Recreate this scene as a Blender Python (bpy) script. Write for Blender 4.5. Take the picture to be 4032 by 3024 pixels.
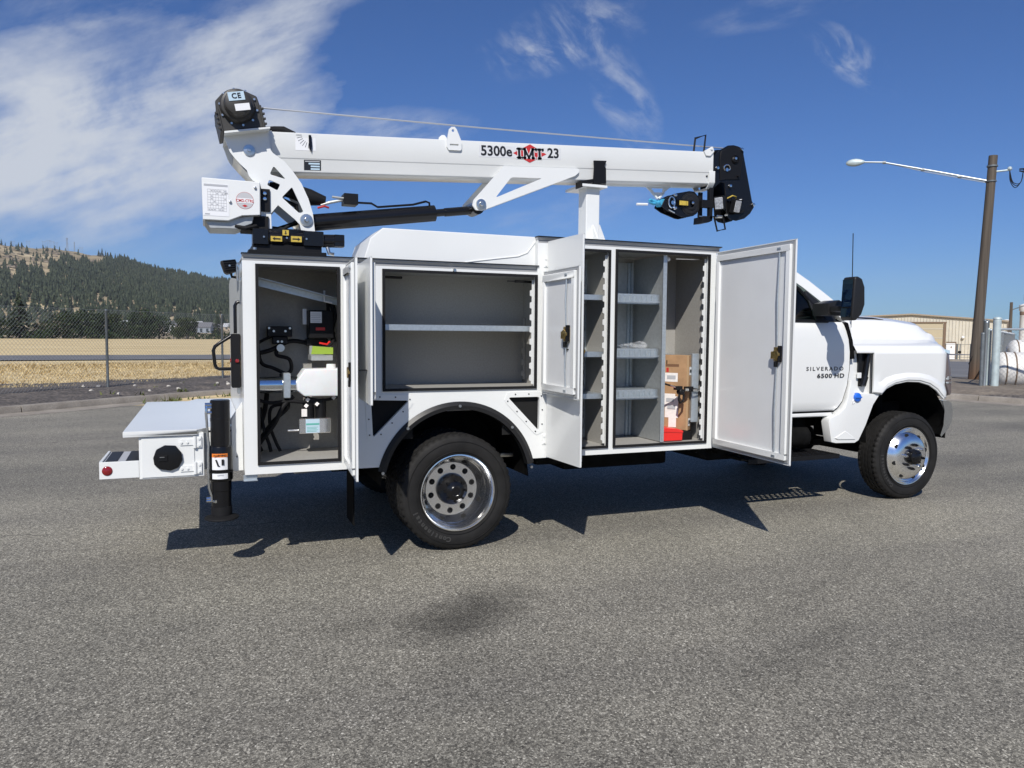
import bpy, bmesh, math, random
from mathutils import Matrix, Vector
from mathutils.geometry import tessellate_polygon

for o in list(bpy.data.objects):
    bpy.data.objects.remove(o, do_unlink=True)
sc = bpy.context.scene
col = sc.collection
RAD = math.radians
rng = random.Random(11)

# ------------------------------------------------------------------ camera
CAM = Vector((-1.596, -4.916, 1.4765))
yaw, pit, rol = RAD(22.03), RAD(3.697), RAD(0.4545)
fw = Vector((math.sin(yaw)*math.cos(pit), math.cos(yaw)*math.cos(pit), -math.sin(pit)))
r0 = Vector((math.cos(yaw), -math.sin(yaw), 0)); u0 = r0.cross(fw)
rr = r0*math.cos(rol) + u0*math.sin(rol); uu = -r0*math.sin(rol) + u0*math.cos(rol)
cd = bpy.data.cameras.new('camera'); cam = bpy.data.objects.new('camera', cd); col.objects.link(cam)
cam.matrix_world = Matrix(((rr.x, uu.x, -fw.x, CAM.x), (rr.y, uu.y, -fw.y, CAM.y), (rr.z, uu.z, -fw.z, CAM.z), (0, 0, 0, 1)))
cd.sensor_fit = 'HORIZONTAL'; cd.sensor_width = 36; cd.lens = 36*3006.8/4032
cd.clip_start = 0.05; cd.clip_end = 20000
sc.camera = cam

# ------------------------------------------------------------------ sky and sun
SUN = Vector((-0.53, -0.92, 1.0)).normalized()
w = bpy.data.worlds.new('World'); sc.world = w; w.use_nodes = True
nt = w.node_tree; nt.nodes.clear()
w.cycles.sampling_method = 'MANUAL'; w.cycles.sample_map_resolution = 256
N = lambda t: nt.nodes.new(t)
LK = lambda a, b: nt.links.new(a, b)
out = N('ShaderNodeOutputWorld'); bg = N('ShaderNodeBackground'); bg.inputs[1].default_value = 0.072
sky = N('ShaderNodeTexSky'); sky.sky_type = 'NISHITA'; sky.sun_disc = False
sky.sun_elevation = math.asin(SUN.z); sky.sun_rotation = math.atan2(SUN.x, SUN.y)
sky.altitude = 600; sky.air_density = 1.0; sky.dust_density = 0.35; sky.ozone_density = 3.2
tc = N('ShaderNodeTexCoord')
def M(op, a, b=None, c=None, clamp=False):
    n = N('ShaderNodeMath'); n.operation = op; n.use_clamp = clamp
    for i, v in enumerate((a, b, c)):
        if v is None: continue
        if isinstance(v, (int, float)): n.inputs[i].default_value = v
        else: LK(v, n.inputs[i])
    return n.outputs[0]
def DOT(vec):
    n = N('ShaderNodeVectorMath'); n.operation = 'DOT_PRODUCT'; LK(tc.outputs['Generated'], n.inputs[0]); n.inputs[1].default_value = vec
    return n.outputs['Value']
def dirv(az, el):
    a, e = RAD(az), RAD(el)
    return Vector((math.sin(a)*math.cos(e), math.cos(a)*math.cos(e), math.sin(e)))
NOISES = []
def streak_noise(az, el, rot, k1, k2, seed, warp, det=6):
    c = dirv(az, el); e1 = Vector((math.cos(RAD(az)), -math.sin(RAD(az)), 0)); e2 = e1.cross(c)
    t1 = e1*math.cos(RAD(rot)) + e2*math.sin(RAD(rot)); t2 = -e1*math.sin(RAD(rot)) + e2*math.cos(RAD(rot))
    cb = N('ShaderNodeCombineXYZ'); LK(M('MULTIPLY', DOT(t1), 57.3*k1), cb.inputs[0]); LK(M('MULTIPLY', DOT(t2), 57.3*k2), cb.inputs[1]); LK(M('MULTIPLY_ADD', DOT(c), 2.0, seed), cb.inputs[2])
    nz = N('ShaderNodeTexNoise'); nz.inputs['Scale'].default_value = 1.0; nz.inputs['Detail'].default_value = det; nz.inputs['Roughness'].default_value = 0.62; nz.inputs['Distortion'].default_value = warp
    LK(cb.outputs[0], nz.inputs['Vector']); return nz.outputs[0]
def blend(a, b, k): return M('ADD', M('MULTIPLY', a, 1-k), M('MULTIPLY', b, k))
fib = streak_noise(8, 16, 24, 0.16, 1.1, 5.5, 0.0, 5)
NZ = {'fan': blend(streak_noise(0, 15, 33, 0.075, 0.15, 3.1, 0.35, 9), fib, 0.22), 'flat': blend(streak_noise(15, 12, 10, 0.10, 0.26, 9.2, 0.2, 8), fib, 0.18), 'edge': streak_noise(20, 15, 20, 0.09, 0.2, 40.0, 0.0, 6), 'curl': streak_noise(35, 18, -40, 0.28, 0.52, 12.3, 0.4, 8)}
def cirrus(az, el, rot, s1, s2, lo, hi, amp, nz, pw=1.0):
    c = dirv(az, el); e1 = Vector((math.cos(RAD(az)), -math.sin(RAD(az)), 0)); e2 = e1.cross(c)
    t1 = e1*math.cos(RAD(rot)) + e2*math.sin(RAD(rot)); t2 = -e1*math.sin(RAD(rot)) + e2*math.cos(RAD(rot))
    a, b = M('MULTIPLY', DOT(t1), 57.3/s1), M('MULTIPLY', DOT(t2), 57.3/s2)
    m = M('ADD', M('SUBTRACT', 1.0, M('ADD', M('MULTIPLY', a, a), M('MULTIPLY', b, b))), M('MULTIPLY', M('SUBTRACT', NZ['edge'], 0.5), 2.2), clamp=True); m = M('MULTIPLY', m, M('GREATER_THAN', DOT(c), 0.0))
    mr = N('ShaderNodeMapRange'); mr.interpolation_type = 'SMOOTHSTEP'; mr.inputs[1].default_value = lo; mr.inputs[2].default_value = hi
    LK(NZ[nz], mr.inputs[0])
    return M('MULTIPLY', M('MULTIPLY', M('POWER', m, pw), mr.outputs[0]), amp)
layers = [
    cirrus(-7, 12.6, 16, 18, 6.8, 0.25, 0.58, 0.95, 'fan', 0.9),
    cirrus(2.6, 18.4, 38, 12, 2.6, 0.22, 0.56, 0.92, 'fan', 0.9),
    cirrus(-4, 20.5, 20, 10, 2.6, 0.42, 0.72, 0.60, 'fan'),
    cirrus(-8, 9.6, 3, 13, 2.8, 0.36, 0.64, 0.60, 'flat'),
    cirrus(10.5, 14.3, 4, 9, 1.9, 0.42, 0.68, 0.55, 'flat'),
    cirrus(3, 6.0, 6, 13, 3.0, 0.34, 0.75, 0.26, 'flat'),
    cirrus(25.5, 20.6, 12, 6.0, 2.6, 0.40, 0.76, 0.58, 'curl'),
    cirrus(30.2, 16.6, -62, 4.6, 2.2, 0.40, 0.76, 0.58, 'curl'),
    cirrus(41.0, 21.6, 6, 6.5, 1.2, 0.40, 0.70, 0.55, 'flat'),
    cirrus(45.5, 17.8, -42, 4.0, 1.3, 0.42, 0.70, 0.50, 'curl'),
    cirrus(22, 12.6, 4, 7, 1.5, 0.44, 0.70, 0.40, 'flat'),
    cirrus(26, 9.2, 8, 8.5, 2.2, 0.42, 0.74, 0.30, 'flat'),
    cirrus(-70, 24, 20, 40, 14, 0.42, 0.78, 0.5, 'fan'),
    cirrus(140, 40, 30, 45, 18, 0.46, 0.80, 0.4, 'flat'),
]
tot = layers[0]
for l in layers[1:]:
    tot = M('SUBTRACT', M('ADD', tot, l), M('MULTIPLY', tot, l))
tot = M('MINIMUM', tot, 0.9)
mx = N('ShaderNodeMix'); mx.data_type = 'RGBA'
tint = N('ShaderNodeMix'); tint.data_type = 'RGBA'; tint.blend_type = 'MULTIPLY'; tint.inputs['Factor'].default_value = 1.0; tint.inputs['B'].default_value = (0.44, 0.74, 1.20, 1); LK(sky.outputs[0], tint.inputs['A'])
LK(tot, mx.inputs['Factor']); LK(tint.outputs['Result'], mx.inputs['A']); mx.inputs['B'].default_value = (8.6, 9.1, 9.9, 1)
LK(mx.outputs['Result'], bg.inputs[0]); LK(bg.outputs[0], out.inputs[0])

sd = bpy.data.lights.new('sun', 'SUN'); sun = bpy.data.objects.new('sun', sd); col.objects.link(sun)
sd.energy = 4.7; sd.angle = RAD(0.53); sd.color = (1.0, 0.955, 0.89)
sun.rotation_euler = (-SUN).to_track_quat('-Z', 'Y').to_euler(); sun.location = (-20, -40, 50)
vs = sc.view_settings
vs.view_transform = 'Standard'; vs.look = 'None'; vs.gamma = 1.0; vs.exposure = 0.05; vs.use_curve_mapping = False

# ------------------------------------------------------------------ materials
def material(name, base, rough=0.5, metal=0.0, coat=0.0, var=0.0, vscale=8.0, bump=0.0, bscale=60.0, spec=0.5, alpha=1.0, trans=0.0, emit=None, detail=6, base2=None, ramp=(0.35, 0.65)):
    m = bpy.data.materials.new(name); m.use_nodes = True
    t = m.node_tree; b = t.nodes['Principled BSDF']
    b.inputs['Base Color'].default_value = (*base, 1); b.inputs['Roughness'].default_value = rough; b.inputs['Metallic'].default_value = metal
    b.inputs['Coat Weight'].default_value = coat; b.inputs['Coat Roughness'].default_value = 0.06
    b.inputs['Specular IOR Level'].default_value = spec; b.inputs['Alpha'].default_value = alpha; b.inputs['Transmission Weight'].default_value = trans
    if var or bump or base2:
        tcn = t.nodes.new('ShaderNodeTexCoord')
    if var or base2:
        nz = t.nodes.new('ShaderNodeTexNoise'); nz.inputs['Scale'].default_value = vscale; nz.inputs['Detail'].default_value = detail
        t.links.new(tcn.outputs['Object'], nz.inputs['Vector'])
        cr = t.nodes.new('ShaderNodeValToRGB'); cr.color_ramp.elements[0].position = ramp[0]; cr.color_ramp.elements[1].position = ramp[1]
        c2 = base2 or tuple(min(1, c*(1+var)) for c in base); c1 = base if base2 else tuple(c*(1-var) for c in base)
        cr.color_ramp.elements[0].color = (*c1, 1); cr.color_ramp.elements[1].color = (*c2, 1)
        t.links.new(nz.outputs[0], cr.inputs[0]); t.links.new(cr.outputs[0], b.inputs['Base Color'])
    if bump:
        nb = t.nodes.new('ShaderNodeTexNoise'); nb.inputs['Scale'].default_value = bscale; nb.inputs['Detail'].default_value = 4
        t.links.new(tcn.outputs['Object'], nb.inputs['Vector'])
        bp = t.nodes.new('ShaderNodeBump'); bp.inputs['Strength'].default_value = bump; bp.inputs['Distance'].default_value = 0.01
        t.links.new(nb.outputs[0], bp.inputs['Height']); t.links.new(bp.outputs[0], b.inputs['Normal'])
    return m

WHITE = material('white_paint', (0.75, 0.762, 0.745), 0.28, coat=0.35, var=0.02, vscale=2.0, bump=0.02, bscale=3)
CABW = material('cab_white_paint', (0.755, 0.765, 0.752), 0.28, coat=0.6, var=0.01, vscale=2)
LINER = material('grey_cabinet_paint', (0.32, 0.312, 0.290), 0.6, var=0.07, vscale=90, bump=0.08, bscale=200)
GALV = material('galvanised_steel', (0.50, 0.55, 0.58), 0.42, metal=0.75, var=0.06, vscale=55, detail=3)
GALVD = material('dull_zinc_sheet', (0.44, 0.46, 0.46), 0.5, metal=0.55, var=0.06, vscale=40, detail=3)
STEEL = material('bare_steel', (0.62, 0.62, 0.60), 0.3, metal=1.0, var=0.08, vscale=30)
ALU = material('polished_aluminium', (0.90, 0.905, 0.91), 0.19, metal=1.0, var=0.02, vscale=20)
CHROME = material('chrome', (0.72, 0.75, 0.78), 0.12, metal=1.0)
BLKG = material('black_gloss_paint', (0.006, 0.006, 0.007), 0.25, spec=0.4)
BLKM = material('black_powder_coat', (0.008, 0.008, 0.009), 0.45, spec=0.25, bump=0.05, bscale=150)
WNCH = material('winch_grey_black', (0.040, 0.038, 0.035), 0.5, bump=0.05, bscale=120)
PLAS = material('black_plastic', (0.015, 0.015, 0.016), 0.42, spec=0.35, bump=0.05, bscale=200)
RUB = material('black_rubber', (0.009, 0.009, 0.010), 0.7, spec=0.25)
TYRE = material('tyre_rubber', (0.0125, 0.012, 0.0115), 0.7, spec=0.3, var=0.3, vscale=9, bump=0.06, bscale=70)
TYRET = material('tyre_lettering', (0.038, 0.037, 0.035), 0.6)
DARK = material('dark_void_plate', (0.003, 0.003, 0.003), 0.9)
CHAS = material('chassis_black', (0.006, 0.006, 0.006), 0.75, spec=0.08, var=0.4, vscale=12)
ALUX = material('aluminium_extrusion', (0.46, 0.47, 0.48), 0.4, metal=0.55)
BRASS = material('yellow_zinc', (0.55, 0.38, 0.14), 0.3, metal=1.0, var=0.3, vscale=60)
REDL = material('red_lens', (0.22, 0.01, 0.012), 0.12, coat=0.6)
REDP = material('red_plastic', (0.68, 0.025, 0.02), 0.32, bump=0.03, bscale=60)
REDV = material('red_vinyl', (0.50, 0.03, 0.03), 0.4)
BLKV = material('black_vinyl', (0.012, 0.012, 0.013), 0.4)
WHTV = material('white_vinyl', (0.78, 0.79, 0.80), 0.4)
GREYV = material('grey_vinyl', (0.42, 0.43, 0.45), 0.4)
BLUV = material('pale_blue_label', (0.48, 0.62, 0.72), 0.4)
YELV = material('yellow_vinyl', (0.52, 0.38, 0.06), 0.45, var=0.15, vscale=60)
ORGV = material('orange_vinyl', (0.80, 0.22, 0.03), 0.4)
GRNV = material('green_label', (0.12, 0.42, 0.36), 0.4)
LIME = material('lime_label', (0.30, 0.44, 0.05), 0.45)
BLUE = material('blue_cap_plastic', (0.02, 0.14, 0.62), 0.35)
CYAN = material('blue_hook_paint', (0.06, 0.36, 0.58), 0.4, var=0.1, vscale=40)
CARD = material('cardboard', (0.36, 0.215, 0.11), 0.85, var=0.12, vscale=14)
PAPER = material('paper_label', (0.78, 0.75, 0.72), 0.7, var=0.05, vscale=60)
POLY = material('milky_polyethylene', (0.74, 0.76, 0.77), 0.38, var=0.03, vscale=10)
POLY.node_tree.nodes['Principled BSDF'].inputs['Subsurface Weight'].default_value = 0.25
BAG = material('clear_plastic_bag', (0.86, 0.88, 0.9), 0.14, alpha=0.16, bump=0.5, bscale=25)
LAMP = material('lamp_lens', (0.55, 0.57, 0.6), 0.18, metal=0.4, var=0.25, vscale=70)
HEADL = material('headlight_lens', (0.16, 0.13, 0.13), 0.08, metal=0.3, coat=1.0)
SEAT = material('dark_cloth', (0.02, 0.02, 0.022), 0.9)
ROPE = material('wire_rope', (0.52, 0.54, 0.56), 0.45, metal=0.7)
MIRR = material('mirror_glass', (0.8, 0.84, 0.86), 0.02, metal=1.0)

def glass_mat(name, tint, gloss):
    m = bpy.data.materials.new(name); m.use_nodes = True; t = m.node_tree; t.nodes.clear()
    o = t.nodes.new('ShaderNodeOutputMaterial'); mixs = t.nodes.new('ShaderNodeMixShader'); tr = t.nodes.new('ShaderNodeBsdfTransparent'); g = t.nodes.new('ShaderNodeBsdfGlossy')
    fr = t.nodes.new('ShaderNodeFresnel'); fr.inputs[0].default_value = gloss
    tr.inputs[0].default_value = (*tint, 1); g.inputs['Roughness'].default_value = 0.02
    t.links.new(fr.outputs[0], mixs.inputs[0]); t.links.new(tr.outputs[0], mixs.inputs[1]); t.links.new(g.outputs[0], mixs.inputs[2]); t.links.new(mixs.outputs[0], o.inputs[0])
    return m
GLASS = glass_mat('tinted_glass', (0.50, 0.66, 0.63), 1.5)
WGLASS = material('house_window_glass', (0.03, 0.04, 0.05), 0.1)

# ------------------------------------------------------------------ mesh helpers
class MB:
    def __init__(s): s.v = []; s.f = []
    def add(s, vs, fs):
        n = len(s.v); s.v += [Vector(p) for p in vs]; s.f += [tuple(i+n for i in f) for f in fs]; return s
    def box(s, x0, x1, y0, y1, z0, z1):
        return s.add([(x0,y0,z0),(x1,y0,z0),(x1,y1,z0),(x0,y1,z0),(x0,y0,z1),(x1,y0,z1),(x1,y1,z1),(x0,y1,z1)],
                     [(0,3,2,1),(4,5,6,7),(0,1,5,4),(1,2,6,5),(2,3,7,6),(3,0,4,7)])
    def prism(s, poly, a, b, axis='y', holes=()):
        mp = {'y': lambda u, v, h: (u, h, v), 'x': lambda u, v, h: (h, u, v), 'z': lambda u, v, h: (u, v, h)}[axis]
        loops = [list(poly)] + [list(h) for h in holes]
        flat = [p for l in loops for p in l]; n = len(flat)
        vs = [mp(p[0], p[1], a) for p in flat] + [mp(p[0], p[1], b) for p in flat]
        if holes:
            tris = tessellate_polygon([[Vector((p[0], p[1], 0)) for p in l] for l in loops])
            fs = [tuple(t) for t in tris] + [tuple(i+n for i in reversed(t)) for t in tris]
        else:
            fs = [tuple(range(n)), tuple(reversed(range(n, 2*n)))]
        k = 0
        for l in loops:
            m = len(l)
            for i in range(m):
                j = (i+1) % m; fs.append((k+i, k+j, k+j+n, k+i+n))
            k += m
        return s.add(vs, fs)
    def tube(s, pts, r, n=8, cap=True):
        P = [Vector(p) for p in pts]; rs = r if isinstance(r, (list, tuple)) else [r]*len(P)
        vs = []; ref = None
        for i, p in enumerate(P):
            d = (P[min(i+1, len(P)-1)] - P[max(i-1, 0)]).normalized()
            if ref is None:
                ref = Vector((0, 0, 1)) if abs(d.z) < 0.9 else Vector((1, 0, 0))
            a = (ref - d*ref.dot(d)).normalized(); b = d.cross(a); ref = a
            for k in range(n):
                t = 2*math.pi*k/n; vs.append(p + (a*math.cos(t) + b*math.sin(t))*rs[i])
        fs = []
        for i in range(len(P)-1):
            for k in range(n):
                k2 = (k+1) % n; fs.append((i*n+k, i*n+k2, (i+1)*n+k2, (i+1)*n+k))
        if cap: fs += [tuple(reversed(range(n))), tuple(range((len(P)-1)*n, len(P)*n))]
        return s.add(vs, fs)
    def cyl(s, p, q, r, n=16): return s.tube([p, q], r, n)
    def lathe(s, prof, c, axis='y', n=48, mod=None):
        vs = []; c = Vector(c)
        for k in range(n):
            t = 2*math.pi*k/n; ca, sa = math.cos(t), math.sin(t)
            for j, (r, h) in enumerate(prof):
                if mod: r = mod(k, j, r)
                vs.append(c + Vector({'y': (r*ca, h, r*sa), 'z': (r*ca, r*sa, h), 'x': (h, r*ca, r*sa)}[axis]))
        m = len(prof); fs = []
        for k in range(n):
            k2 = (k+1) % n
            for j in range(m-1): fs.append((k*m+j, k*m+j+1, k2*m+j+1, k2*m+j))
        return s.add(vs, fs)
    def ball(s, c, r, n=10, sq=(1, 1, 1)):
        prof = [(max(1e-4, r*math.sin(math.pi*i/n)), -r*math.cos(math.pi*i/n)) for i in range(n+1)]
        k = len(s.v); s.lathe(prof, (0, 0, 0), 'z', n*2)
        for i in range(k, len(s.v)):
            s.v[i] = Vector((s.v[i].x*sq[0], s.v[i].y*sq[1], s.v[i].z*sq[2])) + Vector(c)
        return s
    def xf(s, Mx, start=0):
        for i in range(start, len(s.v)): s.v[i] = Mx @ s.v[i]
        return s
    def grid(s, rows):
        n = len(rows[0]); vs = [p for r_ in rows for p in r_]; fs = []
        for i in range(len(rows)-1):
            for j in range(n-1): fs.append((i*n+j, i*n+j+1, (i+1)*n+j+1, (i+1)*n+j))
        return s.add(vs, fs)
    def mesh(s, name, mat, bevel=0.0, smooth=32, seg=1):
        me = bpy.data.meshes.new(name); me.from_pydata([tuple(p) for p in s.v], [], s.f)
        bm = bmesh.new(); bm.from_mesh(me)
        bmesh.ops.remove_doubles(bm, verts=bm.verts, dist=1e-5)
        bmesh.ops.recalc_face_normals(bm, faces=bm.faces)
        if bevel:
            ed = [e for e in bm.edges if len(e.link_faces) == 2 and e.calc_face_angle(0) > RAD(38)]
            bmesh.ops.bevel(bm, geom=ed, offset=bevel, segments=seg, affect='EDGES', profile=0.6, clamp_overlap=True)
        bm.to_mesh(me); bm.free()
        if smooth:
            me.shade_smooth(); me.set_sharp_from_angle(angle=RAD(smooth))
        me.materials.append(mat); return me
    def build(s, name, mat, parent=None, **k):
        return link(name, s.mesh(name, mat, **k), parent)
def link(name, me, parent=None):
    o = bpy.data.objects.new(name, me); col.objects.link(o)
    if parent is not None:
        o.parent = parent
        if parent.type == 'EMPTY': o.matrix_parent_inverse = Matrix.Translation(-parent.location)
    return o
def empty(name, loc=(0, 0, 0), label=None, cat=None, group=None):
    o = bpy.data.objects.new(name, None); o.location = loc; o.empty_display_size = 0.2; col.objects.link(o)
    return tag(o, label, cat, group)
def tag(o, label=None, cat=None, group=None, kind=None):
    if label: o['label'] = label
    if cat: o['category'] = cat
    if group: o['group'] = group
    if kind: o['kind'] = kind
    return o
def struct(o): o['kind'] = 'structure'; return o
def text_mesh(body, size, bold=0.0, ext=0.0006, align='CENTER', shear=0.0, space=1.0, sx=1.0):
    cu = bpy.data.curves.new('t', 'FONT'); cu.body = body; cu.size = size; cu.offset = bold; cu.extrude = ext; cu.align_x = align; cu.align_y = 'CENTER'; cu.shear = shear; cu.space_character = space; cu.resolution_u = 3
    ob = bpy.data.objects.new('t', cu); col.objects.link(ob)
    me = bpy.data.meshes.new_from_object(ob); bpy.data.objects.remove(ob, do_unlink=True)
    if sx != 1.0:
        for v_ in me.vertices: v_.co.x *= sx
    return me
def frame_m(o, right, up):
    right = Vector(right).normalized(); up = Vector(up).normalized(); n = right.cross(up)
    return Matrix(((right.x, up.x, n.x, o[0]), (right.y, up.y, n.y, o[1]), (right.z, up.z, n.z, o[2]), (0, 0, 0, 1)))
def text(name, body, size, at, mat, parent, right=(1, 0, 0), up=(0, 0, 1), **k):
    me = text_mesh(body, size, **k); me.transform(frame_m(at, right, up)); me.materials.clear(); me.materials.append(mat)
    return link(name, me, parent)
def circ(cx, cz, r, n=24, a0=0, a1=360):
    return [(cx + r*math.cos(RAD(a0+(a1-a0)*i/n)), cz + r*math.sin(RAD(a0+(a1-a0)*i/n))) for i in range(n + (a1-a0 != 360))]
# ================================================================== SETTING
def shader(name, fn):
    m = bpy.data.materials.new(name); m.use_nodes = True; t = m.node_tree; b = t.nodes['Principled BSDF']
    class S: pass
    s = S(); s.t = t; s.b = b; s.tc = t.nodes.new('ShaderNodeTexCoord').outputs['Object']
    def noise(sc_, d=4, vec=None, rough=0.5):
        n = t.nodes.new('ShaderNodeTexNoise'); n.inputs['Scale'].default_value = sc_; n.inputs['Detail'].default_value = d; n.inputs['Roughness'].default_value = rough
        t.links.new(vec or s.tc, n.inputs['Vector']); return n.outputs[0]
    def voro(sc_, vec=None, what='Color', feature='F1'):
        n = t.nodes.new('ShaderNodeTexVoronoi'); n.inputs['Scale'].default_value = sc_; n.feature = feature
        t.links.new(vec or s.tc, n.inputs['Vector']); return n.outputs[what]
    def ramp(x, stops):
        n = t.nodes.new('ShaderNodeValToRGB'); e = n.color_ramp.elements
        while len(e) < len(stops): e.new(0.5)
        for i, (p, c) in enumerate(stops):
            e[i].position = p; e[i].color = (*c, 1) if len(c) == 3 else c
        t.links.new(x, n.inputs[0]); return n.outputs[0]
    def mix(f, a, b_, mode='MIX'):
        n = t.nodes.new('ShaderNodeMix'); n.data_type = 'RGBA'; n.blend_type = mode
        for k, v in (('Factor', f), ('A', a), ('B', b_)):
            sock = n.inputs[k] if k == 'Factor' else [i for i in n.inputs if i.name == k and i.type == 'RGBA'][0]
            if isinstance(v, (int, float)): sock.default_value = v
            elif isinstance(v, tuple): sock.default_value = (*v, 1)
            else: t.links.new(v, sock)
        return [o for o in n.outputs if o.type == 'RGBA'][0]
    def math_(op, a, b_=0.0, clamp=False):
        n = t.nodes.new('ShaderNodeMath'); n.operation = op; n.use_clamp = clamp
        for i, v in enumerate((a, b_)):
            if isinstance(v, (int, float)): n.inputs[i].default_value = v
            else: t.links.new(v, n.inputs[i])
        return n.outputs[0]
    def mapping(scale=(1, 1, 1), rot=0.0, loc=(0, 0, 0), vec=None):
        n = t.nodes.new('ShaderNodeMapping'); n.inputs['Scale'].default_value = scale; n.inputs['Rotation'].default_value = (0, 0, rot); n.inputs['Location'].default_value = loc
        t.links.new(vec or s.tc, n.inputs['Vector']); return n.outputs[0]
    def bump(h, st, dist=0.01):
        n = t.nodes.new('ShaderNodeBump'); n.inputs['Strength'].default_value = st; n.inputs['Distance'].default_value = dist
        t.links.new(h, n.inputs['Height']); t.links.new(n.outputs[0], b.inputs['Normal'])
    s.noise, s.voro, s.ramp, s.mix, s.math, s.mapping, s.bump = noise, voro, ramp, mix, math_, mapping, bump
    c = fn(s)
    if c is not None: t.links.new(c, b.inputs['Base Color'])
    return m

def _asphalt(s):
    s.b.inputs['Roughness'].default_value = 0.82; s.b.inputs['Specular IOR Level'].default_value = 0.35
    cell = s.ramp(s.voro(128), [(0.0, (0.080, 0.074, 0.063)), (0.26, (0.19, 0.177, 0.146)), (0.58, (0.335, 0.315, 0.260)), (0.82, (0.50, 0.47, 0.388)), (0.97, (0.82, 0.78, 0.66))])
    fine = s.ramp(s.noise(260, 3), [(0.3, (0.50, 0.50, 0.50)), (0.64, (1.2, 1.2, 1.2))])
    c = s.mix(0.8, cell, fine, 'MULTIPLY')
    gap = s.ramp(s.voro(128, what='Distance', feature='DISTANCE_TO_EDGE'), [(0.0, (0.22, 0.22, 0.22)), (0.12, (1, 1, 1))])
    c = s.mix(0.75, c, gap, 'MULTIPLY')
    big = s.ramp(s.noise(0.35, 6, rough=0.6), [(0.32, (0.72, 0.725, 0.73)), (0.66, (1.06, 1.055, 1.04))])
    c = s.mix(1.0, c, big, 'MULTIPLY')
    str_ = s.ramp(s.noise(1.0, 6, s.mapping((0.12, 1.1, 1), RAD(-14))), [(0.30, (0.80, 0.80, 0.82)), (0.60, (1.06, 1.06, 1.05))])
    c = s.mix(1.0, c, str_, 'MULTIPLY')
    # old fluid stains soaked into the surface
    sn = s.math('MULTIPLY', s.math('SUBTRACT', s.noise(3.2, 5), 0.5), 1.1)
    def stain(x, y, a, b_, rot, amt):
        v = s.mapping((1, 1, 1), 0, (-x, -y, 0)); v2 = s.mapping((1/a, 1/b_, 0), 0, (0, 0, 0), s.mapping((1, 1, 1), RAD(-rot), (0, 0, 0), v))
        ln = s.t.nodes.new('ShaderNodeVectorMath'); ln.operation = 'LENGTH'; s.t.links.new(v2, ln.inputs[0])
        d = s.math('ADD', ln.outputs['Value'], sn)
        return s.ramp(d, [(0.25, (amt, amt, amt)), (1.0, (1, 1, 1))])
    for (ox, oy, rot, ln_, wd) in ((-2.5, 1.4, -8, 1.6, 0.006), (-5.5, 5.5, 30, 4.0, 0.010)):
        v = s.mapping((1, 1, 1), RAD(-rot), (0, 0, 0), s.mapping((1, 1, 1), 0, (-ox, -oy, 0))); sx = s.t.nodes.new('ShaderNodeSeparateXYZ'); s.t.links.new(v, sx.inputs[0])
        dd = s.math('ABSOLUTE', s.math('ADD', sx.outputs[1], s.math('MULTIPLY', sn, 0.22)))
        e = s.math('MULTIPLY', s.math('LESS_THAN', dd, wd), s.math('LESS_THAN', s.math('ABSOLUTE', sx.outputs[0]), ln_))
        c = s.mix(s.math('MULTIPLY', e, 0.6), c, (0.03, 0.028, 0.025))
    for a in STAINS: c = s.mix(1.0, c, stain(*a), 'MULTIPLY')
    s.bump(s.noise(150, 2), 0.6, 0.006)
    return c
STAINS = [(-0.33, -1.17, 0.60, 0.30, 32, 0.46), (-0.90, -1.13, 0.30, 0.14, 10, 0.78), (-0.55, -1.72, 0.30, 0.12, 5, 0.86),
          (1.05, -2.15, 0.9, 0.14, 20, 0.84), (-0.85, -2.5, 0.5, 0.14, 12, 0.82), (1.6, -1.6, 0.9, 0.13, 25, 0.88), (-2.7, 0.6, 0.9, 0.12, 8, 0.88), (6.5, 1.2, 1.8, 0.25, 30, 0.88)]
ASPH = shader('old_asphalt', _asphalt)
def _road(s):
    s.b.inputs['Roughness'].default_value = 0.85
    return s.mix(1.0, s.ramp(s.noise(0.6, 8), [(0.3, (0.13, 0.13, 0.135)), (0.7, (0.19, 0.188, 0.185))]), s.ramp(s.noise(30, 4), [(0.3, (0.8, 0.8, 0.8)), (0.7, (1.1, 1.1, 1.1))]), 'MULTIPLY')
ROADM = shader('far_road_asphalt', _road)
def _conc(s):
    s.b.inputs['Roughness'].default_value = 0.9
    c = s.ramp(s.noise(2.2, 8, rough=0.65), [(0.28, (0.20, 0.175, 0.145)), (0.7, (0.36, 0.325, 0.275))])
    c = s.mix(0.8, c, s.ramp(s.noise(60, 4), [(0.3, (0.7, 0.7, 0.7)), (0.7, (1.15, 1.15, 1.15))]), 'MULTIPLY')
    s.bump(s.noise(40, 5), 0.35); return c
CONC = shader('kerb_concrete', _conc)
def _verge(s):
    s.b.inputs['Roughness'].default_value = 0.95
    c = s.ramp(s.noise(1.3, 8, rough=0.7), [(0.30, (0.060, 0.053, 0.047)), (0.55, (0.115, 0.10, 0.088)), (0.75, (0.24, 0.20, 0.15))])
    c = s.mix(0.9, c, s.ramp(s.voro(22), [(0.1, (0.45, 0.45, 0.45)), (0.6, (1.0, 1.0, 1.0)), (0.95, (1.9, 1.85, 1.75))]), 'MULTIPLY')
    s.bump(s.noise(12, 6), 0.9, 0.05); return c
VERGE = shader('gravel_verge', _verge)
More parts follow.
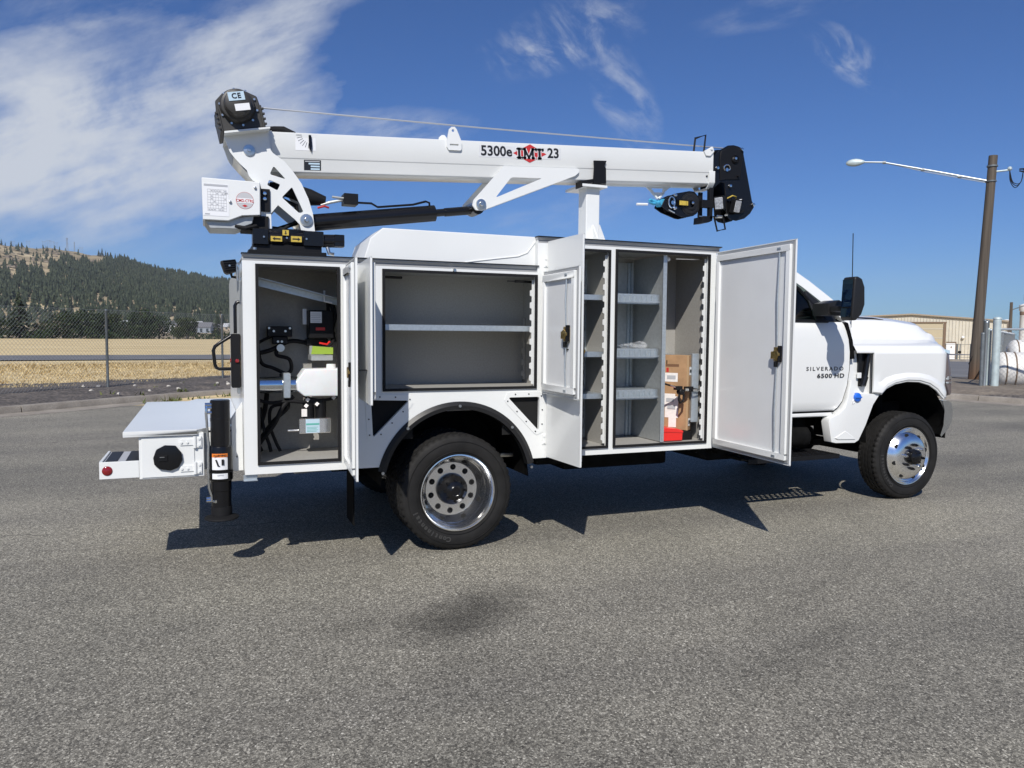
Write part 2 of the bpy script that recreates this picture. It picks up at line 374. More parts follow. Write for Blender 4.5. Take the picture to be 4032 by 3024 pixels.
def _dirt(s):
    s.b.inputs['Roughness'].default_value = 0.95
    c = s.ramp(s.noise(1.1, 8, rough=0.7), [(0.30, (0.13, 0.108, 0.085)), (0.55, (0.22, 0.185, 0.145)), (0.75, (0.31, 0.265, 0.20))])
    c = s.mix(0.8, c, s.ramp(s.noise(9, 6), [(0.3, (0.6, 0.6, 0.6)), (0.7, (1.15, 1.15, 1.15))]), 'MULTIPLY')
    s.bump(s.noise(10, 6), 0.8, 0.04); return c
DIRT = shader('bare_dirt', _dirt)
def _field(s):
    s.b.inputs['Roughness'].default_value = 0.95
    c = s.ramp(s.noise(0.25, 8, s.mapping((0.35, 1.0, 1.0)), rough=0.65), [(0.25, (0.46, 0.345, 0.17)), (0.5, (0.62, 0.49, 0.265)), (0.75, (0.74, 0.61, 0.35))])
    c = s.mix(0.7, c, s.ramp(s.noise(6, 6), [(0.3, (0.74, 0.72, 0.68)), (0.65, (1.1, 1.1, 1.08))]), 'MULTIPLY')
    s.bump(s.noise(8, 6), 0.4, 0.05); return c
FIELD = shader('dry_grass_field', _field)
def _hill(s):
    s.b.inputs['Roughness'].default_value = 0.95
    c = s.ramp(s.noise(0.012, 10, rough=0.62), [(0.35, (0.14, 0.115, 0.07)), (0.50, (0.34, 0.27, 0.16)), (0.68, (0.58, 0.475, 0.29))])
    return s.mix(0.6, c, s.ramp(s.noise(0.07, 8, s.mapping((0.5, 1, 2))), [(0.36, (0.35, 0.33, 0.3)), (0.6, (1.1, 1.1, 1.1))]), 'MULTIPLY')
HILL = shader('dry_hillside', _hill)
def foliage(name, dk, lt):
    def f(s):
        s.b.inputs['Roughness'].default_value = 0.7; s.b.inputs['Specular IOR Level'].default_value = 0.2
        gi = s.t.nodes.new('ShaderNodeNewGeometry')
        return s.mix(gi.outputs['Random Per Island'], dk, lt)
    return shader(name, f)
PINE = foliage('pine_needles', (0.016, 0.025, 0.015), (0.052, 0.066, 0.036))
LEAF = foliage('broad_leaves', (0.009, 0.018, 0.007), (0.040, 0.060, 0.020))
LEAF2 = foliage('yellow_green_leaves', (0.016, 0.026, 0.009), (0.062, 0.078, 0.024))
STRAW = foliage('dry_straw', (0.36, 0.26, 0.115), (0.72, 0.58, 0.32))
WEED = foliage('green_grass', (0.05, 0.08, 0.02), (0.16, 0.17, 0.06))
BARK = material('bark', (0.07, 0.05, 0.036), 0.9, var=0.3, vscale=14)
def _wood(s):
    s.b.inputs['Roughness'].default_value = 0.85
    c = s.ramp(s.noise(2.0, 8, s.mapping((9, 9, 0.25))), [(0.3, (0.060, 0.050, 0.040)), (0.7, (0.125, 0.108, 0.088))])
    z = s.t.nodes.new('ShaderNodeSeparateXYZ'); s.t.links.new(s.tc, z.inputs[0])
    rust = s.ramp(z.outputs[2], [(0.0, (1.25, 0.72, 0.42)), (0.9, (1.0, 0.95, 0.9))])
    s.bump(s.noise(3.0, 6, s.mapping((14, 14, 0.3))), 0.5, 0.02)
    return s.mix(1.0, c, rust, 'MULTIPLY')
POLE = shader('weathered_pole_wood', _wood)
TANKW = shader('tank_white', lambda s: s.mix(s.ramp(s.noise(2.2, 8, rough=0.7), [(0.56, (0, 0, 0)), (0.72, (1, 1, 1))]), (0.72, 0.71, 0.68), (0.42, 0.33, 0.24)))
BEIGE = material('beige_metal_siding', (0.57, 0.535, 0.45), 0.6, var=0.05, vscale=2)
BROWN = material('brown_trim', (0.17, 0.115, 0.075), 0.6)
ROOFM = material('roof_metal', (0.33, 0.27, 0.20), 0.6)
STONE = material('pale_stone', (0.50, 0.47, 0.42), 0.9, var=0.2, vscale=9, bump=0.4, bscale=20)

# ------------------------------------------------------------------ ground sheets
def catmull(P, n=8):
    P = [Vector((p[0], p[1], 0)) for p in P]; out_ = []
    for i in range(1, len(P)-2):
        for k in range(n):
            t = k/n; a, b, c, d = P[i-1], P[i], P[i+1], P[i+2]
            out_.append(0.5*((2*b) + (c-a)*t + (2*a-5*b+4*c-d)*t*t + (3*b-a-3*c+d)*t**3))
    out_.append(P[-2]); return out_
KERB = catmull([(-30, -22), (-20, -8), (-13.5, 2.2), (-8.6, 7.6), (-4.9, 10.75), (-2.9, 12.6), (-0.95, 14.15), (3, 16.2), (7.5, 16.2), (11.8, 13.6), (14.7, 9.2), (15.35, 6.6), (16.2, 1.5), (18.2, -6), (24, -18), (34, -30)], 10)
def outward(i):
    a = KERB[max(i-1, 0)]; b = KERB[min(i+1, len(KERB)-1)]; d = (b-a).normalized(); return Vector((-d.y, d.x, 0))
NK = len(KERB)
mb = MB(); mb.grid([[ (x, y, 0) for x in (-60, -30, -15, -8, -4, -2, 0, 2, 4, 8, 15, 30, 60)] for y in (-60, -30, -15, -8, -4, -2, 0, 2, 4, 8, 15, 22)])
struct(mb.build('asphalt_lot', ASPH, smooth=0))
# terrain to the horizon with the wooded hill on the left
AZR = [(-180, 1.2), (-100, 2.5), (-60, 4.5), (-30, 5.1), (-12, 5.30), (-9.7, 5.22), (-8, 5.10), (-6, 4.98), (-3.4, 4.30), (-0.9, 3.78), (2.5, 3.42), (8, 2.9), (16, 1.9), (26, 0.9), (36, 0.3), (60, 0.15), (120, 0.3), (180, 1.2)]
def lerp_tab(x, T):
    for (a, b), (c, d) in zip(T, T[1:]):
        if a <= x <= c: return b + (d-b)*(x-a)/(c-a)
    return T[-1][1]
def hnoise(a, r):
    return (math.sin(a*1.7+r*0.006)*0.5 + math.sin(a*4.3-r*0.011+1.3)*0.3 + math.sin(a*9.1+r*0.023+2.1)*0.2)
def ground_z(az, r):
    if az > 28:
        return lerp_tab(r, [(0, -0.12), (32, -0.08), (62, -0.27), (95, -0.95), (200, -1.6), (400, -2.5), (1600, -4), (20000, -40)])
    el = lerp_tab(az, AZR)
    e = lerp_tab(r, [(0, 0), (400, -0.22), (560, -0.05), (660, 0.20), (760, 0.62), (900, 0.30*el+0.55), (1200, 0.62*el+0.3), (1450, 0.88*el+0.1), (1620, el), (1800, el*0.97), (2400, el*0.6), (4000, el*0.25), (20000, 0)])
    if r < 300: return lerp_tab(r, [(0, -0.12), (150, -0.12), (300, 0.2)])
    z = 1.4765 + r*math.tan(RAD(e)); k = max(0, min(1, (r-700)/500)); return z + 3.5*k*hnoise(az, r)
AZS = [-180, -150, -120, -90, -70, -50, -40, -30, -25, -20] + [-18+i*0.75 for i in range(40)] + [13, 16, 20, 24, 28, 30, 34, 38, 42, 46, 50, 54, 58, 64, 75, 90, 120, 150, 180]
RS = [0.5, 40, 62, 95, 150, 200, 300, 400, 560, 660, 760, 830, 900, 980, 1060, 1130, 1200, 1280, 1360, 1450, 1530, 1620, 1700, 1800, 2100, 2500, 3000]
def polar(az, r, z=None):
    return Vector((CAM.x + r*math.sin(RAD(az)), CAM.y + r*math.cos(RAD(az)), ground_z(az, r) if z is None else z))
mb = MB(); mb.grid([[polar(a, r) for a in AZS] for r in RS]); struct(mb.build('hill_terrain', HILL, smooth=60))
# verge and field outside the kerb
def ringpt(i, off, z):
    p = KERB[i] + outward(i)*off; return Vector((p.x, p.y, z + 0.03*math.sin(p.x*2.1+p.y)*math.cos(p.y*1.7-p.x*0.6)*min(1, off)))
mb = MB(); mb.grid([[ringpt(i, o_, z_) for i in range(NK)] for o_, z_ in ((0.16, 0.10), (0.7, 0.14), (1.5, 0.17), (2.5, 0.18), (3.6, 0.17), (4.8, 0.15), (6.2, 0.10), (7.5, 0.0))])
struct(mb.build('gravel_verge', VERGE, smooth=60))
AF = [-75+i*2.5 for i in range(42)]
mb = MB(); mb.grid([[polar(a, r, z_) for a in AF] for r, z_ in ((17.0, 0.0), (20.5, 0.06), (24, 0.12), (30, 0.10), (36, 0.05), (60, 0.02), (100, 0.0), (150, 0.0), (178, -0.02), (190, -0.4))])
struct(mb.build('dry_field', FIELD, smooth=60))
mb = MB(); mb.grid([[(x, y + 0.03*x, 0.09) for x in range(-90, 70, 10)] for y in (37.6, 41, 46.2)]); struct(mb.build('farm_road', ROADM, smooth=0))
D52 = Vector((math.sin(RAD(52)), math.cos(RAD(52)), 0)); D52p = Vector((D52.y, -D52.x, 0))
def rp(s_, t, z): p = CAM + D52*s_ + D52p*t; return Vector((p.x, p.y, z))
mb = MB(); mb.grid([[rp(s_, t, z_) for t in (-11, -6, 0, 6, 20, 60)] for s_, z_ in ((21.3, 0.10), (21.8, 0.21), (24, 0.215), (27, 0.20), (30.6, 0.12))]); struct(mb.build('dirt_verge', DIRT, smooth=60))
mb = MB(); mb.grid([[rp(s_, t, z_) for t in (-11, 0, 20, 80)] for s_, z_ in ((30.6, 0.13), (45, 0.0), (62, -0.15))]); struct(mb.build('road', ROADM, smooth=0))
mb = MB()
for s0_, s1_, za, zb in ((62, 63.2, -0.16, -0.02),):
    mb.grid([[rp(s0_, t, za) for t in (-22, 0, 80)], [rp(s0_, t, zb) for t in (-22, 0, 80)], [rp(s1_, t, zb) for t in (-22, 0, 80)], [rp(s1_, t, -0.4) for t in (-22, 0, 80)]])
struct(mb.build('road_kerb', CONC, smooth=0))
mb = MB(); mb.grid([[rp(s_, t, z_) for t in (-22, 0, 80)] for s_, z_ in ((63, -0.10), (78, -0.42), (99, -0.90))]); struct(mb.build('dry_grass_bank', FIELD, smooth=0))

# kerb made of cast sections with open joints
kr = empty('kerb', KERB[30]); struct(kr)
acc = 0; start = 0; secs = []
for i in range(1, NK):
    acc += (KERB[i]-KERB[i-1]).length
    if acc > 3.0: secs.append((start, i)); start = i; acc = 0
secs.append((start, NK-1))
PROF = [(-0.42, 0.004), (-0.02, 0.022), (0.0, 0.115), (0.02, 0.135), (0.16, 0.14), (0.17, -0.05)]
for a, b in secs:
    mid = KERB[(a+b)//2]
    if (Vector((mid.x, mid.y, 0)) - Vector((CAM.x, CAM.y, 0))).length > 34: continue
    rows = []
    for i in range(a, b+1):
        p, n = KERB[i], outward(i); d = Vector((n.y, -n.x, 0)); sh = d*0.012 if i == a else (-d*0.012 if i == b else Vector((0, 0, 0)))
        rows.append([p + n*u + sh + Vector((0, 0, z_)) for u, z_ in PROF])
    m_ = MB(); m_.grid(rows); m_.add(rows[0], [tuple(range(6))]); m_.add(rows[-1], [tuple(range(6))])
    m_.build('kerb_section', CONC, kr, smooth=40)

# pale stones on the verge
smesh = []
for k in range(4):
    m_ = MB(); m_.ball((0, 0, 0), 0.5, 4)
    for v in m_.v: v *= 0.75 + 0.5*rng.random()
    smesh.append(m_.mesh('stone', STONE, smooth=50))
for k in range(46):
    i = rng.randrange(38, 68); off = rng.uniform(0.3, 3.6)
    if k > 37: i = rng.randrange(102, 112); off = rng.uniform(0.4, 2.5)
    p = KERB[i] + outward(i)*off; sz = rng.uniform(0.03, 0.085)
    o = link('stone', smesh[k % 4]); o.location = (p.x, p.y, 0.17); o.scale = (sz*1.5, sz*1.2, sz); o.rotation_euler = (0, 0, rng.uniform(0, 6))
    tag(o, 'small pale stone lying on the gravel verge behind the kerb', 'stone', 'pale stones on the verge')

# straw and weeds
def tufts(name, mat, spots, label, cat):
    m_ = MB()
    for (x, y, z, h, nb) in spots:
        for k in range(nb):
            a = rng.uniform(0, 6.28); l = rng.uniform(0.4, 1.3)*h; wv = 0.012 + 0.012*rng.random()
            bx, by = x + rng.uniform(-.12, .12), y + rng.uniform(-.12, .12); pa = a + 1.57
            m_.add([(bx-wv*math.cos(pa), by-wv*math.sin(pa), z), (bx+wv*math.cos(pa), by+wv*math.sin(pa), z), (bx+l*math.cos(a), by+l*math.sin(a), z+h*rng.uniform(.6, 1.1))], [(0, 1, 2)])
    me = bpy.data.meshes.new(name); me.from_pydata([tuple(v) for v in m_.v], [], m_.f); me.materials.append(mat)
    return tag(link(name, me), label, cat, kind='stuff')
sp = []
for k in range(5200):
    az = rng.uniform(-20, 6); r = 20.5 + 17*rng.random()**1.4
    if r < 20.5 + max(0, (az+8)*0.42): continue
    p = polar(az, r, 0.06); sp.append((p.x, p.y, 0.06, rng.uniform(.05, .15), 9))
for k in range(420):
    az = rng.uniform(46, 60); r = rng.uniform(22, 30); p = polar(az, r, 0.08); sp.append((p.x, p.y, 0.07, rng.uniform(.04, .10), 5))
tufts('dry_grass', STRAW, sp, 'straw coloured dry grass covering the field behind the fence', 'grass')
sp = []
for k in range(60):
    i = rng.randrange(40, 66); p = KERB[i] + outward(i)*rng.choice([-0.4, -0.42, 0.2, 0.25, rng.uniform(0.3, 3)]); z = 0.02 if (p-KERB[i]).dot(outward(i)) < 0 else 0.14
    sp.append((p.x, p.y, z, rng.uniform(.05, .13), 7))
tufts('kerb_weeds', WEED, sp, 'thin weeds growing along the kerb joint and verge', 'weeds')
# ================================================================== SERVICE TRUCK
TR = empty('service_truck', (1.5, 1.22, 0), 'white utility service truck with a crane boom on top and its side cabinet doors open', 'truck')
def part(mb_, name, mat, parent=None, **k): return mb_.build(name, mat, parent or TR, **k)

# ---- service body shell
AX, AZ_, AR = 0.007, 0.453, 0.565
arch = [(AX + AR*math.cos(a), AZ_ + AR*math.sin(a)) for a in [math.pi - math.asin((0.603-AZ_)/AR) - i*(math.pi-2*math.asin((0.603-AZ_)/AR))/36 for i in range(37)]]
outline = [(-1.37, 0.603)] + arch + [(2.085, 0.603), (2.085, 2.118), (0.583, 2.118), (0.583, 1.912), (-1.37, 1.912)]
def rect(a, b, c, d): return [(a, c), (b, c), (b, d), (a, d)]
OPEN = [(-1.283, -0.800, 0.672, 1.882), (-0.505, 0.565, 1.112, 1.882), (0.745, 1.145, 0.662, 2.082), (1.210, 2.015, 0.660, 2.090)]
def tri(p, rr_=0.012):
    o_ = []
    n = len(p)
    for i in range(n):
        a, b, c = Vector(p[i-1]), Vector(p[i]), Vector(p[(i+1) % n])
        d1 = (a-b).normalized(); d2 = (c-b).normalized()
        P0 = b+d1*rr_*1.6; P2 = b+d2*rr_*1.6
        for t in (0, .33, .66, 1): o_.append(tuple((1-t)**2*P0 + 2*t*(1-t)*(b) + t*t*P2))
    return o_
TRIA = tri([(-0.592, 1.045), (-0.340, 1.036), (-0.580, 0.800)]); TRIB = tri([(0.365, 1.040), (0.603, 1.040), (0.601, 0.798)])
m_ = MB(); m_.prism(outline, 0.0, 0.025, 'y', [rect(*o_) for o_ in OPEN] + [TRIA, TRIB]); body = part(m_, 'body_side', WHITE, smooth=30)
# window cover rings with rivets round the triangular ports
def ring(poly, k):
    c = Vector((sum(p[0] for p in poly)/len(poly), sum(p[1] for p in poly)/len(poly))); out_ = []
    n = len(poly)
    for i in range(n):
        a, b = Vector(poly[i-1]), Vector(poly[(i+1) % n]); d = (b-a).normalized(); nn = Vector((d.y, -d.x))
        if nn.dot(Vector(poly[i])-c) < 0: nn = -nn
        out_.append(tuple(Vector(poly[i]) + nn*k))
    return out_
for T_ in (TRIA, TRIB):
    m_ = MB(); m_.prism(ring(T_, 0.038), -0.0035, 0.0, 'y', [ring(T_, 0.001)]); pr = part(m_, 'port_ring', WHITE, smooth=30)
    R2_ = ring(T_, 0.022); m2 = MB()
    L_ = [Vector(p) for p in R2_]; per = sum((L_[i]-L_[i-1]).length for i in range(len(L_))); step = per/9; acc = 0; nx = 0
    for i in range(len(L_)):
        a, b = L_[i-1], L_[i]; l = (b-a).length
        while nx <= acc + l and l > 0:
            p = a + (b-a)*((nx-acc)/l); m2.cyl((p.x, -0.0075, p.y), (p.x, -0.003, p.y), 0.0048, 8); nx += step
        acc += l
    m2.build('rivets', BLKM, pr, smooth=30)
    xs = [p[0] for p in T_]; zs = [p[1] for p in T_]
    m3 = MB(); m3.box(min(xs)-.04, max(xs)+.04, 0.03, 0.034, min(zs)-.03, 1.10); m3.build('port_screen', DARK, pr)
# seals round the openings
for (a, b, c, d) in OPEN:
    m_ = MB(); s_ = 0.012
    m_.prism([(a-s_, c-s_), (b+s_, c-s_), (b+s_, d+s_), (a-s_, d+s_)], -0.012, -0.0005, 'y', [rect(a+.006, b-.006, c+.006, d-.006)])
    part(m_, 'door_seal', RUB, smooth=30)
# fender flare
fl = [(AX + AR*math.cos(a), AZ_ + AR*math.sin(a)) for a in [math.pi - 0.20 - i*(math.pi-0.40)/40 for i in range(41)]]
fl_o = [(AX + (AR+.004)*math.cos(a), AZ_ + (AR+.004)*math.sin(a)) for a in [math.pi - 0.22 - i*(math.pi-0.44)/40 for i in range(41)]]
fl_i = [(AX + (AR-.048)*math.cos(a), AZ_ + (AR-.048)*math.sin(a)) for a in [math.pi - 0.22 - i*(math.pi-0.44)/40 for i in range(41)]]
m_ = MB(); m_.grid([[(p[0], -0.004, p[1]) for p in fl_o], [(p[0], -0.020, p[1]) for p in [(0.5*(a[0]+b[0]), 0.5*(a[1]+b[1])) for a, b in zip(fl_o, fl_i)]], [(p[0], -0.016, p[1]) for p in fl_i], [(p[0], 0.05, p[1]) for p in fl_i]])
flare = part(m_, 'fender_flare', PLAS, smooth=25)
for a in (168, 132, 90, 45, 10):
    x, z = AX + (AR-.026)*math.cos(RAD(a)), AZ_ + (AR-.026)*math.sin(RAD(a))
    MB().cyl((x, -0.027, z), (x, -0.012, z), 0.010, 8).build('bolt', STEEL, flare, smooth=30)
# wheel housing behind flare
m_ = MB(); hp = [(AX + 0.53*math.cos(a), AZ_ + 0.53*math.sin(a)) for a in [math.pi*.99 - i*math.pi*.98/30 for i in range(31)]]
m_.grid([[(p[0], 0.03, p[1]) for p in hp], [(p[0], 0.62, p[1]) for p in hp]]); m_.add([(p[0], 0.62, p[1]) for p in hp], [tuple(range(31))])
part(m_, 'wheel_housing', CHAS, smooth=40)

def liner(a, b, c, d, dep, mat=LINER, xl=0, xr=0):
    m_ = MB(); t = 0.006
    m_.box(a-xl-t, b+xr+t, dep, dep+t, c-t, d+.02)
    m_.box(a-xl-t, a-xl, 0.026, dep, c-t, d+.02); m_.box(b+xr, b+xr+t, 0.026, dep, c-t, d+.02)
    m_.box(a-xl, b+xr, 0.026, dep, c-t, c-.001); m_.box(a-xl, b+xr, 0.026, dep, d+.014, d+.02)
    return part(m_, 'cabinet_liner', mat, smooth=0)
L1 = liner(*OPEN[0], 0.552, xl=0.05, xr=0.10)
L2 = liner(*OPEN[1], 0.50, xl=0.06, xr=0.115)
L3 = liner(*OPEN[2], 0.50, xl=0.05, xr=0.02)
L4 = liner(*OPEN[3], 0.50, xl=0.02, xr=0.045)
# outer skins: ends, inner wall, tops, far side pack, bed
m_ = MB()
m_.box(-1.37, -1.366, 0.025, 2.44, 0.603, 1.912); m_.box(2.081, 2.085, 0.025, 2.44, 0.603, 2.118)
m_.box(-1.366, 0.583, 0.56, 0.566, 0.90, 1.93); m_.box(0.583, 2.081, 0.56, 0.566, 0.90, 2.13)
m_.box(-1.37, 0.583, 0.03, 0.566, 1.93, 1.938); m_.box(0.583, 2.10, 0.03, 2.40, 2.134, 2.142); m_.box(0.579, 0.583, 0.0, 0.566, 1.912, 2.134)
m_.box(-1.366, 2.081, 0.566, 1.88, 0.96, 0.985)
m_.box(-1.366, 0.583, 1.87, 2.44, 1.905, 1.938); m_.box(-1.366, 2.081, 1.874, 1.88, 0.90, 1.93)
m_.box(-1.366, -0.56, 2.415, 2.44, 0.603, 1.905); m_.box(0.57, 2.081, 2.415, 2.44, 0.603, 2.13); m_.box(-0.56, 0.57, 2.415, 2.44, 1.02, 1.905)
m_.box(-1.366, -0.56, 0.03, 0.56, 0.603, 0.66); m_.box(0.58, 2.081, 0.03, 0.56, 0.605, 0.652)
part(m_, 'body_panels', WHITE, smooth=0)
# aluminium drip rails with black edge trim
for (xa, xb, z) in ((-1.37, 0.583, 1.912), (0.583, 2.125, 2.118)):
    m_ = MB(); P_ = [(0.0, z), (0.012, z+.010), (0.020, z+.022), (0.016, z+.034), (-0.004, z+.036), (-0.004, z+.040), (0.05, z+.040), (0.05, z)]
    m_.prism(P_, xa, xb, 'x'); rail = part(m_, 'drip_rail', ALUX, smooth=40)
    m2 = MB(); m2.box(xa-.004, xb+.004, -0.012, 0.052, z+.0405, z+.047); m2.build('edge_trim', BLKM, rail)
# raised cover above the middle cabinet
cov = [(-0.625, 1.955), (0.655, 1.955), (0.655, 2.163), (-0.500, 2.163), (-0.581, 2.093)]
m_ = MB(); m_.prism(cov, 0.05, 0.60, 'y'); cv = part(m_, 'raised_cover', WHITE, bevel=0.006, seg=2, smooth=12)
MB().tube([(0.06, 0.049, 1.965), (0.28, 0.049, 1.998), (0.45, 0.049, 2.022), (0.52, 0.049, 2.05), (0.60, 0.049, 2.155)], 0.005, 6).build('crease_ridge', WHITE, cv)  # thin raised tube added to draw the crease line of the cover

# ---- cabinet fittings : middle
def shelf(a, b, y0, y1, z, lip=0.034, parent=None, mat=GALV):
    m_ = MB(); m_.box(a, b, y0, y1, z+lip-.002, z+lip); m_.box(a, b, y0-.002, y0, z, z+lip+.002); m_.box(a, b, y0-.002, y0+.012, z-.001, z+.001)
    return part(m_, 'shelf', mat, parent, smooth=0)
shelf(-0.545, 0.612, 0.06, 0.47, 1.500, 0.036, L2)
def comb(b, y, z0, z1, parent, mat, pitch=0.085):
    m_ = MB(); m_.box(b-.016, b+.001, y, y+.003, z0, z1); z = z0+.02
    while z < z1-.06:
        m_.prism([(b-.016, z), (b-.030, z+.006), (b-.030, z+pitch*.55-.006), (b-.016, z+pitch*.55)], y, y+.003, 'y'); z += pitch
    return part(m_, 'shelf_track', mat, parent, smooth=0)
TRK = material('pale_track', (0.62, 0.63, 0.62), 0.5)
comb(0.566, 0.030, 1.13, 1.86, L2, TRK); comb(1.146, 0.030, 0.68, 2.06, L3, TRK); comb(2.016, 0.030, 0.68, 2.07, L4, TRK); comb(0.675, 0.44, 1.14, 1.6, L2, LINER); comb(1.165, 0.38, 0.68, 2.06, L3, GALV)
for x, z in ((-0.44, 1.846), (0.50, 1.848)):
    m_ = MB(); m_.cyl((x-.07, 0.05, z), (x+.07, 0.07, z), 0.009, 8); m_.cyl((x-.13, 0.045, z), (x-.06, 0.05, z), 0.004, 6); part(m_, 'gas_strut', BLKG, L2)
MB().lathe([(0.0001, -0.020), (0.010, -0.020), (0.012, -0.014), (0.012, 0)], (-0.03, 0.0, 1.902), 'y', 12).build('door_striker', STEEL, body)

# ---- cabinet fittings : tall narrow
for z in (1.735, 1.318, 1.010): shelf(0.70, 1.16, 0.06, 0.47, z, 0.036, L3)
# ---- cabinet fittings : wide front, shelves left, open bay right
for z in (1.715, 1.305, 0.995):
    sh = shelf(1.21, 1.632, 0.085, 0.48, z, 0.072, L4)
    m_ = MB()
    for k in range(9): m_.box(1.235+k*0.046, 1.2365+k*0.046, 0.066, 0.086, z+.014, z+.062)
    m_.box(1.21, 1.632, 0.070, 0.071, z+.010, z+.022); m_.build('shelf_dividers', GALV, sh, smooth=0)
m_ = MB(); m_.prism([(1.635, 0.04), (1.668, 0.04), (1.668, 0.075), (1.664, 0.075), (1.664, 0.044), (1.635, 0.044)], 0.664, 2.085, 'z'); part(m_, 'partition_post', GALV, L4, smooth=0)
m_ = MB(); m_.box(1.652, 1.655, 0.075, 0.495, 0.664, 2.085); part(m_, 'partition_sheet', GALVD, L4, smooth=0)
m_ = MB(); m_.box(1.585, 1.60, 0.47, 0.495, 0.664, 2.06); m_.box(1.615, 1.63, 0.47, 0.495, 0.664, 2.06); m_.box(1.595, 1.62, 0.488, 0.495, 0.664, 2.06); part(m_, 'upright', GALV, L4, smooth=0)
m_ = MB(); m_.box(1.215, 1.65, 0.489, 0.4945, 0.67, 2.06); part(m_, 'back_sheet', GALVD, L4, smooth=0)
m_ = MB(); m_.box(1.80, 1.985, 0.42, 0.497, 0.86, 1.33); m_.box(1.90, 1.99, 0.40, 0.42, 0.86, 1.33); part(m_, 'steel_channel', GALV, L4, bevel=0.003)
m_ = MB(); m_.prism([(1.955, 0.10), (2.01, 0.085), (2.012, 0.12), (1.96, 0.16)], 0.80, 1.34, 'z'); part(m_, 'hook_sheet', GALV, L4, bevel=0.003)
m_ = MB(); m_.cyl((1.76, 0.07, 2.066), (2.0, 0.075, 2.070), 0.008, 8); part(m_, 'gas_strut', STEEL, L4); MB().ball((1.70, 0.08, 2.06), 0.018, 6).build('cabinet_lamp', WHTV, L4)
m_ = MB(); m_.box(1.70, 1.72, 0.485, 0.498, 1.72, 1.82); part(m_, 'cable_grommet', BLKM, L4)

# ---- crane equipment in the narrow rear compartment
m_ = MB(); m_.prism([(-1.285, 1.785), (-0.73, 1.660), (-0.73, 1.70), (-1.285, 1.835)], 0.33, 0.335, 'y'); m_.prism([(-1.285, 1.833), (-0.73, 1.698), (-0.73, 1.702), (-1.285, 1.837)], 0.24, 0.33, 'y'); part(m_, 'tray', GALV, L1, smooth=0)
m_ = MB(); m_.prism([(-1.03, 1.10), (-0.985, 1.062), (-0.715, 1.058), (-0.70, 1.07), (-0.70, 1.225), (-0.72, 1.243), (-0.98, 1.240), (-1.03, 1.17)], 0.215, 0.385, 'y'); res = part(m_, 'reservoir', POLY, L1, bevel=0.018, seg=3, smooth=50)
MB().lathe([(0.0001, .105), (0.03, .105), (0.032, .08), (0.034, .075)], (-0.80, 0.30, 1.165), 'z', 16).build('filler_cap', POLY, res)
m_ = MB(); m_.cyl((-1.32, 0.31, 1.135), (-1.02, 0.31, 1.135), 0.055, 24); part(m_, 'pump_motor', CHROME, L1, smooth=40)
m_ = MB(); m_.box(-1.115, -1.070, 0.23, 0.35, 1.052, 1.215); part(m_, 'pump_head', GALV, L1, bevel=0.004)
m_ = MB(); m_.box(-1.195, -1.035, 0.44, 0.52, 1.45, 1.52); m_.box(-1.165, -1.065, 0.42, 0.50, 1.40, 1.45); mn = part(m_, 'manifold', BLKM, L1, bevel=0.004)
for x, z in ((-1.185, 1.508), (-1.05, 1.508), (-1.155, 1.488), (-1.08, 1.488), (-1.13, 1.418), (-1.105, 1.418)): MB().cyl((x, 0.415 if z < 1.45 else 0.43, z), (x, 0.46, z), 0.008, 8).build('bolt', STEEL, mn)
MB().cyl((-1.115, 0.40, 1.375), (-1.115, 0.44, 1.375), 0.026, 12).build('fitting', STEEL, mn)
m_ = MB(); m_.box(-0.935, -0.77, 0.36, 0.50, 1.44, 1.63); m_.box(-0.945, -0.80, 0.42, 0.50, 1.39, 1.44); bt = part(m_, 'control_module', BLKM, L1, bevel=0.006)
MB().box(-0.925, -0.85, 0.3575, 0.3595, 1.545, 1.62).build('label', WHTV, bt); MB().box(-0.89, -0.83, 0.354, 0.36, 1.495, 1.515).build('connector', REDV, bt); MB().box(-0.965, -0.94, 0.44, 0.455, 1.535, 1.64).build('bracket', WHTV, bt)
for k in range(5): MB().box(-0.92, -0.86+0.004*(k % 2), 0.3565, 0.3574, 1.555+k*0.012, 1.558+k*0.012).build('print_line', GREYV, bt)
m_ = MB(); m_.box(-0.925, -0.78, 0.34, 0.50, 1.292, 1.33); m_.box(-0.925, -0.78, 0.42, 0.46, 1.33, 1.39); sb = part(m_, 'valve_bracket', GALVD, L1, bevel=0.003)
MB().prism([(-0.925, 1.335), (-0.78, 1.335), (-0.78, 1.38), (-0.915, 1.39)], 0.335, 0.338, 'y').build('label', LIME, sb)
m_ = MB(); m_.box(-1.02, -0.81, 0.25, 0.37, 0.812, 0.912); hb = part(m_, 'valve_block', ALU, L1, bevel=0.005)
MB().box(-0.975, -0.885, 0.2475, 0.2495, 0.816, 0.908).build('label', BLUV, hb); MB().box(-0.973, -0.887, 0.2465, 0.2474, 0.868, 0.880).build('label_band', GRNV, hb)
for k in range(4): MB().box(-0.968, -0.905+0.01*(k % 2), 0.2465, 0.2474, 0.825+k*0.009, 0.828+k*0.009).build('print_line', GRNV, hb)
MB().cyl((-1.085, 0.30, 0.83), (-1.01, 0.30, 0.83), 0.008, 8).build('fitting', STEEL, hb)
m_ = MB(); m_.cyl((-0.95, 0.30, 0.91), (-0.95, 0.30, 1.02), 0.038, 14); m_.cyl((-0.87, 0.30, 0.91), (-0.87, 0.30, 1.03), 0.036, 14); m_.box(-0.975, -0.85, 0.27, 0.33, 1.0, 1.04); cl = part(m_, 'solenoid', BLKM, L1, smooth=40)
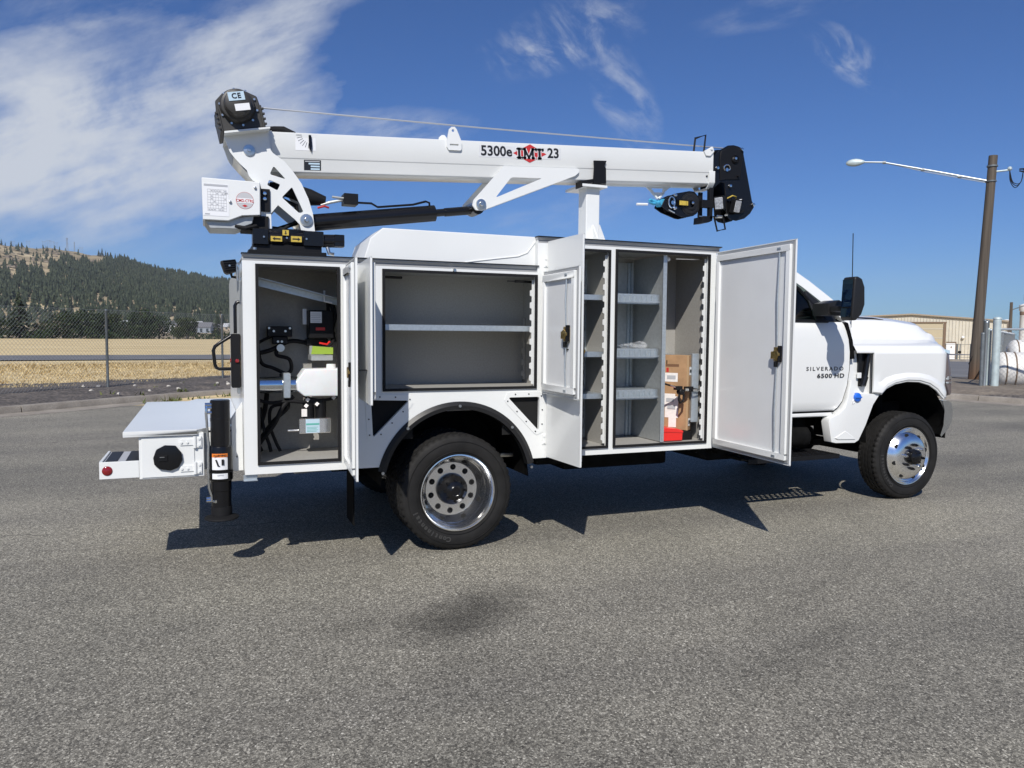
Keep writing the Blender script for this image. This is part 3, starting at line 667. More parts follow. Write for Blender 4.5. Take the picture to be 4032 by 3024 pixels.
for x, z in ((-0.96, 1.035), (-0.90, 1.005), (-0.97, 0.995), (-0.79, 1.045)): MB().add([(x-.016, .255, z), (x, .25, z-.014), (x+.016, .255, z+.004), (x, .26, z+.016)], [(0, 1, 2, 3)]).build('tag', PAPER, cl, smooth=0)
MB().box(-1.0, -0.965, 0.255, 0.265, 0.925, 0.975).build('tag', PAPER, cl)
hs = [([(-1.12, .44, 1.40), (-1.14, .42, 1.33), (-1.06, .40, 1.30), (-1.05, .42, 1.22), (-1.12, .40, 1.19)], .013), ([(-1.30, .44, 1.33), (-1.18, .42, 1.36), (-1.05, .46, 1.42), (-0.94, .46, 1.41)], .015),
      ([(-1.09, .34, 1.05), (-1.08, .34, .98), (-1.16, .36, .90), (-1.22, .38, .82), (-1.28, .40, .72)], .014), ([(-1.20, .44, 1.10), (-1.22, .44, .95), (-1.27, .42, .78), (-1.25, .38, .69)], .016),
      ([(-1.08, .36, 1.00), (-1.18, .38, .98), (-1.19, .38, .86), (-1.16, .36, .76), (-1.13, .34, .69)], .011), ([(-1.25, .40, .98), (-1.23, .38, .84), (-1.20, .36, .74), (-1.19, .34, .69)], .011),
      ([(-1.30, .30, 1.05), (-1.20, .28, 1.02), (-1.08, .26, 1.03), (-0.98, .27, 1.02), (-0.90, .30, 1.03)], .012), ([(-1.05, .28, 1.06), (-1.12, .26, .99), (-1.17, .28, .88), (-1.24, .32, .78), (-1.29, .36, .70)], .015), ([(-1.26, .44, 1.42), (-1.24, .42, 1.28), (-1.16, .42, 1.24), (-1.08, .42, 1.20)], .012), ([(-1.15, .46, 1.46), (-1.26, .48, 1.40), (-1.30, .48, 1.30)], .010), ([(-0.98, .30, 1.06), (-0.92, .28, 1.035), (-0.84, .28, 1.03), (-0.74, .30, 1.05)], .010),
      ([(-0.78, .42, 1.70), (-0.76, .40, 1.60), (-0.78, .40, 1.50), (-0.76, .42, 1.42)], .018), ([(-0.80, .42, 1.69), (-0.80, .40, 1.55), (-0.80, .42, 1.46)], .012), ([(-0.85, .36, 1.40), (-0.80, .34, 1.395), (-0.77, .38, 1.43), (-0.76, .42, 1.48)], .009)]
for pts, r in hs:
    q = catmull3 = []
    P = [Vector(pts[0])] + [Vector(p) for p in pts] + [Vector(pts[-1])]
    for i in range(1, len(P)-2):
        for k in range(5):
            t = k/5; a, b, c, d = P[i-1], P[i], P[i+1], P[i+2]
            q.append(0.5*((2*b)+(c-a)*t+(2*a-5*b+4*c-d)*t*t+(3*b-a-3*c+d)*t**3))
    q.append(P[-1]); MB().tube(q, r, 8).build('hose', RUB, L1, smooth=60)
MB().tube([(-0.84, .30, 1.76), (-0.84, .30, 1.69), (-0.79, .30, 1.68)], .007, 6).build('hanging_hook', WHTV, L1)
MB().tube([(-0.87, .345, 1.41), (-0.82, .34, 1.40), (-0.80, .35, 1.42)], .007, 6).build('hose', REDP, L1)

# ---- doors
def door(hx, z0, z1, w_, ang, sg, zc, rod_off=0.11, latch=True, gasket=None, hz=()):
    th = RAD(ang); u = Vector((sg*math.cos(th), -math.sin(th), 0)); n = Vector((-sg*math.sin(th), -math.cos(th), 0))
    Mx = Matrix(((u.x, n.x, 0, hx), (u.y, n.y, 0, -0.014), (0, 0, 1, 0), (0, 0, 0, 1)))
    def bx(m_, a, b, c, d, e, f): m_.box(a, b, c, d, e, f); return m_
    m_ = MB(); m_.box(0, w_, 0.031, 0.034, z0, z1)
    for a, b, c, d in ((0, w_, z0, z0+.006), (0, w_, z1-.006, z1), (w_-.006, w_, z0, z1), (0, .006, z0, z1)): m_.box(a, b, 0.022, 0.0311, c, d)
    ob = part(m_.xf(Mx), 'cabinet_door', WHITE, smooth=0)
    m_ = MB(); i = 0.030; k = 0.044
    for a, b, c, d in ((i, w_-i, z0+i, z0+i+k), (i, w_-i, z1-i-k, z1-i), (i, i+k*.8, z0+i+k, z1-i-k), (w_-i-k, w_-i, z0+i+k, z1-i-k)):
        m_.box(a, b, 0.0, 0.024, c, d)
    m_.xf(Mx); m_.build('door_flange', WHITE, ob, bevel=0.004, smooth=30)
    m_ = MB(); m_.box(i+k*.7, w_-i-k*.9, 0.016, 0.019, z0+i+k*.9, z1-i-k*.9); m_.xf(Mx).build('inner_panel', INNER, ob, smooth=0)
    m_ = MB()
    for a, b, c, d in ((.014, w_-.014, z0+.014, z0+.026), (.014, w_-.014, z1-.026, z1-.014), (w_-.026, w_-.014, z0+.026, z1-.026), (.014, .026, z0+.026, z1-.026)): m_.box(a, b, 0.018, 0.0305, c, d)
    m_.xf(Mx).build('door_gasket', gasket or ALUX, ob, smooth=0)
    lx = w_ - rod_off
    if not latch: return ob
    for za, zb in ((z0+.05, zc-.05), (zc+.05, z1-.05)):
        m_ = MB(); m_.tube([(lx, 0.006, za), (lx-.004, 0.0, 0.5*(za+zb)), (lx, 0.006, zb)], 0.0055, 8); m_.box(lx-.018, lx+.018, -0.004, 0.012, (za if za < zc-.2 else zb)-.006, (za if za < zc-.2 else zb)+.006)
        m_.xf(Mx).build('latch_rod', GALV, ob, smooth=40)
    m_ = MB(); m_.box(lx-.022, lx+.040, -0.006, 0.018, zc-.045, zc+.050); m_.cyl((lx+.01, -0.020, zc), (lx+.01, 0.0, zc), 0.032, 14); m_.box(lx-.04, lx-.01, -0.016, -0.004, zc-.03, zc+.02); m_.box(lx+.0, lx+.05, -0.018, -0.008, zc-.008, zc+.012)
    la = m_.xf(Mx).build('latch', BRASS, ob, bevel=0.003)
    m_ = MB(); m_.box(lx+.028, lx+.044, -0.014, 0.014, zc-.05, zc+.06); m_.box(lx-.012, lx+.012, -0.012, 0.008, zc-.085, zc-.046); m_.xf(Mx).build('latch_cover', BLKM, la, bevel=0.003)
    m_ = MB(); m_.lathe([(0.0001, 0.040), (0.035, 0.041), (0.050, 0.045), (0.056, 0.044), (0.058, 0.034)], (0, 0, 0), 'y', 24)
    for v in m_.v: v.z *= 1.3
    m_.xf(Matrix.Translation((lx+.01, 0, zc))); m_.box(lx-.014, lx+.034, 0.040, 0.105, zc+.010, zc+.016)
    m_.xf(Mx).build('door_handle', BLKG, ob, bevel=0.0, smooth=40)
    for z in hz:
        m_ = MB(); m_.box(-0.035, 0.0, 0.034, 0.039, z-.032, z+.032); m_.box(0.005, 0.045, 0.034, 0.039, z-.026, z+.026); m_.cyl((0, 0.043, z-.035), (0, 0.043, z+.035), 0.009, 10)
        for a, b in ((-.025, .02), (-.025, -.02), (.035, .016), (.035, -.016)): m_.cyl((a, 0.038, z+b), (a, 0.043, z+b), 0.006, 8)
        # hinge leaves are bolted on the closed skin line
        m_.xf(Mx).build('hinge', WHITE, ob, smooth=30)
    return ob
INNER = material('satin_white_panel', (0.78, 0.79, 0.785), 0.24, coat=0.2, var=0.02, vscale=4)
door(-0.775, 0.622, 1.910, 0.530, 86.0, -1, 1.250, 0.09)
door(-0.650, 1.070, 1.906, 0.620, 93.6, 1, 1.48, latch=False, gasket=RUB)
door(0.597, 1.064, 1.918, 0.570, 88.8, -1, 1.481, 0.15)
door(0.685, 0.613, 2.128, 0.490, 87.7, 1, 1.371, 0.085)
door(2.057, 0.613, 2.121, 0.900, 86.9, -1, 1.356, 0.14)
# hinge leaves on the body face
for x, z in ((-0.672, 1.785), (-0.668, 1.20), (0.672, 1.985), (0.672, 0.735)):
    m_ = MB(); m_.box(x-.045, x-.004, -0.005, 0.0, z-.035, z+.035); m_.box(x+.006, x+.036, -0.02, -0.004, z-.028, z+.028); m_.cyl((x, -0.012, z-.036), (x, -0.012, z+.036), 0.009, 10)
    for a, b in ((-.032, .022), (-.032, -.022), (.022, .016), (.022, -.016)): m_.cyl((x+a, -0.026 if a > 0 else -0.010, z+b), (x+a, 0, z+b), 0.006, 8)
    part(m_, 'hinge', WHITE, smooth=30)

# ---- wheels
def tyre(c, name_parent, hw=0.114, Ro=0.400):
    pr = [(0.262, -hw*.80), (0.275, -hw*.95), (0.300, -hw*1.02), (0.330, -hw*1.03), (0.355, -hw*1.0), (0.372, -hw*.95), (0.384, -hw*.90), (0.393, -hw*.82), (0.399, -hw*.74)]
    tread = []
    for y in (-.74, -.50, -.22, .06, .34, .62):
        pass
    tr = [(.400, -.74), (.400, -.56), (.388, -.55), (.388, -.48), (.400, -.47), (.401, -.20), (.389, -.19), (.389, -.12), (.401, -.11), (.401, .11), (.389, .12), (.389, .19), (.401, .20), (.400, .47), (.388, .48), (.388, .55), (.400, .56), (.400, .74)]
    prof = pr + [(a, b*hw) for a, b in tr] + [(a, -b) for a, b in reversed(pr)]
    prof = [(a*Ro/0.401, b) for a, b in prof]
    n = 150; ns = len(pr)
    def mod(k, j, r):
        if (j in (ns-2, ns-1, ns, ns+1) or j in (len(prof)-ns+1, len(prof)-ns, len(prof)-ns-1, len(prof)-ns-2)) and k % 3 == 0: return r - 0.0085
        if ns+1 < j < len(prof)-ns-2 and (k + (j//5)) % 3 == 0 and prof[j][0] > 0.395: return r - 0.004
        return r
    m_ = MB(); m_.lathe(prof, c, 'y', n, mod)
    for ra in (0.285, 0.352):
        m_.lathe([(ra-.003, -hw*1.0+.006), (ra-.001, -hw*1.035-.001), (ra+.001, -hw*1.035-.001), (ra+.003, -hw*1.0+.006)], c, 'y', 72)
    return m_.build('tyre', TYRE, name_parent, smooth=28)
def arc_text(s_, c, r, y, a0, da, size, parent):
    for i, ch in enumerate(s_):
        a = RAD(a0 - da*i); up = Vector((math.cos(a), 0, math.sin(a))); right = Vector((math.sin(a), 0, -math.cos(a)))
        text('sidewall_letter', ch, size, Vector(c) + up*r + Vector((0, y, 0)), TYRET, parent, right, up, bold=0.002, ext=0.0012)
# rear dual
ZC = 0.398
wr = empty('wheel', (0, 0.1, ZC)); wr.parent = TR; wr.matrix_parent_inverse = Matrix.Translation(-TR.location)
def sub(mb_, name, mat, wheel, **k):
    o = mb_.build(name, mat, None, **k); o.parent = wheel
    o.matrix_parent_inverse = Matrix.Translation(-Vector(wheel.location)); return o
class Proxy: pass
def wheel_children(wheel, fn):
    before = set(bpy.data.objects); fn()
    for o in set(bpy.data.objects) - before:
        if o.parent is None:
            o.parent = wheel; o.matrix_parent_inverse = Matrix.Translation(-Vector(wheel.location))
cR = Vector((0, 0.103, ZC))
def rear():
    tyre(cR, None); tyre(cR + Vector((0, 0.27, 0)), None)
    arc_text('Continental', cR, 0.322, -0.1185, 258, 5.6, 0.046, None)
    m_ = MB(); m_.lathe([(0.244, .045), (0.258, .018), (0.266, -.006), (0.264, -.012), (0.257, -.013), (0.251, -.006), (0.246, 0.006), (0.240, 0.016), (0.236, 0.024), (0.2345, 0.045), (0.228, 0.052), (0.226, 0.078), (0.224, 0.082), (0.190, 0.139), (0.186, 0.143), (0.108, 0.143), (0.108, 0.17)], (0, 0, ZC), 'y', 72)
    m_.build('rim', ALU, None, smooth=40)
    for k in range(10):
        a = RAD(36*k+14); p = Vector((0.153*math.cos(a), 0, ZC+0.153*math.sin(a)))
        m_ = MB(); m_.lathe([(0.0001, 0.1425), (0.0165, 0.1425), (0.0195, 0.1405), (0.021, 0.1435)], (p.x, 0, p.z), 'y', 16); m_.build('lug_hole', DARK, None, smooth=40)
        MB().cyl((p.x, 0.138, p.z), (p.x, 0.144, p.z), 0.0085, 6).build('lug_nut', BLKG, None)
    for k in range(8):
        a = RAD(45*k+22); c_, s_ = math.cos(a), math.sin(a)
        MB().cyl((0.2046*c_, 0.1085, ZC+0.2046*s_), (0.2180*c_, 0.1165, ZC+0.2180*s_), 0.0185, 16).build('hand_hole', DARK, None)
    m_ = MB(); m_.lathe([(0.0001, 0.040), (0.030, 0.040), (0.036, 0.046), (0.050, 0.050), (0.066, 0.055), (0.076, 0.072), (0.095, 0.085), (0.104, 0.10), (0.112, 0.15)], (0, 0, ZC), 'y', 28); m_.build('hub', BLKG, None, smooth=35)
    for k in range(8):
        a = RAD(45*k); MB().cyl((0.074*math.cos(a), 0.045, ZC+0.074*math.sin(a)), (0.074*math.cos(a), 0.085, ZC+0.074*math.sin(a)), 0.0095, 6).build('hub_bolt', BLKG, None)
wheel_children(wr, rear)
FX = 4.365
wf = empty('wheel', (FX, 0.25, ZC)); wf.parent = TR; wf.matrix_parent_inverse = Matrix.Translation(-TR.location)
cF = Vector((FX, 0.257, ZC))
def front():
    tyre(cF, None)
    arc_text('Continental', cF, 0.322, -0.1185, 232, 5.6, 0.044, None)
    m_ = MB(); m_.lathe([(0.246, .20), (0.258, .172), (0.266, .150), (0.264, .145), (0.257, .146), (0.251, .153), (0.245, .163), (0.236, .168), (0.228, .160), (0.210, .137), (0.190, .118), (0.165, .106), (0.135, .100), (0.110, .098), (0.074, .098), (0.072, .13)], (FX, 0, ZC), 'y', 72); m_.build('rim', ALU, None, smooth=40)
    for k in range(8):
        a = RAD(45*k+15); c_, s_ = math.cos(a), math.sin(a)
        MB().cyl((FX+0.198*c_, 0.121, ZC+0.198*s_), (FX+0.190*c_, 0.15, ZC+0.190*s_), 0.019, 14).build('hand_hole', DARK, None)
        a = RAD(45*k+37); c_, s_ = math.cos(a), math.sin(a)
        m_ = MB(); m_.cyl((FX+0.108*c_, 0.100, ZC+0.108*s_), (FX+0.108*c_, 0.072, ZC+0.108*s_), 0.0135, 6); m_.cyl((FX+0.108*c_, 0.072, ZC+0.108*s_), (FX+0.108*c_, 0.058, ZC+0.108*s_), 0.008, 8); m_.build('lug_nut', BLKG if k % 3 else CHROME, None, smooth=30)
    m_ = MB(); m_.lathe([(0.0001, 0.035), (0.030, 0.035), (0.038, 0.040), (0.055, 0.048), (0.066, 0.055), (0.070, 0.075), (0.073, 0.10)], (FX, 0, ZC), 'y', 28); m_.build('hub', BLKG, None, smooth=35)
    for k in range(6):
        a = RAD(60*k); MB().cyl((FX+0.05*math.cos(a), 0.035, ZC+0.05*math.sin(a)), (FX+0.05*math.cos(a), 0.06, ZC+0.05*math.sin(a)), 0.007, 6).build('hub_bolt', BLKG, None)
wheel_children(wf, front)
# wheels of the far side
wfar = []
for x, y in ((0.0, 2.34), (0.0, 2.07), (FX, 2.19)):
    e_ = empty('wheel', (x, y, ZC)); e_.parent = TR; e_.matrix_parent_inverse = Matrix.Translation(-TR.location)
    def far(x=x, y=y):
        tyre(Vector((x, y, ZC)), None)
        m_ = MB(); m_.lathe([(0.27, -.08), (0.25, -.06), (0.235, -.02), (0.10, 0.02), (0.0001, 0.02)], (x, y, ZC), 'y', 40); m_.build('rim', ALU, None, smooth=40)
    wheel_children(e_, far)

# ---- chassis
m_ = MB()
for y in (0.80, 1.58): m_.box(-1.75, 4.75, y, y+.07, 0.62, 0.83)
for x in (-1.6, -0.7, 0.9, 2.2, 3.4): m_.box(x, x+.08, 0.87, 1.58, 0.66, 0.80)
part(m_, 'frame_rails', CHAS, smooth=0)
m_ = MB(); m_.cyl((0, 0.3, ZC), (0, 2.15, ZC), 0.06, 14); m_.ball((0, 1.22, ZC), 0.20, 8); part(m_, 'drive_axle', CHAS)
m_ = MB(); m_.cyl((FX, 0.36, ZC), (FX, 2.1, ZC), 0.05, 14); m_.ball((FX, 1.5, ZC), 0.16, 8); part(m_, 'steer_axle', CHAS)
m_ = MB(); m_.box(-0.75, 0.75, 0.62, 0.70, 0.48, 0.53); m_.box(-0.55, 0.55, 0.62, 0.70, 0.44, 0.48); m_.box(-0.3, 0.3, 0.62, 0.70, 0.40, 0.44); part(m_, 'leaf_spring', CHAS); part(MB().box(3.7, 5.0, 0.62, 0.70, 0.46, 0.52), 'leaf_spring', CHAS)
m_ = MB(); m_.box(1.0, 1.95, 0.42, 0.78, 0.42, 0.595); m_.box(0.62, 0.95, 0.10, 0.75, 0.53, 0.598); part(m_, 'chassis_tanks', CHAS, bevel=0.03, seg=2)
MB().cyl((0.42, 0.30, 0.595), (0.64, 0.30, 0.590), 0.022, 10).build('exhaust_pipe', STEEL, TR)
m_ = MB(); m_.cyl((-1.02, 0.55, 0.545), (-0.60, 0.62, 0.555), 0.052, 20); part(m_, 'tail_pipe', GALVD)
m_ = MB(); m_.box(-0.645, -0.637, 0.36, 0.62, 0.14, 0.60); part(m_, 'mud_flap', CHAS)
m_ = MB(); m_.prism([(2.25, 0.50), (2.35, 0.42), (3.30, 0.42), (3.42, 0.50), (3.42, 0.76), (2.25, 0.76)], 0.42, 0.95, 'y'); m_.cyl((2.35, 0.34, 0.60), (3.33, 0.34, 0.60), 0.10, 18); part(m_, 'fuel_tank', CHAS, bevel=0.02)
# boarding step with grip holes
holes = [circ(2.60 + 0.060*i + (0.03 if j % 2 else 0), 0.19 + 0.055*j, 0.017, 10) for i in range(15) for j in range(5)]
m_ = MB(); m_.prism([(2.55, 0.14), (3.53, 0.14), (3.53, 0.46), (2.55, 0.46)], 0.458, 0.462, 'z', holes); m_.box(2.55, 3.53, 0.130, 0.140, 0.425, 0.463); m_.box(2.55, 3.53, 0.46, 0.47, 0.425, 0.463)
m_.box(2.7, 2.76, 0.40, 0.80, 0.40, 0.457); m_.box(3.3, 3.36, 0.40, 0.80, 0.40, 0.457); st = part(m_, 'boarding_step', BLKM, smooth=30)
# ---- workbench bumper at the tail
BY = 0.12
m_ = MB(); m_.prism([(-2.045, 0.10), (-1.64, 0.10), (-1.575, 0.20), (-1.372, 0.20), (-1.372, 2.40), (-1.66, 2.40), (-1.72, 2.20), (-2.045, 2.20)], 0.862, 0.884, 'z'); m_.prism([(-2.045, 0.10), (-1.64, 0.10), (-1.575, 0.20), (-1.575, 0.205), (-1.645, 0.108), (-2.045, 0.108)], 0.850, 0.862, 'z'); part(m_, 'bench_top', WHITE, bevel=0.005)
m_ = MB(); m_.box(-1.962, -1.60, BY, 2.30, 0.590, 0.861); bx_ = part(m_, 'bench_box', WHITE, bevel=0.004)
m_ = MB(); m_.box(-1.948, -1.655, BY-.006, BY, 0.600, 0.846); bd = part(m_, 'bench_box_door', WHITE, bevel=0.002)
m_ = MB(); P_ = [(-1.885, 0.72), (-1.868, 0.770), (-1.82, 0.795), (-1.76, 0.79), (-1.727, 0.745), (-1.722, 0.70), (-1.745, 0.655), (-1.79, 0.638), (-1.85, 0.65), (-1.88, 0.68)]
m_.prism(P_, BY-.026, BY-.006, 'y'); m_.build('paddle_latch', BLKG, bd, bevel=0.010, seg=3)
m_ = MB(); m_.box(-1.855, -1.805, BY-.034, BY-.026, 0.70, 0.735); m_.box(-1.85, -1.81, BY-.038, BY-.034, 0.722, 0.727); m_.build('latch_paddle', BLKM, bd, bevel=0.003); MB().box(-1.848, -1.822, BY-.0395, BY-.038, 0.723, 0.727).build('keyhole', STEEL, bd)
for z in (0.806, 0.645):
    m_ = MB(); m_.prism([(-1.745, z), (-1.735, z+.018), (-1.66, z+.018), (-1.66, z-.018), (-1.735, z-.018)], BY-.012, BY-.006, 'y'); m_.box(-1.642, -1.615, BY-.012, BY, z-.034, z+.034); m_.cyl((-1.652, BY-.012, z-.036), (-1.652, BY-.012, z+.036), 0.010, 10)
    for a, b in ((-1.728, 0), (-1.695, 0), (-1.628, .02), (-1.628, -.02)): m_.cyl((a, BY-.018, z+b), (a, BY-.01, z+b), 0.007, 8)
    m_.build('hinge', WHITE, bd, smooth=30)
# step at the tail with grip strips and round marker
m_ = MB(); m_.box(-2.175, -1.963, BY, BY+.012, 0.604, 0.706); m_.box(-2.175, -2.160, BY+.012, 0.60, 0.606, 0.706); stp = part(m_, 'tail_step', WHITE, bevel=0.002)
MB().box(-2.160, -1.963, BY+.012, 0.60, 0.690, 0.697).build('tread_plate', GREYV, stp, smooth=0)
for xa, xb in ((-2.150, -2.085), (-2.040, -1.966)):
    MB().box(xa, xb, BY+.014, 0.59, 0.697, 0.700).build('grip_strip', BLKM, stp, smooth=0)
MB().lathe([(0.0001, -.009), (0.022, -.008), (0.027, -.004), (0.029, 0)], (-2.133, BY, 0.653), 'y', 20).build('marker_lamp', REDL, stp, smooth=50)
# ---- stabiliser leg
SX, SY = -1.505, 0.115
m_ = MB(); m_.lathe([(0.0001, 1.062), (0.052, 1.062), (0.058, 1.056), (0.058, 0.95), (0.0595, 0.948), (0.0595, 0.93), (0.058, 0.928), (0.058, 0.78), (0.067, 0.775), (0.069, 0.77), (0.069, 0.57), (0.066, 0.565), (0.061, 0.56), (0.061, 0.50), (0.0585, 0.498), (0.0585, 0.395), (0.0001, 0.395)], (SX, SY, 0), 'z', 32); sl = part(m_, 'stabiliser_leg', BLKG, smooth=35)
MB().lathe([(0.0001, 0.40), (0.062, 0.40), (0.062, 0.345), (0.04, 0.338), (0.0001, 0.338)], (SX, SY, 0), 'z', 28).build('leg_foot', RUB, sl, smooth=35)
m_ = MB(); m_.lathe([(0.0001, 0.342), (0.06, 0.345), (0.100, 0.332), (0.102, 0.324), (0.098, 0.320), (0.0001, 0.318)], (0, 0, 0), 'z', 32); m_.xf(Matrix.Translation((SX, SY, 0))); m_.build('foot_pad', RUB, sl, smooth=35)
m_ = MB(); m_.tube([(-1.582, SY-.02, 1.03), (-1.586, SY-.03, .98), (-1.582, SY-.02, .90), (-1.575, SY-.03, .78), (-1.578, SY-.035, .60), (-1.575, SY-.035, .52), (-1.562, SY-.03, .475), (-1.560, SY-.03, .44)], 0.008, 8); m_.build('hydraulic_line', CHROME, sl, smooth=50)
m_ = MB()
for z in (1.035, 1.015, .985, .455, .44): m_.cyl((-1.592, SY-.02, z), (-1.552, SY-.02, z), 0.011, 8)
m_.cyl((-1.548, SY-.04, .438), (-1.538, SY-.055, .438), 0.010, 8); m_.build('hose_fittings', CHROME, sl, smooth=30)
def wrap(name, z0, z1, a0, a1, mat, r=0.0702):
    m_ = MB(); m_.grid([[(SX + r*math.cos(RAD(a0+(a1-a0)*i/10)), SY + r*math.sin(RAD(a0+(a1-a0)*i/10)), z) for i in range(11)] for z in (z0, z1)]); return m_.build(name, mat, sl, smooth=60)
wrap('warning_sticker', .635, .735, -137, -58, WHTV); wrap('sticker_header', .712, .735, -137, -58, ORGV, 0.0706); wrap('notice_sticker', .578, .612, -137, -58, WHTV); wrap('strap_band', .615, .622, -180, 0, BLKM, 0.0715)
text('sticker_word', 'WARNING', 0.016, (SX-.006, SY-.0715, .7235), BLKV, sl, bold=0.0004)
m_ = MB(); m_.prism([(-1.54, .70), (-1.53, .70), (-1.518, .664), (-1.528, .664)], SY-.0735, SY-.0725, 'y'); m_.box(-1.503, -1.488, SY-.0735, SY-.0725, .664, .70); m_.prism([(-1.528, .66), (-1.512, .655), (-1.512, .66), (-1.528, .665)], SY-.0735, SY-.0725, 'y'); m_.build('sticker_pictogram', BLKV, sl, smooth=0)
text('sticker_word', 'NOTICE', 0.010, (SX-.006, SY-.0715, .602), GREYV, sl)
# fixed corner panel and mounting between leg and cabinet
m_ = MB(); m_.prism([(-1.44, 0.603), (-1.372, 0.605), (-1.372, 1.02), (-1.40, 1.0), (-1.44, 0.93)], 0.16, 0.172, 'y', [circ(-1.41, 0.695, .006, 8)]); m_.box(-1.60, -1.372, 0.185, 0.22, 0.62, 0.85); m_.prism([(-1.46, .905), (-1.372, 1.04), (-1.372, .86)], 0.20, 0.21, 'y'); part(m_, 'leg_bracket', WHITE, bevel=0.002)
m_ = MB(); m_.prism([(-1.378, 0.565), (-1.30, 0.565), (-1.295, 0.600), (-1.378, 0.600)], 0.02, 0.022, 'y'); m_.box(-1.378, -1.295, 0.0, 0.022, 0.563, 0.567); part(m_, 'tie_down_bracket', GALV, smooth=0)
# black lamp box and grab handles on the tail face
m_ = MB(); m_.box(-1.430, -1.374, 0.27, 0.40, 1.122, 1.468); lb = part(m_, 'tail_lamp_box', BLKM, bevel=0.006)
MB().lathe([(0.0001, .258), (0.010, .259), (0.013, .264), (0.013, .27)], (-1.395, 0, 1.295), 'y', 14).build('side_lamp', REDL, lb); MB().cyl((-1.436, .33, 1.295), (-1.428, .33, 1.295), .014, 12).build('tail_lamp', REDL, lb)
def bent(pts, r, k=4): return pts
m_ = MB(); m_.tube([(-1.425, .36, 1.455), (-1.50, .36, 1.405), (-1.525, .36, 1.385), (-1.535, .36, 1.36), (-1.527, .36, 1.27), (-1.518, .36, 1.248), (-1.50, .36, 1.24), (-1.425, .36, 1.24)], 0.011, 10); part(m_, 'grab_handle', BLKG, smooth=50)
m_ = MB(); m_.tube([(-1.372, .36, 1.675), (-1.39, .36, 1.67), (-1.40, .36, 1.65), (-1.40, .36, 1.47)], 0.011, 10); part(m_, 'grab_handle', BLKG, smooth=50)
m_ = MB(); m_.box(-1.395, -1.378, .30, .36, 1.085, 1.122); m_.cyl((-1.386, .30, 1.09), (-1.386, .29, 1.09), .009, 8); part(m_, 'lamp_stay', STEEL)
# work light on the rear corner
m_ = MB(); m_.prism([(-1.492, 1.905), (-1.405, 1.918), (-1.388, 1.860), (-1.400, 1.848), (-1.452, 1.828), (-1.470, 1.838)], 0.02, 0.14, 'y'); wl = part(m_, 'work_light', BLKM, bevel=0.008, seg=2)
for k in range(5):
    z = 1.852+k*0.013; m2 = MB(); m2.prism([(-1.462-.004*k, z), (-1.402-.001*k, z+.010), (-1.402-.001*k, z+.013), (-1.462-.004*k, z+.003)], 0.012, 0.02, 'y'); m2.build('cooling_fin', GREYV if False else PLAS, wl, smooth=0)
MB().cyl((-1.440, 0.01, 1.878), (-1.440, 0.02, 1.878), 0.006, 8).build('bolt', STEEL, wl)
MB().tube([(-1.43, .08, 1.835), (-1.425, .08, 1.815), (-1.39, .08, 1.812)], .008, 8).build('bracket', BLKM, wl)
m_ = MB(); m_.tube([(-1.372, .02, 1.895), (-1.395, .02, 1.895), (-1.400, .02, 1.885), (-1.398, .02, 1.80), (-1.392, .02, 1.785), (-1.38, .02, 1.788), (-1.376, .02, 1.81)], .005, 6); part(m_, 'cable_hook', STEEL)

# ================================================================== crane
CY = 0.32; HW = 0.112; SL = 0.0573
def bt_(x): return 2.752 + (x + 1.02)*SL
crn = None
def loft_x(prof, x0, x1, zf):
    m_ = MB(); m_.grid([[(x, y, zf(x)+z) for (y, z) in prof + [prof[0]]] for x in (x0, x1)])
    for x in (x0, x1): m_.add([(x, y, zf(x)+z) for (y, z) in prof], [tuple(range(len(prof)))])
    return m_
PB = [(CY-HW, 0), (CY-HW, -.160), (CY-HW+.005, -.164), (CY-HW+.005, -.243), (CY-HW+.012, -.250), (CY+HW-.012, -.250), (CY+HW-.005, -.243), (CY+HW-.005, -.164), (CY+HW, -.160), (CY+HW, 0)]
boom = part(loft_x(PB, -1.186, 2.19, bt_), 'boom', WHITE, bevel=0.003, smooth=30)
loft_x([(CY-HW-.006, -.150), (CY-HW-.006, -.240), (CY-HW+.03, -.285), (CY+HW-.03, -.285), (CY+HW+.006, -.240), (CY+HW+.006, -.150), (CY+HW, -.150), (CY+HW, -.236), (CY+HW-.036, -.276), (CY-HW+.036, -.276), (CY-HW, -.236), (CY-HW, -.150)], 2.15, 2.205, bt_).build('boom_collar', WHITE, boom, bevel=0.002)
loft_x([(CY-HW-.005, .004), (CY-HW-.005, -.175), (CY-HW, -.175), (CY-HW, .004)], -1.19, -1.172, bt_).build('boom_flange', WHITE, boom)
ear = [(-0.023, 2.758), (-0.022, 2.801), (-0.008, 2.879), (0.010, 2.896), (0.032, 2.898), (0.046, 2.884), (0.083, 2.803), (0.083, 2.751), (0.074, 2.742), (-0.008, 2.738)]
m_ = MB(); m_.prism(ear, CY-HW-.014, CY-HW-.001, 'y', [circ(0.02, 2.872, .010, 12), [(-0.002, 2.770), (0.06, 2.773), (0.06, 2.784), (-0.002, 2.781)]]); m_.build('lifting_ear', WHITE, boom, smooth=30); MB().prism(ear, CY+HW+.001, CY+HW+.014, 'y').build('lifting_ear', WHITE, boom, smooth=30)
lug = [(0.398, 2.667), (0.976, 2.700), (0.992, 2.690), (0.988, 2.669), (0.959, 2.644), (0.27, 2.358), (0.238, 2.343), (0.19, 2.345), (0.165, 2.375), (0.172, 2.412)]
lugh = tri([(0.454, 2.592), (0.695, 2.605), (0.335, 2.440)], .012)
for y0 in (CY-HW-.013, CY+HW-.002):
    m_ = MB(); m_.prism(lug, y0, y0+.014, 'y', [lugh]); m_.build('cylinder_lug', WHITE, boom, smooth=30)
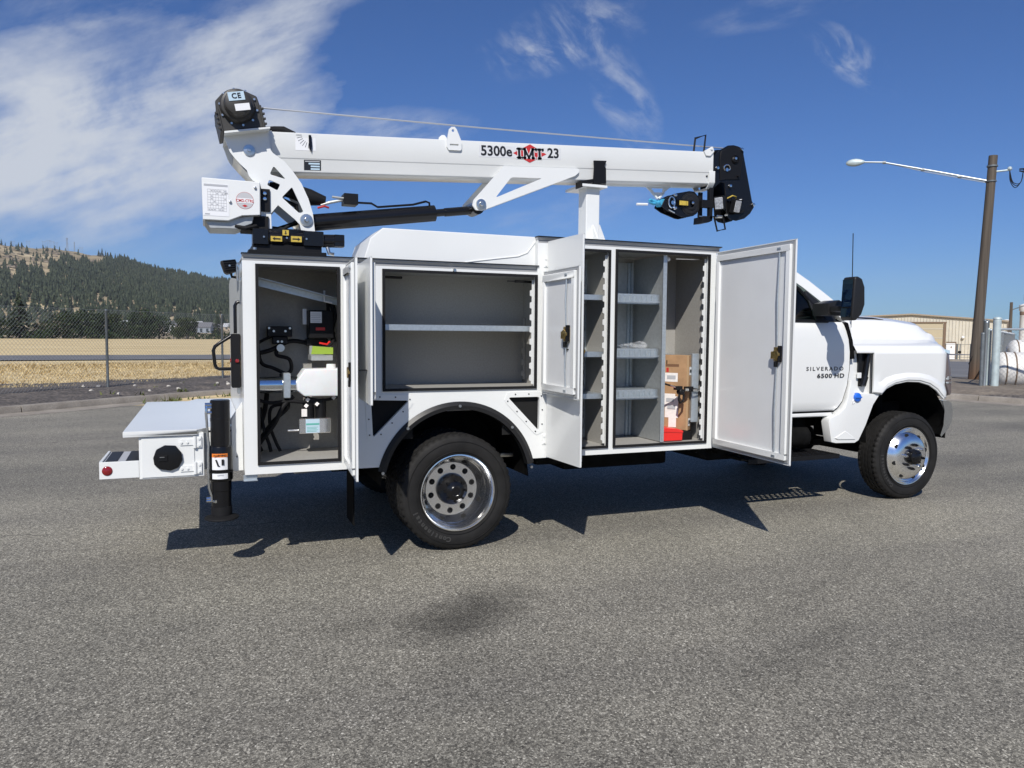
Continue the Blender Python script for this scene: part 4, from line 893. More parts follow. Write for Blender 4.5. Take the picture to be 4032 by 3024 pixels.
MB().lathe([(0.0001, -.032), (0.012, -.032), (0.016, -.026), (0.016, -.016), (0.036, -.014), (0.038, 0.0), (0.038, .28)], (0.225, CY-HW-.012, 2.386), 'y', 20).build('lug_pin', STEEL, boom, smooth=40)
RT = (math.cos(math.atan(SL)), 0, math.sin(math.atan(SL))); UP = (-RT[2], 0, RT[0]); YF = CY-HW-.0012
def bp(x, dz, y=YF): return (x, y, bt_(x)+dz)
def decal(name, x0, x1, d0, d1, mat, parent, y=YF):
    m_ = MB(); m_.add([bp(x0, d0, y), bp(x1, d0, y), bp(x1, d1, y), bp(x0, d1, y)], [(0, 1, 2, 3)]); return m_.build(name, mat, parent, smooth=0)
decal('decal_plate', 0.213, 0.846, -.107, -.026, GREYV if False else material('pale_grey_vinyl', (0.66, 0.67, 0.68), 0.4), boom)
cx_ = 0.601; dz_ = -.072
m_ = MB(); m_.add([bp(cx_-.130, dz_, YF-.001), bp(cx_, dz_-.064, YF-.001), bp(cx_+.130, dz_, YF-.001), bp(cx_, dz_+.066, YF-.001)], [(0, 1, 2, 3)]); m_.build('decal_diamond', REDV, boom, smooth=0)
text('decal_letters', '5300e', 0.096, bp(0.345, -.066, YF-.0008), BLKV, boom, RT, UP, bold=0.0024, sx=1.0)
text('decal_letters', '23', 0.096, bp(0.786, -.066, YF-.0008), BLKV, boom, RT, UP, bold=0.0024)
def slab(letter, x, wd, h, st, g=0.0):
    sf = st*1.9; th = 0.26*h*0.5
    if letter == 'I': r_ = [(x+wd/2-st/2, x+wd/2+st/2, 0, h), (x, x+wd, 0, th), (x, x+wd, h-th, h)]
    elif letter == 'T': r_ = [(x+wd/2-st/2, x+wd/2+st/2, 0, h), (x+wd*.22, x+wd*.78, 0, th), (x, x+wd, h-th, h), (x, x+st*.45, h-th*2.3, h), (x+wd-st*.45, x+wd, h-th*2.3, h)]
    else: r_ = [(x+wd*.08, x+wd*.08+st*.8, 0, h), (x+wd*.92-st*.8, x+wd*.92, 0, h), (x-wd*.04, x+wd*.28, 0, th), (x+wd*.72, x+wd*1.04, 0, th), (x-wd*.04, x+wd*.24, h-th, h), (x+wd*.76, x+wd*1.04, h-th, h)]
    m_ = MB()
    for a, b, c, d in r_: m_.add([(a-g, c-g, 0), (b+g, c-g, 0), (b+g, d+g, 0), (a-g, d+g, 0)], [(0, 1, 2, 3)])
    if letter == 'M':
        for s_ in (-1, 1):
            a = x+wd/2 + s_*(wd*.42-st*.4); m_.add([(a-st*.45-g, h+g, 0), (a+st*.45+g, h+g, 0), (x+wd/2+st*.4+g, th*.2-g, 0), (x+wd/2-st*.4-g, th*.2-g, 0)], [(0, 1, 2, 3)])
    return m_
LH = 0.070
for g, mat, dy in ((0.0045, WHTV, .0018), (0.0, BLKV, .0026)):
    for ch, xo, wd in (('I', -.104, .044), ('M', -.054, .094), ('T', .046, .062)):
        m_ = slab(ch, xo, wd, LH, .019, g); m_.xf(frame_m(bp(cx_, dz_-LH/2, YF-dy), RT, UP)); m_.build('decal_letters', mat, boom, smooth=0)
decal('angle_gauge', -1.028, -.90, -.110, -.030, WHTV, boom)
for k in range(7):
    a = RAD(185 + k*13); m_ = MB(); c0 = Vector(bp(-.938, -.012, YF-.001)); d = Vector((math.cos(a), 0, math.sin(a))); n_ = Vector((-d.z, 0, d.x))*.0012
    m_.add([c0+d*.05-n_, c0+d*.05+n_, c0+d*.085+n_, c0+d*.085-n_], [(0, 1, 2, 3)]); m_.build('gauge_mark', BLKV, boom, smooth=0)
m_ = MB(); m_.prism([(-.946, 2.742), (-.930, 2.742), (-.925, 2.675), (-.930, 2.636), (-.944, 2.66)], YF-.012, YF-.004, 'y'); m_.cyl((-.938, YF-.016, 2.735), (-.938, YF+.002, 2.735), .008, 8); m_.build('gauge_pointer', BLKG, boom)
decal('data_plate', -.975, -.868, -.233, -.168, BLKV, boom, YF-.0005+.005)
for k, (a, b) in enumerate(((-.958, -.876), (-.945, -.876), (-.945, -.876))): decal('plate_field', a+.012, b, -.186-.017*k-.010, -.186-.017*k, BLUV, boom, YF-.0012+.005)
decal('plate_heading', -.968, -.876, -.180, -.174, GREYV, boom, YF-.0012+.005)
MB().cyl(bp(2.13, -.19, YF-.002), bp(2.13, -.19, YF+.01), .007, 10).build('boom_plug', BLKM, boom)
m_ = MB(); m_.prism([(2.09, 2.932), (2.165, 2.975), (2.175, 2.965), (2.185, 2.936), (2.15, 2.90), (2.11, 2.90)], CY-HW-.012, CY-HW, 'y'); m_.cyl((2.158, CY-HW-.02, 2.955), (2.158, CY-HW, 2.955), .010, 10); m_.build('rope_guide_lug', WHITE, boom)
m_ = MB(); m_.tube([(2.055, CY-.03, 2.92), (2.07, CY-.03, 3.05), (2.168, CY-.03, 3.085), (2.155, CY-.03, 2.95)], .010, 4); m_.build('rope_guide', BLKM, boom, smooth=0)
m_ = MB(); m_.prism([(1.632, 2.640), (1.69, 2.597), (1.722, 2.570), (1.764, 2.570), (1.806, 2.609), (1.86, 2.655)], CY-.012, CY+.0, 'y', [[(1.68, 2.632), (1.71, 2.600), (1.79, 2.606), (1.795, 2.638)]]); m_.tube([(1.69, CY-.01, 2.60), (1.735, CY-.02, 2.553)], .010, 6); m_.tube([(1.80, CY-.01, 2.605), (1.745, CY-.02, 2.553)], .010, 6); m_.build('hook_keeper', WHITE, boom)
# boom head plates and sheaves
head = [(2.205, 2.921), (2.23, 2.925), (2.266, 2.964), (2.347, 3.009), (2.403, 3.017), (2.446, 3.012), (2.494, 2.999), (2.498, 2.972), (2.60, 2.586), (2.623, 2.552), (2.621, 2.537), (2.584, 2.483), (2.528, 2.439), (2.447, 2.416), (2.391, 2.423), (2.365, 2.441), (2.352, 2.473), (2.335, 2.622), (2.32, 2.706), (2.283, 2.713), (2.229, 2.669), (2.208, 2.657)]
bh = part(MB().prism(head, CY-.085, CY-.075, 'y'), 'boom_head', BLKG, bevel=0.002); MB().prism(head, CY+.075, CY+.085, 'y').build('head_plate', BLKG, bh, bevel=0.002)
m_ = MB(); m_.box(2.10, 2.30, CY-.06, CY+.06, 2.70, 2.90); m_.build('inner_boom', BLKG, bh)
up_ = [(2.331, 2.737), (2.468, 2.748), (2.498, 2.972), (2.459, 3.005), (2.366, 3.002), (2.275, 2.955), (2.265, 2.89), (2.276, 2.722)]
m_ = MB(); m_.prism(up_, CY-.093, CY-.085, 'y'); m_.build('doubler_plate', BLKM, bh, bevel=0.002)
for (x, z, r, mat) in ((2.475, 2.987, .013, CHROME), (2.412, 2.909, .013, CHROME), (2.240, 2.818, .014, CHROME), (2.367, 2.687, .013, CHROME), (2.604, 2.554, .013, CHROME), (2.442, 2.771, .008, BLKM)):
    MB().lathe([(0.0001, -.018), (r*.8, -.017), (r, -.012), (r, .01)], (x, CY-.092, z), 'y', 10).build('bolt', mat, bh, smooth=40)
MB().lathe([(0.033, -.010), (0.033, 0.0), (0.02, -.012), (0.0001, -.012)], (2.412, CY-.090, 2.900), 'y', 20).build('pin_boss', BLKM, bh)
def dring(x, z, r, parent, y=CY-.098): 
    m_ = MB(); m_.tube([(x + r*math.cos(RAD(a)), y-.004*math.sin(RAD(a)), z + .004 + r*.85*math.sin(RAD(a))) for a in range(-40, 260, 25)], .0055, 6); m_.cyl((x, y-.004, z-.010), (x, y+.02, z-.010), .014, 10); return m_.build('pin_ring', CHROME, parent, smooth=50)
dring(2.332, 2.822, .030, bh)
MB().lathe([(0.0001, -.02), (.10, -.02), (.105, -.015), (.10, 0), (.105, .015), (.10, .02), (.0001, .02)], (2.40, CY, 2.905), 'y', 28).build('sheave', BLKM, bh)
MB().lathe([(0.0001, -.02), (.085, -.02), (.09, -.015), (.085, 0), (.09, .015), (.085, .02), (.0001, .02)], (2.50, CY, 2.53), 'y', 28).build('sheave', BLKM, bh)
pl = [(2.111, 2.378), (2.111, 2.581), (2.169, 2.66), (2.211, 2.66), (2.205, 2.408)]
m_ = MB(); m_.prism([(2.175, 2.66), (2.211, 2.66), (2.205, 2.41), (2.180, 2.41)], CY-.095, CY-.055, 'y'); m_.prism([(2.111, 2.378), (2.115, 2.43), (2.21, 2.44), (2.205, 2.40), (2.17, 2.385)], CY-.095, CY+.03, 'y'); m_.box(2.12, 2.155, CY-.03, CY-.01, 2.43, 2.63); m_.box(2.10, 2.21, CY-.10, CY-.06, 2.50, 2.56); m_.build('block_cradle', BLKM, bh, bevel=0.002)
m_ = MB(); m_.tube([(2.222, CY-.09, 2.44), (2.258, CY-.09, 2.322), (2.336, CY-.09, 2.342), (2.308, CY-.09, 2.45)], .0095, 4); m_.build('rope_guide', BLKM, bh, smooth=0)
m_ = MB(); m_.tube([(2.10, CY-.06, 2.434), (2.24, CY-.06, 2.434), (2.33, CY-.06, 2.44)], .006, 6); m_.cyl((2.255, CY-.09, 2.44), (2.30, CY-.09, 2.44), .010, 8); m_.cyl((2.32, CY-.10, 2.452), (2.335, CY-.12, 2.452), .008, 8); m_.build('guide_rod', STEEL, bh)
# flood lamps on the head
for (x, z, ang, wd) in ((2.408, 2.525, -78, .085), (2.255, 2.540, -150, .085)):
    a = RAD(ang); d = Vector((math.cos(a), math.sin(a), -.25)).normalized(); rt = d.cross(Vector((0, 0, 1))).normalized(); u_ = rt.cross(d)
    Mx = Matrix(((rt.x, d.x, u_.x, x), (rt.y, d.y, u_.y, CY-.12), (rt.z, d.z, u_.z, z), (0, 0, 0, 1)))
    m_ = MB(); m_.box(-.044, .044, -.02, .022, -.055, .055); fl_ = m_.xf(Mx).build('flood_lamp', BLKM, bh, bevel=0.012, seg=2)
    m_ = MB(); m_.box(-.034, .034, .020, .025, -.045, .045); m_.xf(Mx).build('flood_lamp_lens', LAMP, bh, bevel=0.006)
MB().tube([(2.34, CY-.10, 2.585), (2.37, CY-.13, 2.605), (2.41, CY-.12, 2.60), (2.425, CY-.10, 2.58)], .006, 6).build('lamp_wire', YELV, bh, smooth=50)
m_ = MB(); m_.tube([(2.47 + .05*math.cos(RAD(a)), CY-.095, 2.535 + .055*math.sin(RAD(a))) for a in range(60, 330, 20)], .009, 6); m_.build('cable_coil', BLKM, bh, smooth=50)
MB().prism([(2.45, 2.585), (2.485, 2.590), (2.47, 2.580)], CY-.106, CY-.10, 'y').build('decal', WHTV, bh)
# travelling block hanging under the boom
blk = [(1.752, 2.490), (1.788, 2.557), (1.874, 2.597), (2.008, 2.627), (2.056, 2.626), (2.092, 2.594), (2.112, 2.552), (2.108, 2.502), (2.084, 2.455), (2.049, 2.433), (1.978, 2.416), (1.943, 2.419), (1.813, 2.457)]
tb = part(MB().prism(blk, CY-.055, CY-.045, 'y'), 'travelling_block', BLKG, bevel=0.002); MB().prism(blk, CY+.045, CY+.055, 'y').build('side_plate', BLKG, tb, bevel=0.002)
MB().lathe([(0.026, -.014), (0.045, -.012), (0.050, -.004), (0.074, -.004), (0.078, 0.004), (0.090, .004), (0.090, .04), (0.0001, .04)], (2.018, CY-.062, 2.524), 'y', 30).build('sheave', PLAS, tb, smooth=25)
MB().box(1.895, 2.0, CY-.082, CY-.070, 2.502, 2.552).build('name_plate', BLKM, tb); MB().box(1.898, 1.965, CY-.084, CY-.0825, 2.506, 2.540).build('rating_plate', YELV, tb); MB().box(1.968, 1.978, CY-.084, CY-.0825, 2.506, 2.540).build('rating_plate', YELV, tb)
for (x, z) in ((2.023, 2.530), (1.862, 2.579), (1.862, 2.479)): MB().lathe([(0.0001, -.020), (.011, -.018), (.014, -.010), (.014, 0)], (x, CY-.070, z), 'y', 10).build('bolt', CHROME, tb, smooth=40)
m_ = MB(); m_.tube([(1.835 + .028*math.cos(RAD(a)), CY-.072, 2.524 + .042*math.sin(RAD(a))) for a in range(0, 361, 20)], .0055, 6); m_.cyl((1.84, CY-.08, 2.52), (1.84, CY-.05, 2.52), .016, 10); m_.build('pin_ring', CHROME, tb, smooth=50)
MB().tube([(1.815, CY-.062, 2.466), (1.87, CY-.062, 2.446)], .005, 6).build('cotter_pin', STEEL, tb)
m_ = MB(); m_.tube([(1.80, CY, 2.52), (1.765, CY, 2.525), (1.735, CY, 2.528), (1.70, CY, 2.535), (1.672, CY-.02, 2.54), (1.655, CY-.03, 2.530), (1.66, CY-.03, 2.515), (1.70, CY-.01, 2.512), (1.73, CY, 2.520)], [.026, .026, .018, .014, .011, .009, .009, .012, .014], 10); m_.cyl((1.778, CY-.04, 2.524), (1.778, CY+.04, 2.524), .028, 12); m_.build('hook', CYAN, tb, smooth=50)
m_ = MB(); m_.tube([(1.548, CY-.02, 2.497), (1.645, CY-.02, 2.502)], .0095, 8); m_.build('hook_latch_bar', WHTV, tb)
# wire rope from winch to head
MB().tube([(-1.28, CY, 2.912), (0.23, CY, 2.946), (2.40, CY, 3.008)], .0055, 6).build('wire_rope', ROPE, boom, smooth=60)

# mast arm plates
arm = [(-1.455, 2.676), (-1.19, 2.732), (-1.182, 2.621), (-1.168, 2.603), (-1.10, 2.558), (-1.05, 2.503), (-0.996, 2.428), (-0.954, 2.336), (-0.927, 2.245), (-0.914, 2.125), (-0.999, 2.125), (-1.01, 2.170), (-1.041, 2.201), (-1.141, 2.282), (-1.184, 2.228), (-1.182, 2.122), (-1.243, 2.122), (-1.243, 2.24), (-1.235, 2.35), (-1.247, 2.404), (-1.292, 2.424), (-1.314, 2.45), (-1.325, 2.484), (-1.365, 2.519), (-1.398, 2.555), (-1.423, 2.587)]
h1 = tri([(-1.166, 2.524), (-1.092, 2.447), (-1.190, 2.470)], .008); h2 = tri([(-1.193, 2.436), (-1.126, 2.412), (-1.145, 2.373), (-1.206, 2.402)], .006); h3 = tri([(-1.055, 2.402), (-0.985, 2.250), (-1.012, 2.240), (-1.118, 2.332)], .007)
m_ = MB(); m_.prism(arm, CY-HW-.034, CY-HW-.020, 'y', [h1, h2, h3]); mast = part(m_, 'crane_mast', WHITE, smooth=30)
m_ = MB(); m_.prism(arm, CY+HW+.020, CY+HW+.034, 'y', [h1, h2, h3]); m_.build('mast_plate', WHITE, mast, smooth=30)
m_ = MB(); m_.grid([[(x, y, z) for y in (CY-HW-.02, CY+HW+.02)] for x, z in ((-1.40, 2.56), (-1.36, 2.51), (-1.32, 2.47), (-1.30, 2.43), (-1.24, 2.38), (-1.20, 2.30), (-1.20, 2.12))]); m_.build('mast_web', WHITE, mast, smooth=50)
MB().lathe([(0.0001, -.016), (0.010, -.016), (0.012, -.010), (0.034, -.008), (0.036, 0), (0.036, .3)], (-1.310, CY-HW-.034, 2.605), 'y', 24).build('pivot_pin', STEEL, mast, smooth=40)
MB().lathe([(0.0001, -.032), (0.012, -.032), (0.015, -.026), (0.016, -.014), (0.038, -.012), (0.042, 0), (0.042, .3)], (-0.968, CY-HW-.034, 2.198), 'y', 24).build('pivot_pin', STEEL, mast, smooth=40)
m_ = MB(); m_.prism([(-1.455, 2.676), (-1.19, 2.732), (-1.19, 2.742), (-1.455, 2.688)], CY-HW-.12, CY+HW+.05, 'y'); m_.build('winch_seat', WHITE, mast)
m_ = MB(); m_.box(-1.246, -1.19, CY-HW-.048, CY-HW-.034, 2.235, 2.375); m_.build('box_bracket', BLKM, mast, bevel=0.003)
for z in (2.345, 2.312): MB().lathe([(0.0001, -.014), (.010, -.013), (.014, -.006), (.014, 0)], (-1.222, CY-HW-.048, z), 'y', 10).build('bolt', CHROME, mast, smooth=40)
# control box with load chart and round emblem
cb = [(-1.587, 2.405), (-1.253, 2.403), (-1.254, 2.201), (-1.359, 2.191), (-1.44, 2.155), (-1.583, 2.154)]
m_ = MB(); m_.prism(cb, 0.10, 0.42, 'y'); cbx = part(m_, 'control_box', WHITE, bevel=0.004)
m_ = MB(); m_.prism([(-1.575, 2.155), (-1.45, 2.155), (-1.375, 2.185), (-1.29, 2.20), (-1.30, 2.15), (-1.39, 2.112), (-1.545, 2.108)], 0.13, 0.40, 'y'); m_.build('box_underside', GALVD, cbx, bevel=0.004)
m_ = MB(); m_.box(-1.36, -1.20, 0.16, 0.38, 2.115, 2.205); m_.tube([(-1.40, .14, 2.13), (-1.34, .13, 2.12), (-1.28, .15, 2.14), (-1.24, .2, 2.11)], .014, 8); m_.build('wiring_harness', RUB, cbx)
MB().box(-1.582, -1.435, 0.0985, 0.0995, 2.180, 2.372).build('load_chart', WHTV, cbx)
MB().box(-1.576, -1.441, 0.0975, 0.0984, 2.357, 2.369).build('chart_heading', GREYV, cbx)
m_ = MB()
for k in range(9): m_.box(-1.556, -1.449, 0.0975, 0.0984, 2.210+k*0.016, 2.2112+k*0.016)
for k in range(8): m_.box(-1.556+k*0.0152, -1.5548+k*0.0152, 0.0975, 0.0984, 2.210, 2.338)
m_.build('chart_grid', GREYV, cbx, smooth=0)
m_ = MB(); rg = random.Random(3)
for k in range(26): 
    x = -1.554+rg.randrange(7)*0.0152; z = 2.213+rg.randrange(8)*0.016; m_.box(x+.002, x+.011, 0.0972, 0.0983, z+.002, z+.008)
m_.box(-1.458, -1.442, .0972, .0983, 2.315, 2.324); m_.box(-1.572, -1.545, .0972, .0983, 2.187, 2.194); m_.build('chart_figures', GREYV, cbx, smooth=0)
text('emblem_letters', 'CMD.CTRL', 0.0235, (-1.343, 0.0968, 2.282), REDV, cbx, bold=0.0004, sx=0.9)
m_ = MB(); m_.prism(circ(-1.343, 2.284, .050, 32), 0.0985, 0.0995, 'y'); m_.build('emblem_disc', material('emblem_grey', (0.50, 0.50, 0.51), 0.4), cbx)
m_ = MB(); m_.prism(circ(-1.343, 2.284, .052, 32), 0.0992, 0.0998, 'y'); m_.build('emblem_rim', material('emblem_rim_red', (0.45, 0.10, 0.09), 0.4), cbx)
MB().box(-1.391, -1.295, 0.0975, 0.0984, 2.268, 2.297).build('emblem_band', WHTV, cbx)
MB().prism([(-1.359, 2.252), (-1.343, 2.244), (-1.327, 2.252), (-1.343, 2.260)], .0972, .0984, 'y').build('emblem_diamond', REDV, cbx)
for x, z in ((-1.283, 2.366), (-1.428, 2.270)): MB().lathe([(0.0001, -.012), (.008, -.010), (.009, 0)], (x, .10, z), 'y', 10).build('box_latch', STEEL, cbx)
# rotation gear base
m_ = MB(); m_.box(-1.33, -0.86, 0.05, 0.58, 1.955, 1.985); m_.box(-1.30, -0.88, 0.12, 0.54, 1.985, 2.03); rot = part(m_, 'rotation_base', BLKM, bevel=0.004)
m_ = MB(); m_.cyl((-1.30, 0.16, 2.068), (-0.88, 0.16, 2.068), 0.052, 18); m_.box(-1.299, -1.205, 0.10, 0.24, 2.022, 2.122); m_.box(-0.995, -0.87, 0.10, 0.24, 2.026, 2.122); m_.cyl((-1.085, 0.32, 2.03), (-1.085, 0.32, 2.13), 0.20, 36); m_.build('worm_gear_case', BLKG, rot, bevel=0.004)
m_ = MB(); m_.cyl((-0.87, 0.16, 2.07), (-0.735, 0.16, 2.075), 0.042, 14); m_.box(-0.80, -0.735, 0.12, 0.20, 2.035, 2.112); m_.build('hydraulic_motor', BLKG, rot, bevel=0.003)
m_ = MB(); m_.tube([(-0.84, .15, 2.03), (-0.83, .14, 1.99), (-0.80, .14, 1.985)], .012, 8); m_.build('fitting', STEEL, rot); MB().cyl((-1.29, .08, 1.985), (-1.29, .08, 2.0), .012, 8).build('fitting', STEEL, rot)
for (x0, x1, z0, z1, d) in ((-1.194, -1.126, 2.046, 2.078, -1), (-1.072, -1.007, 2.048, 2.084, 1), (-1.123, -1.085, 2.086, 2.119, 0)):
    MB().box(x0, x1, 0.0975, 0.107, z0, z1).build('arrow_sticker', YELV, rot)
    xm, zm = (x0+x1)/2, (z0+z1)/2
    P_ = [(xm-.024, zm), (xm-.010, zm+.010), (xm-.010, zm+.004), (xm+.024, zm+.004), (xm+.024, zm-.004), (xm-.010, zm-.004), (xm-.010, zm-.010)]
    if d == 1: P_ = [(2*xm-a, b) for a, b in P_]
    if d == 0: P_ = [(xm+(b-zm)*.8, zm+(a-xm)*.5) for a, b in P_]
    MB().prism(P_, 0.0962, 0.0974, 'y').build('arrow', BLKV, rot, smooth=0)
for x in (-1.235, -1.098, -0.978): MB().cyl((x, .09, 2.07), (x, .105, 2.07), .006, 8).build('bolt', STEEL, rot)
# lift cylinder
m_ = MB(); m_.tube([(-0.97, CY, 2.196), (-0.075, CY, 2.322)], .056, 24); lc = part(m_, 'lift_cylinder', BLKG, smooth=40)
m_ = MB(); m_.tube([(-0.08, CY, 2.322), (0.23, CY, 2.366)], .026, 16); m_.tube([(0.0, CY, 2.333), (0.17, CY, 2.357)], .030, 16); m_.cyl((0.225, CY-.07, 2.37), (0.225, CY+.07, 2.37), .045, 16); m_.build('cylinder_rod', BLKG, lc, smooth=40)
m_ = MB(); m_.box(-0.716, -0.622, CY-.08, CY+.03, 2.330, 2.402); m_.build('valve_block', BLKM, lc, bevel=0.003)
m_ = MB(); m_.tube([(-0.62, CY-.03, 2.352), (-0.525, CY-.03, 2.354), (-0.482, CY-.03, 2.332), (-0.236, CY-.03, 2.366), (-0.146, CY-.03, 2.394), (-0.115, CY-.01, 2.39), (-0.11, CY, 2.36)], .0075, 8); m_.build('hydraulic_line', BLKG, lc, smooth=50)
m_ = MB(); m_.tube([(-0.72, CY-.04, 2.36), (-0.80, CY-.04, 2.34), (-0.86, CY-.03, 2.32)], .010, 8); m_.build('fitting', GALVD, lc); MB().cyl((-0.79, CY-.05, 2.375), (-0.715, CY-.05, 2.37), .008, 8).build('fitting', GALVD, lc)
m_ = MB(); m_.tube([(-0.88, CY-.03, 2.30), (-0.84, CY-.05, 2.310), (-0.81, CY-.03, 2.306)], .007, 8); m_.build('red_hose', REDV, lc)
m_ = MB(); m_.tube([(-1.18, CY, 2.42), (-1.05, CY-.02, 2.40), (-0.93, CY-.02, 2.365), (-0.83, CY-.02, 2.35)], [.03, .05, .055, .03], 10); m_.tube([(-1.10, CY-.04, 2.33), (-1.02, CY-.05, 2.30), (-1.0, CY-.03, 2.20), (-1.15, CY-.02, 2.14)], .016, 8); m_.tube([(-1.17, CY-.05, 2.15), (-1.1, CY-.06, 2.145), (-1.02, CY-.04, 2.20)], .011, 8); m_.build('hose_bundle', RUB, lc, smooth=50)
# winch
tl = math.atan2(0.056, 0.265); cw = Vector((-1.372, 0, 2.842))
def wx(m_): return m_.xf(Matrix.Translation(cw) @ Matrix.Rotation(-tl, 4, 'Y'))
WPL = [(-.125, -.13), (.125, -.13), (.13, -.02), (.12, .055), (.055, .095), (-.07, .095), (-.125, .05), (-.135, -.02)]
wn = part(wx(MB().prism(WPL, CY-.215, CY-.20, 'y')), 'winch', WNCH, bevel=0.005); wx(MB().prism(WPL, CY+.10, CY+.115, 'y')).build('end_plate', BLKM, wn, bevel=0.005)
m_ = MB(); m_.cyl((0, CY-.20, -.01), (0, CY+.11, -.01), .085, 24); m_.box(-.12, .12, CY-.198, CY+.10, -.13, -.09); wx(m_).build('winch_drum', BLKG, wn, smooth=40)
m_ = MB(); m_.lathe([(0.0001, CY-.325), (.058, CY-.324), (.073, CY-.316), (.077, CY-.305), (.081, CY-.26), (.094, CY-.255), (.098, CY-.245), (.102, CY-.22), (.11, CY-.20)], (0, 0, 0), 'y', 36); m_.xf(Matrix.Translation((-.005, 0, .005))); gc = wx(m_).build('gear_case', WNCH, wn, smooth=35)
for a in range(20, 380, 36): 
    m_ = MB(); m_.cyl((.108*math.cos(RAD(a)), CY-.224, .108*math.sin(RAD(a))), (.108*math.cos(RAD(a)), CY-.21, .108*math.sin(RAD(a))), .007, 8); wx(m_).build('bolt', STEEL, wn)
m_ = MB(); m_.box(-.055, .038, CY-.3275, CY-.3255, .012, .062); wx(m_).build('label', BLUV, wn); m_ = MB(); m_.box(-.030, .055, CY-.3275, CY-.3255, -.048, -.008); wx(m_).build('label', WHTV, wn)
e_ = cw + Matrix.Rotation(-tl, 3, 'Y') @ Vector((-.009, CY-.3285, .037)); text('label_letters', 'CE', 0.042, e_, BLKV, wn, (math.cos(tl), 0, math.sin(tl)), (-math.sin(tl), 0, math.cos(tl)), bold=0.0012, space=1.15)
m_ = MB(); m_.cyl((-.035, CY-.03, .085), (-.035, CY-.03, .135), .022, 14); wx(m_).build('clutch_knob', BLKM, wn)
for s_ in (-1, 1):
    m_ = MB(); m_.box(s_*.125-.008, s_*.125+.008, CY-.225, CY+.12, -.13, .0)
    for k in range(4): m_.box(s_*.135-.008, s_*.135+.008, CY-.235, CY-.215, -.12+k*.03, -.108+k*.03)
    wx(m_).build('winch_frame', WNCH, wn, bevel=0.002)
MB().tube([(-1.20, CY-.02, 2.77), (-1.14, CY, 2.785), (-1.09, CY, 2.79), (-1.02, CY, 2.762)], .022, 8).build('hose_bundle', RUB, wn, smooth=50)
MB().tube([(-1.245, CY-.08, 2.79), (-1.225, CY-.08, 2.76), (-1.21, CY-.06, 2.745)], .008, 6).build('red_wire', REDP, wn, smooth=50)
# boom rest
m_ = MB(); m_.box(1.065, 1.178, 0.215, 0.345, 2.17, 2.575); m_.box(1.02, 1.36, 0.12, 0.46, 2.152, 2.166); br = part(m_, 'boom_rest', WHITE, bevel=0.005)
m_ = MB(); m_.prism([(1.115, 2.165), (1.125, 2.29), (1.13, 2.29), (1.185, 2.165)], 0.12, 0.13, 'y'); m_.prism([(1.178, 2.30), (1.178, 2.166), (1.27, 2.166)], 0.26, 0.272, 'y'); m_.prism([(0.12, 2.166), (0.215, 2.30), (0.215, 2.166)], 1.118, 1.130, 'x'); m_.build('gusset', WHITE, br)
m_ = MB(); m_.box(1.01, 1.215, 0.17, 0.46, 2.572, 2.590); m_.build('rest_plate', WHITE, br)
m_ = MB(); m_.prism([(1.105, 2.60), (1.215, 2.606), (1.212, 2.72), (1.200, 2.735), (1.216, 2.775), (1.108, 2.768), (1.112, 2.72)], CY-HW-.022, CY-HW-.010, 'y'); m_.prism([(1.0, 2.560), (1.10, 2.612), (1.105, 2.632), (1.0, 2.61)], CY-HW-.03, CY-HW+.06, 'y'); m_.prism([(1.105, 2.60), (1.215, 2.606), (1.212, 2.75), (1.112, 2.745)], CY+HW+.010, CY+HW+.022, 'y'); m_.box(1.105, 1.215, CY-HW-.02, CY+HW+.02, 2.588, 2.602); m_.build('rest_saddle', BLKM, br, bevel=0.002)
# ================================================================== cab
def mir(p): return (p[0], 2.44 - p[1], p[2])
def both(fn, name, mat, **k):
    out_ = []
    for f_ in (lambda p: p, mir):
        m_ = fn(); m_.v = [Vector(f_(v)) for v in m_.v]; out_.append(part(m_, name, mat, **k))
    return out_
# door skins
DZ = [(0.835, .215), (0.86, .200), (0.92, .188), (1.05, .180), (1.20, .174), (1.35, .174), (1.46, .178), (1.53, .184), (1.585, .196), (1.608, .212)]
def xmax(z): return lerp_tab(z, [(0.80, 3.50), (0.835, 3.525), (0.88, 3.575), (0.95, 3.610), (1.10, 3.645), (1.30, 3.655), (1.45, 3.635), (1.65, 3.585)])
def dgrid():
    m_ = MB(); m_.grid([[(2.34 + (xmax(z)-2.34)*i/12, y, z) for i in range(13)] for z, y in DZ]); return m_
cdoor = both(dgrid, 'cab_door', CABW, smooth=60)
both(lambda: MB().box(2.62, 2.80, .150, .172, 1.42, 1.455).box(2.62, 2.64, .15, .19, 1.42, 1.455).box(2.78, 2.80, .15, .19, 1.42, 1.455), 'door_handle', CABW, bevel=0.006)
m_ = MB(); m_.prism([(2.27, .80), (3.70, .80), (3.78, 1.2), (3.72, 1.60), (2.27, 1.60)], .235, 2.205, 'y'); part(m_, 'cab_shell', CABW, bevel=0.01)
both(lambda: MB().box(2.30, 3.50, .20, .26, .786, .822), 'rocker_sill', CABW, bevel=0.008)
both(lambda: MB().box(2.30, 3.52, .202, .21, .823, .836), 'sill_gap', CHAS)
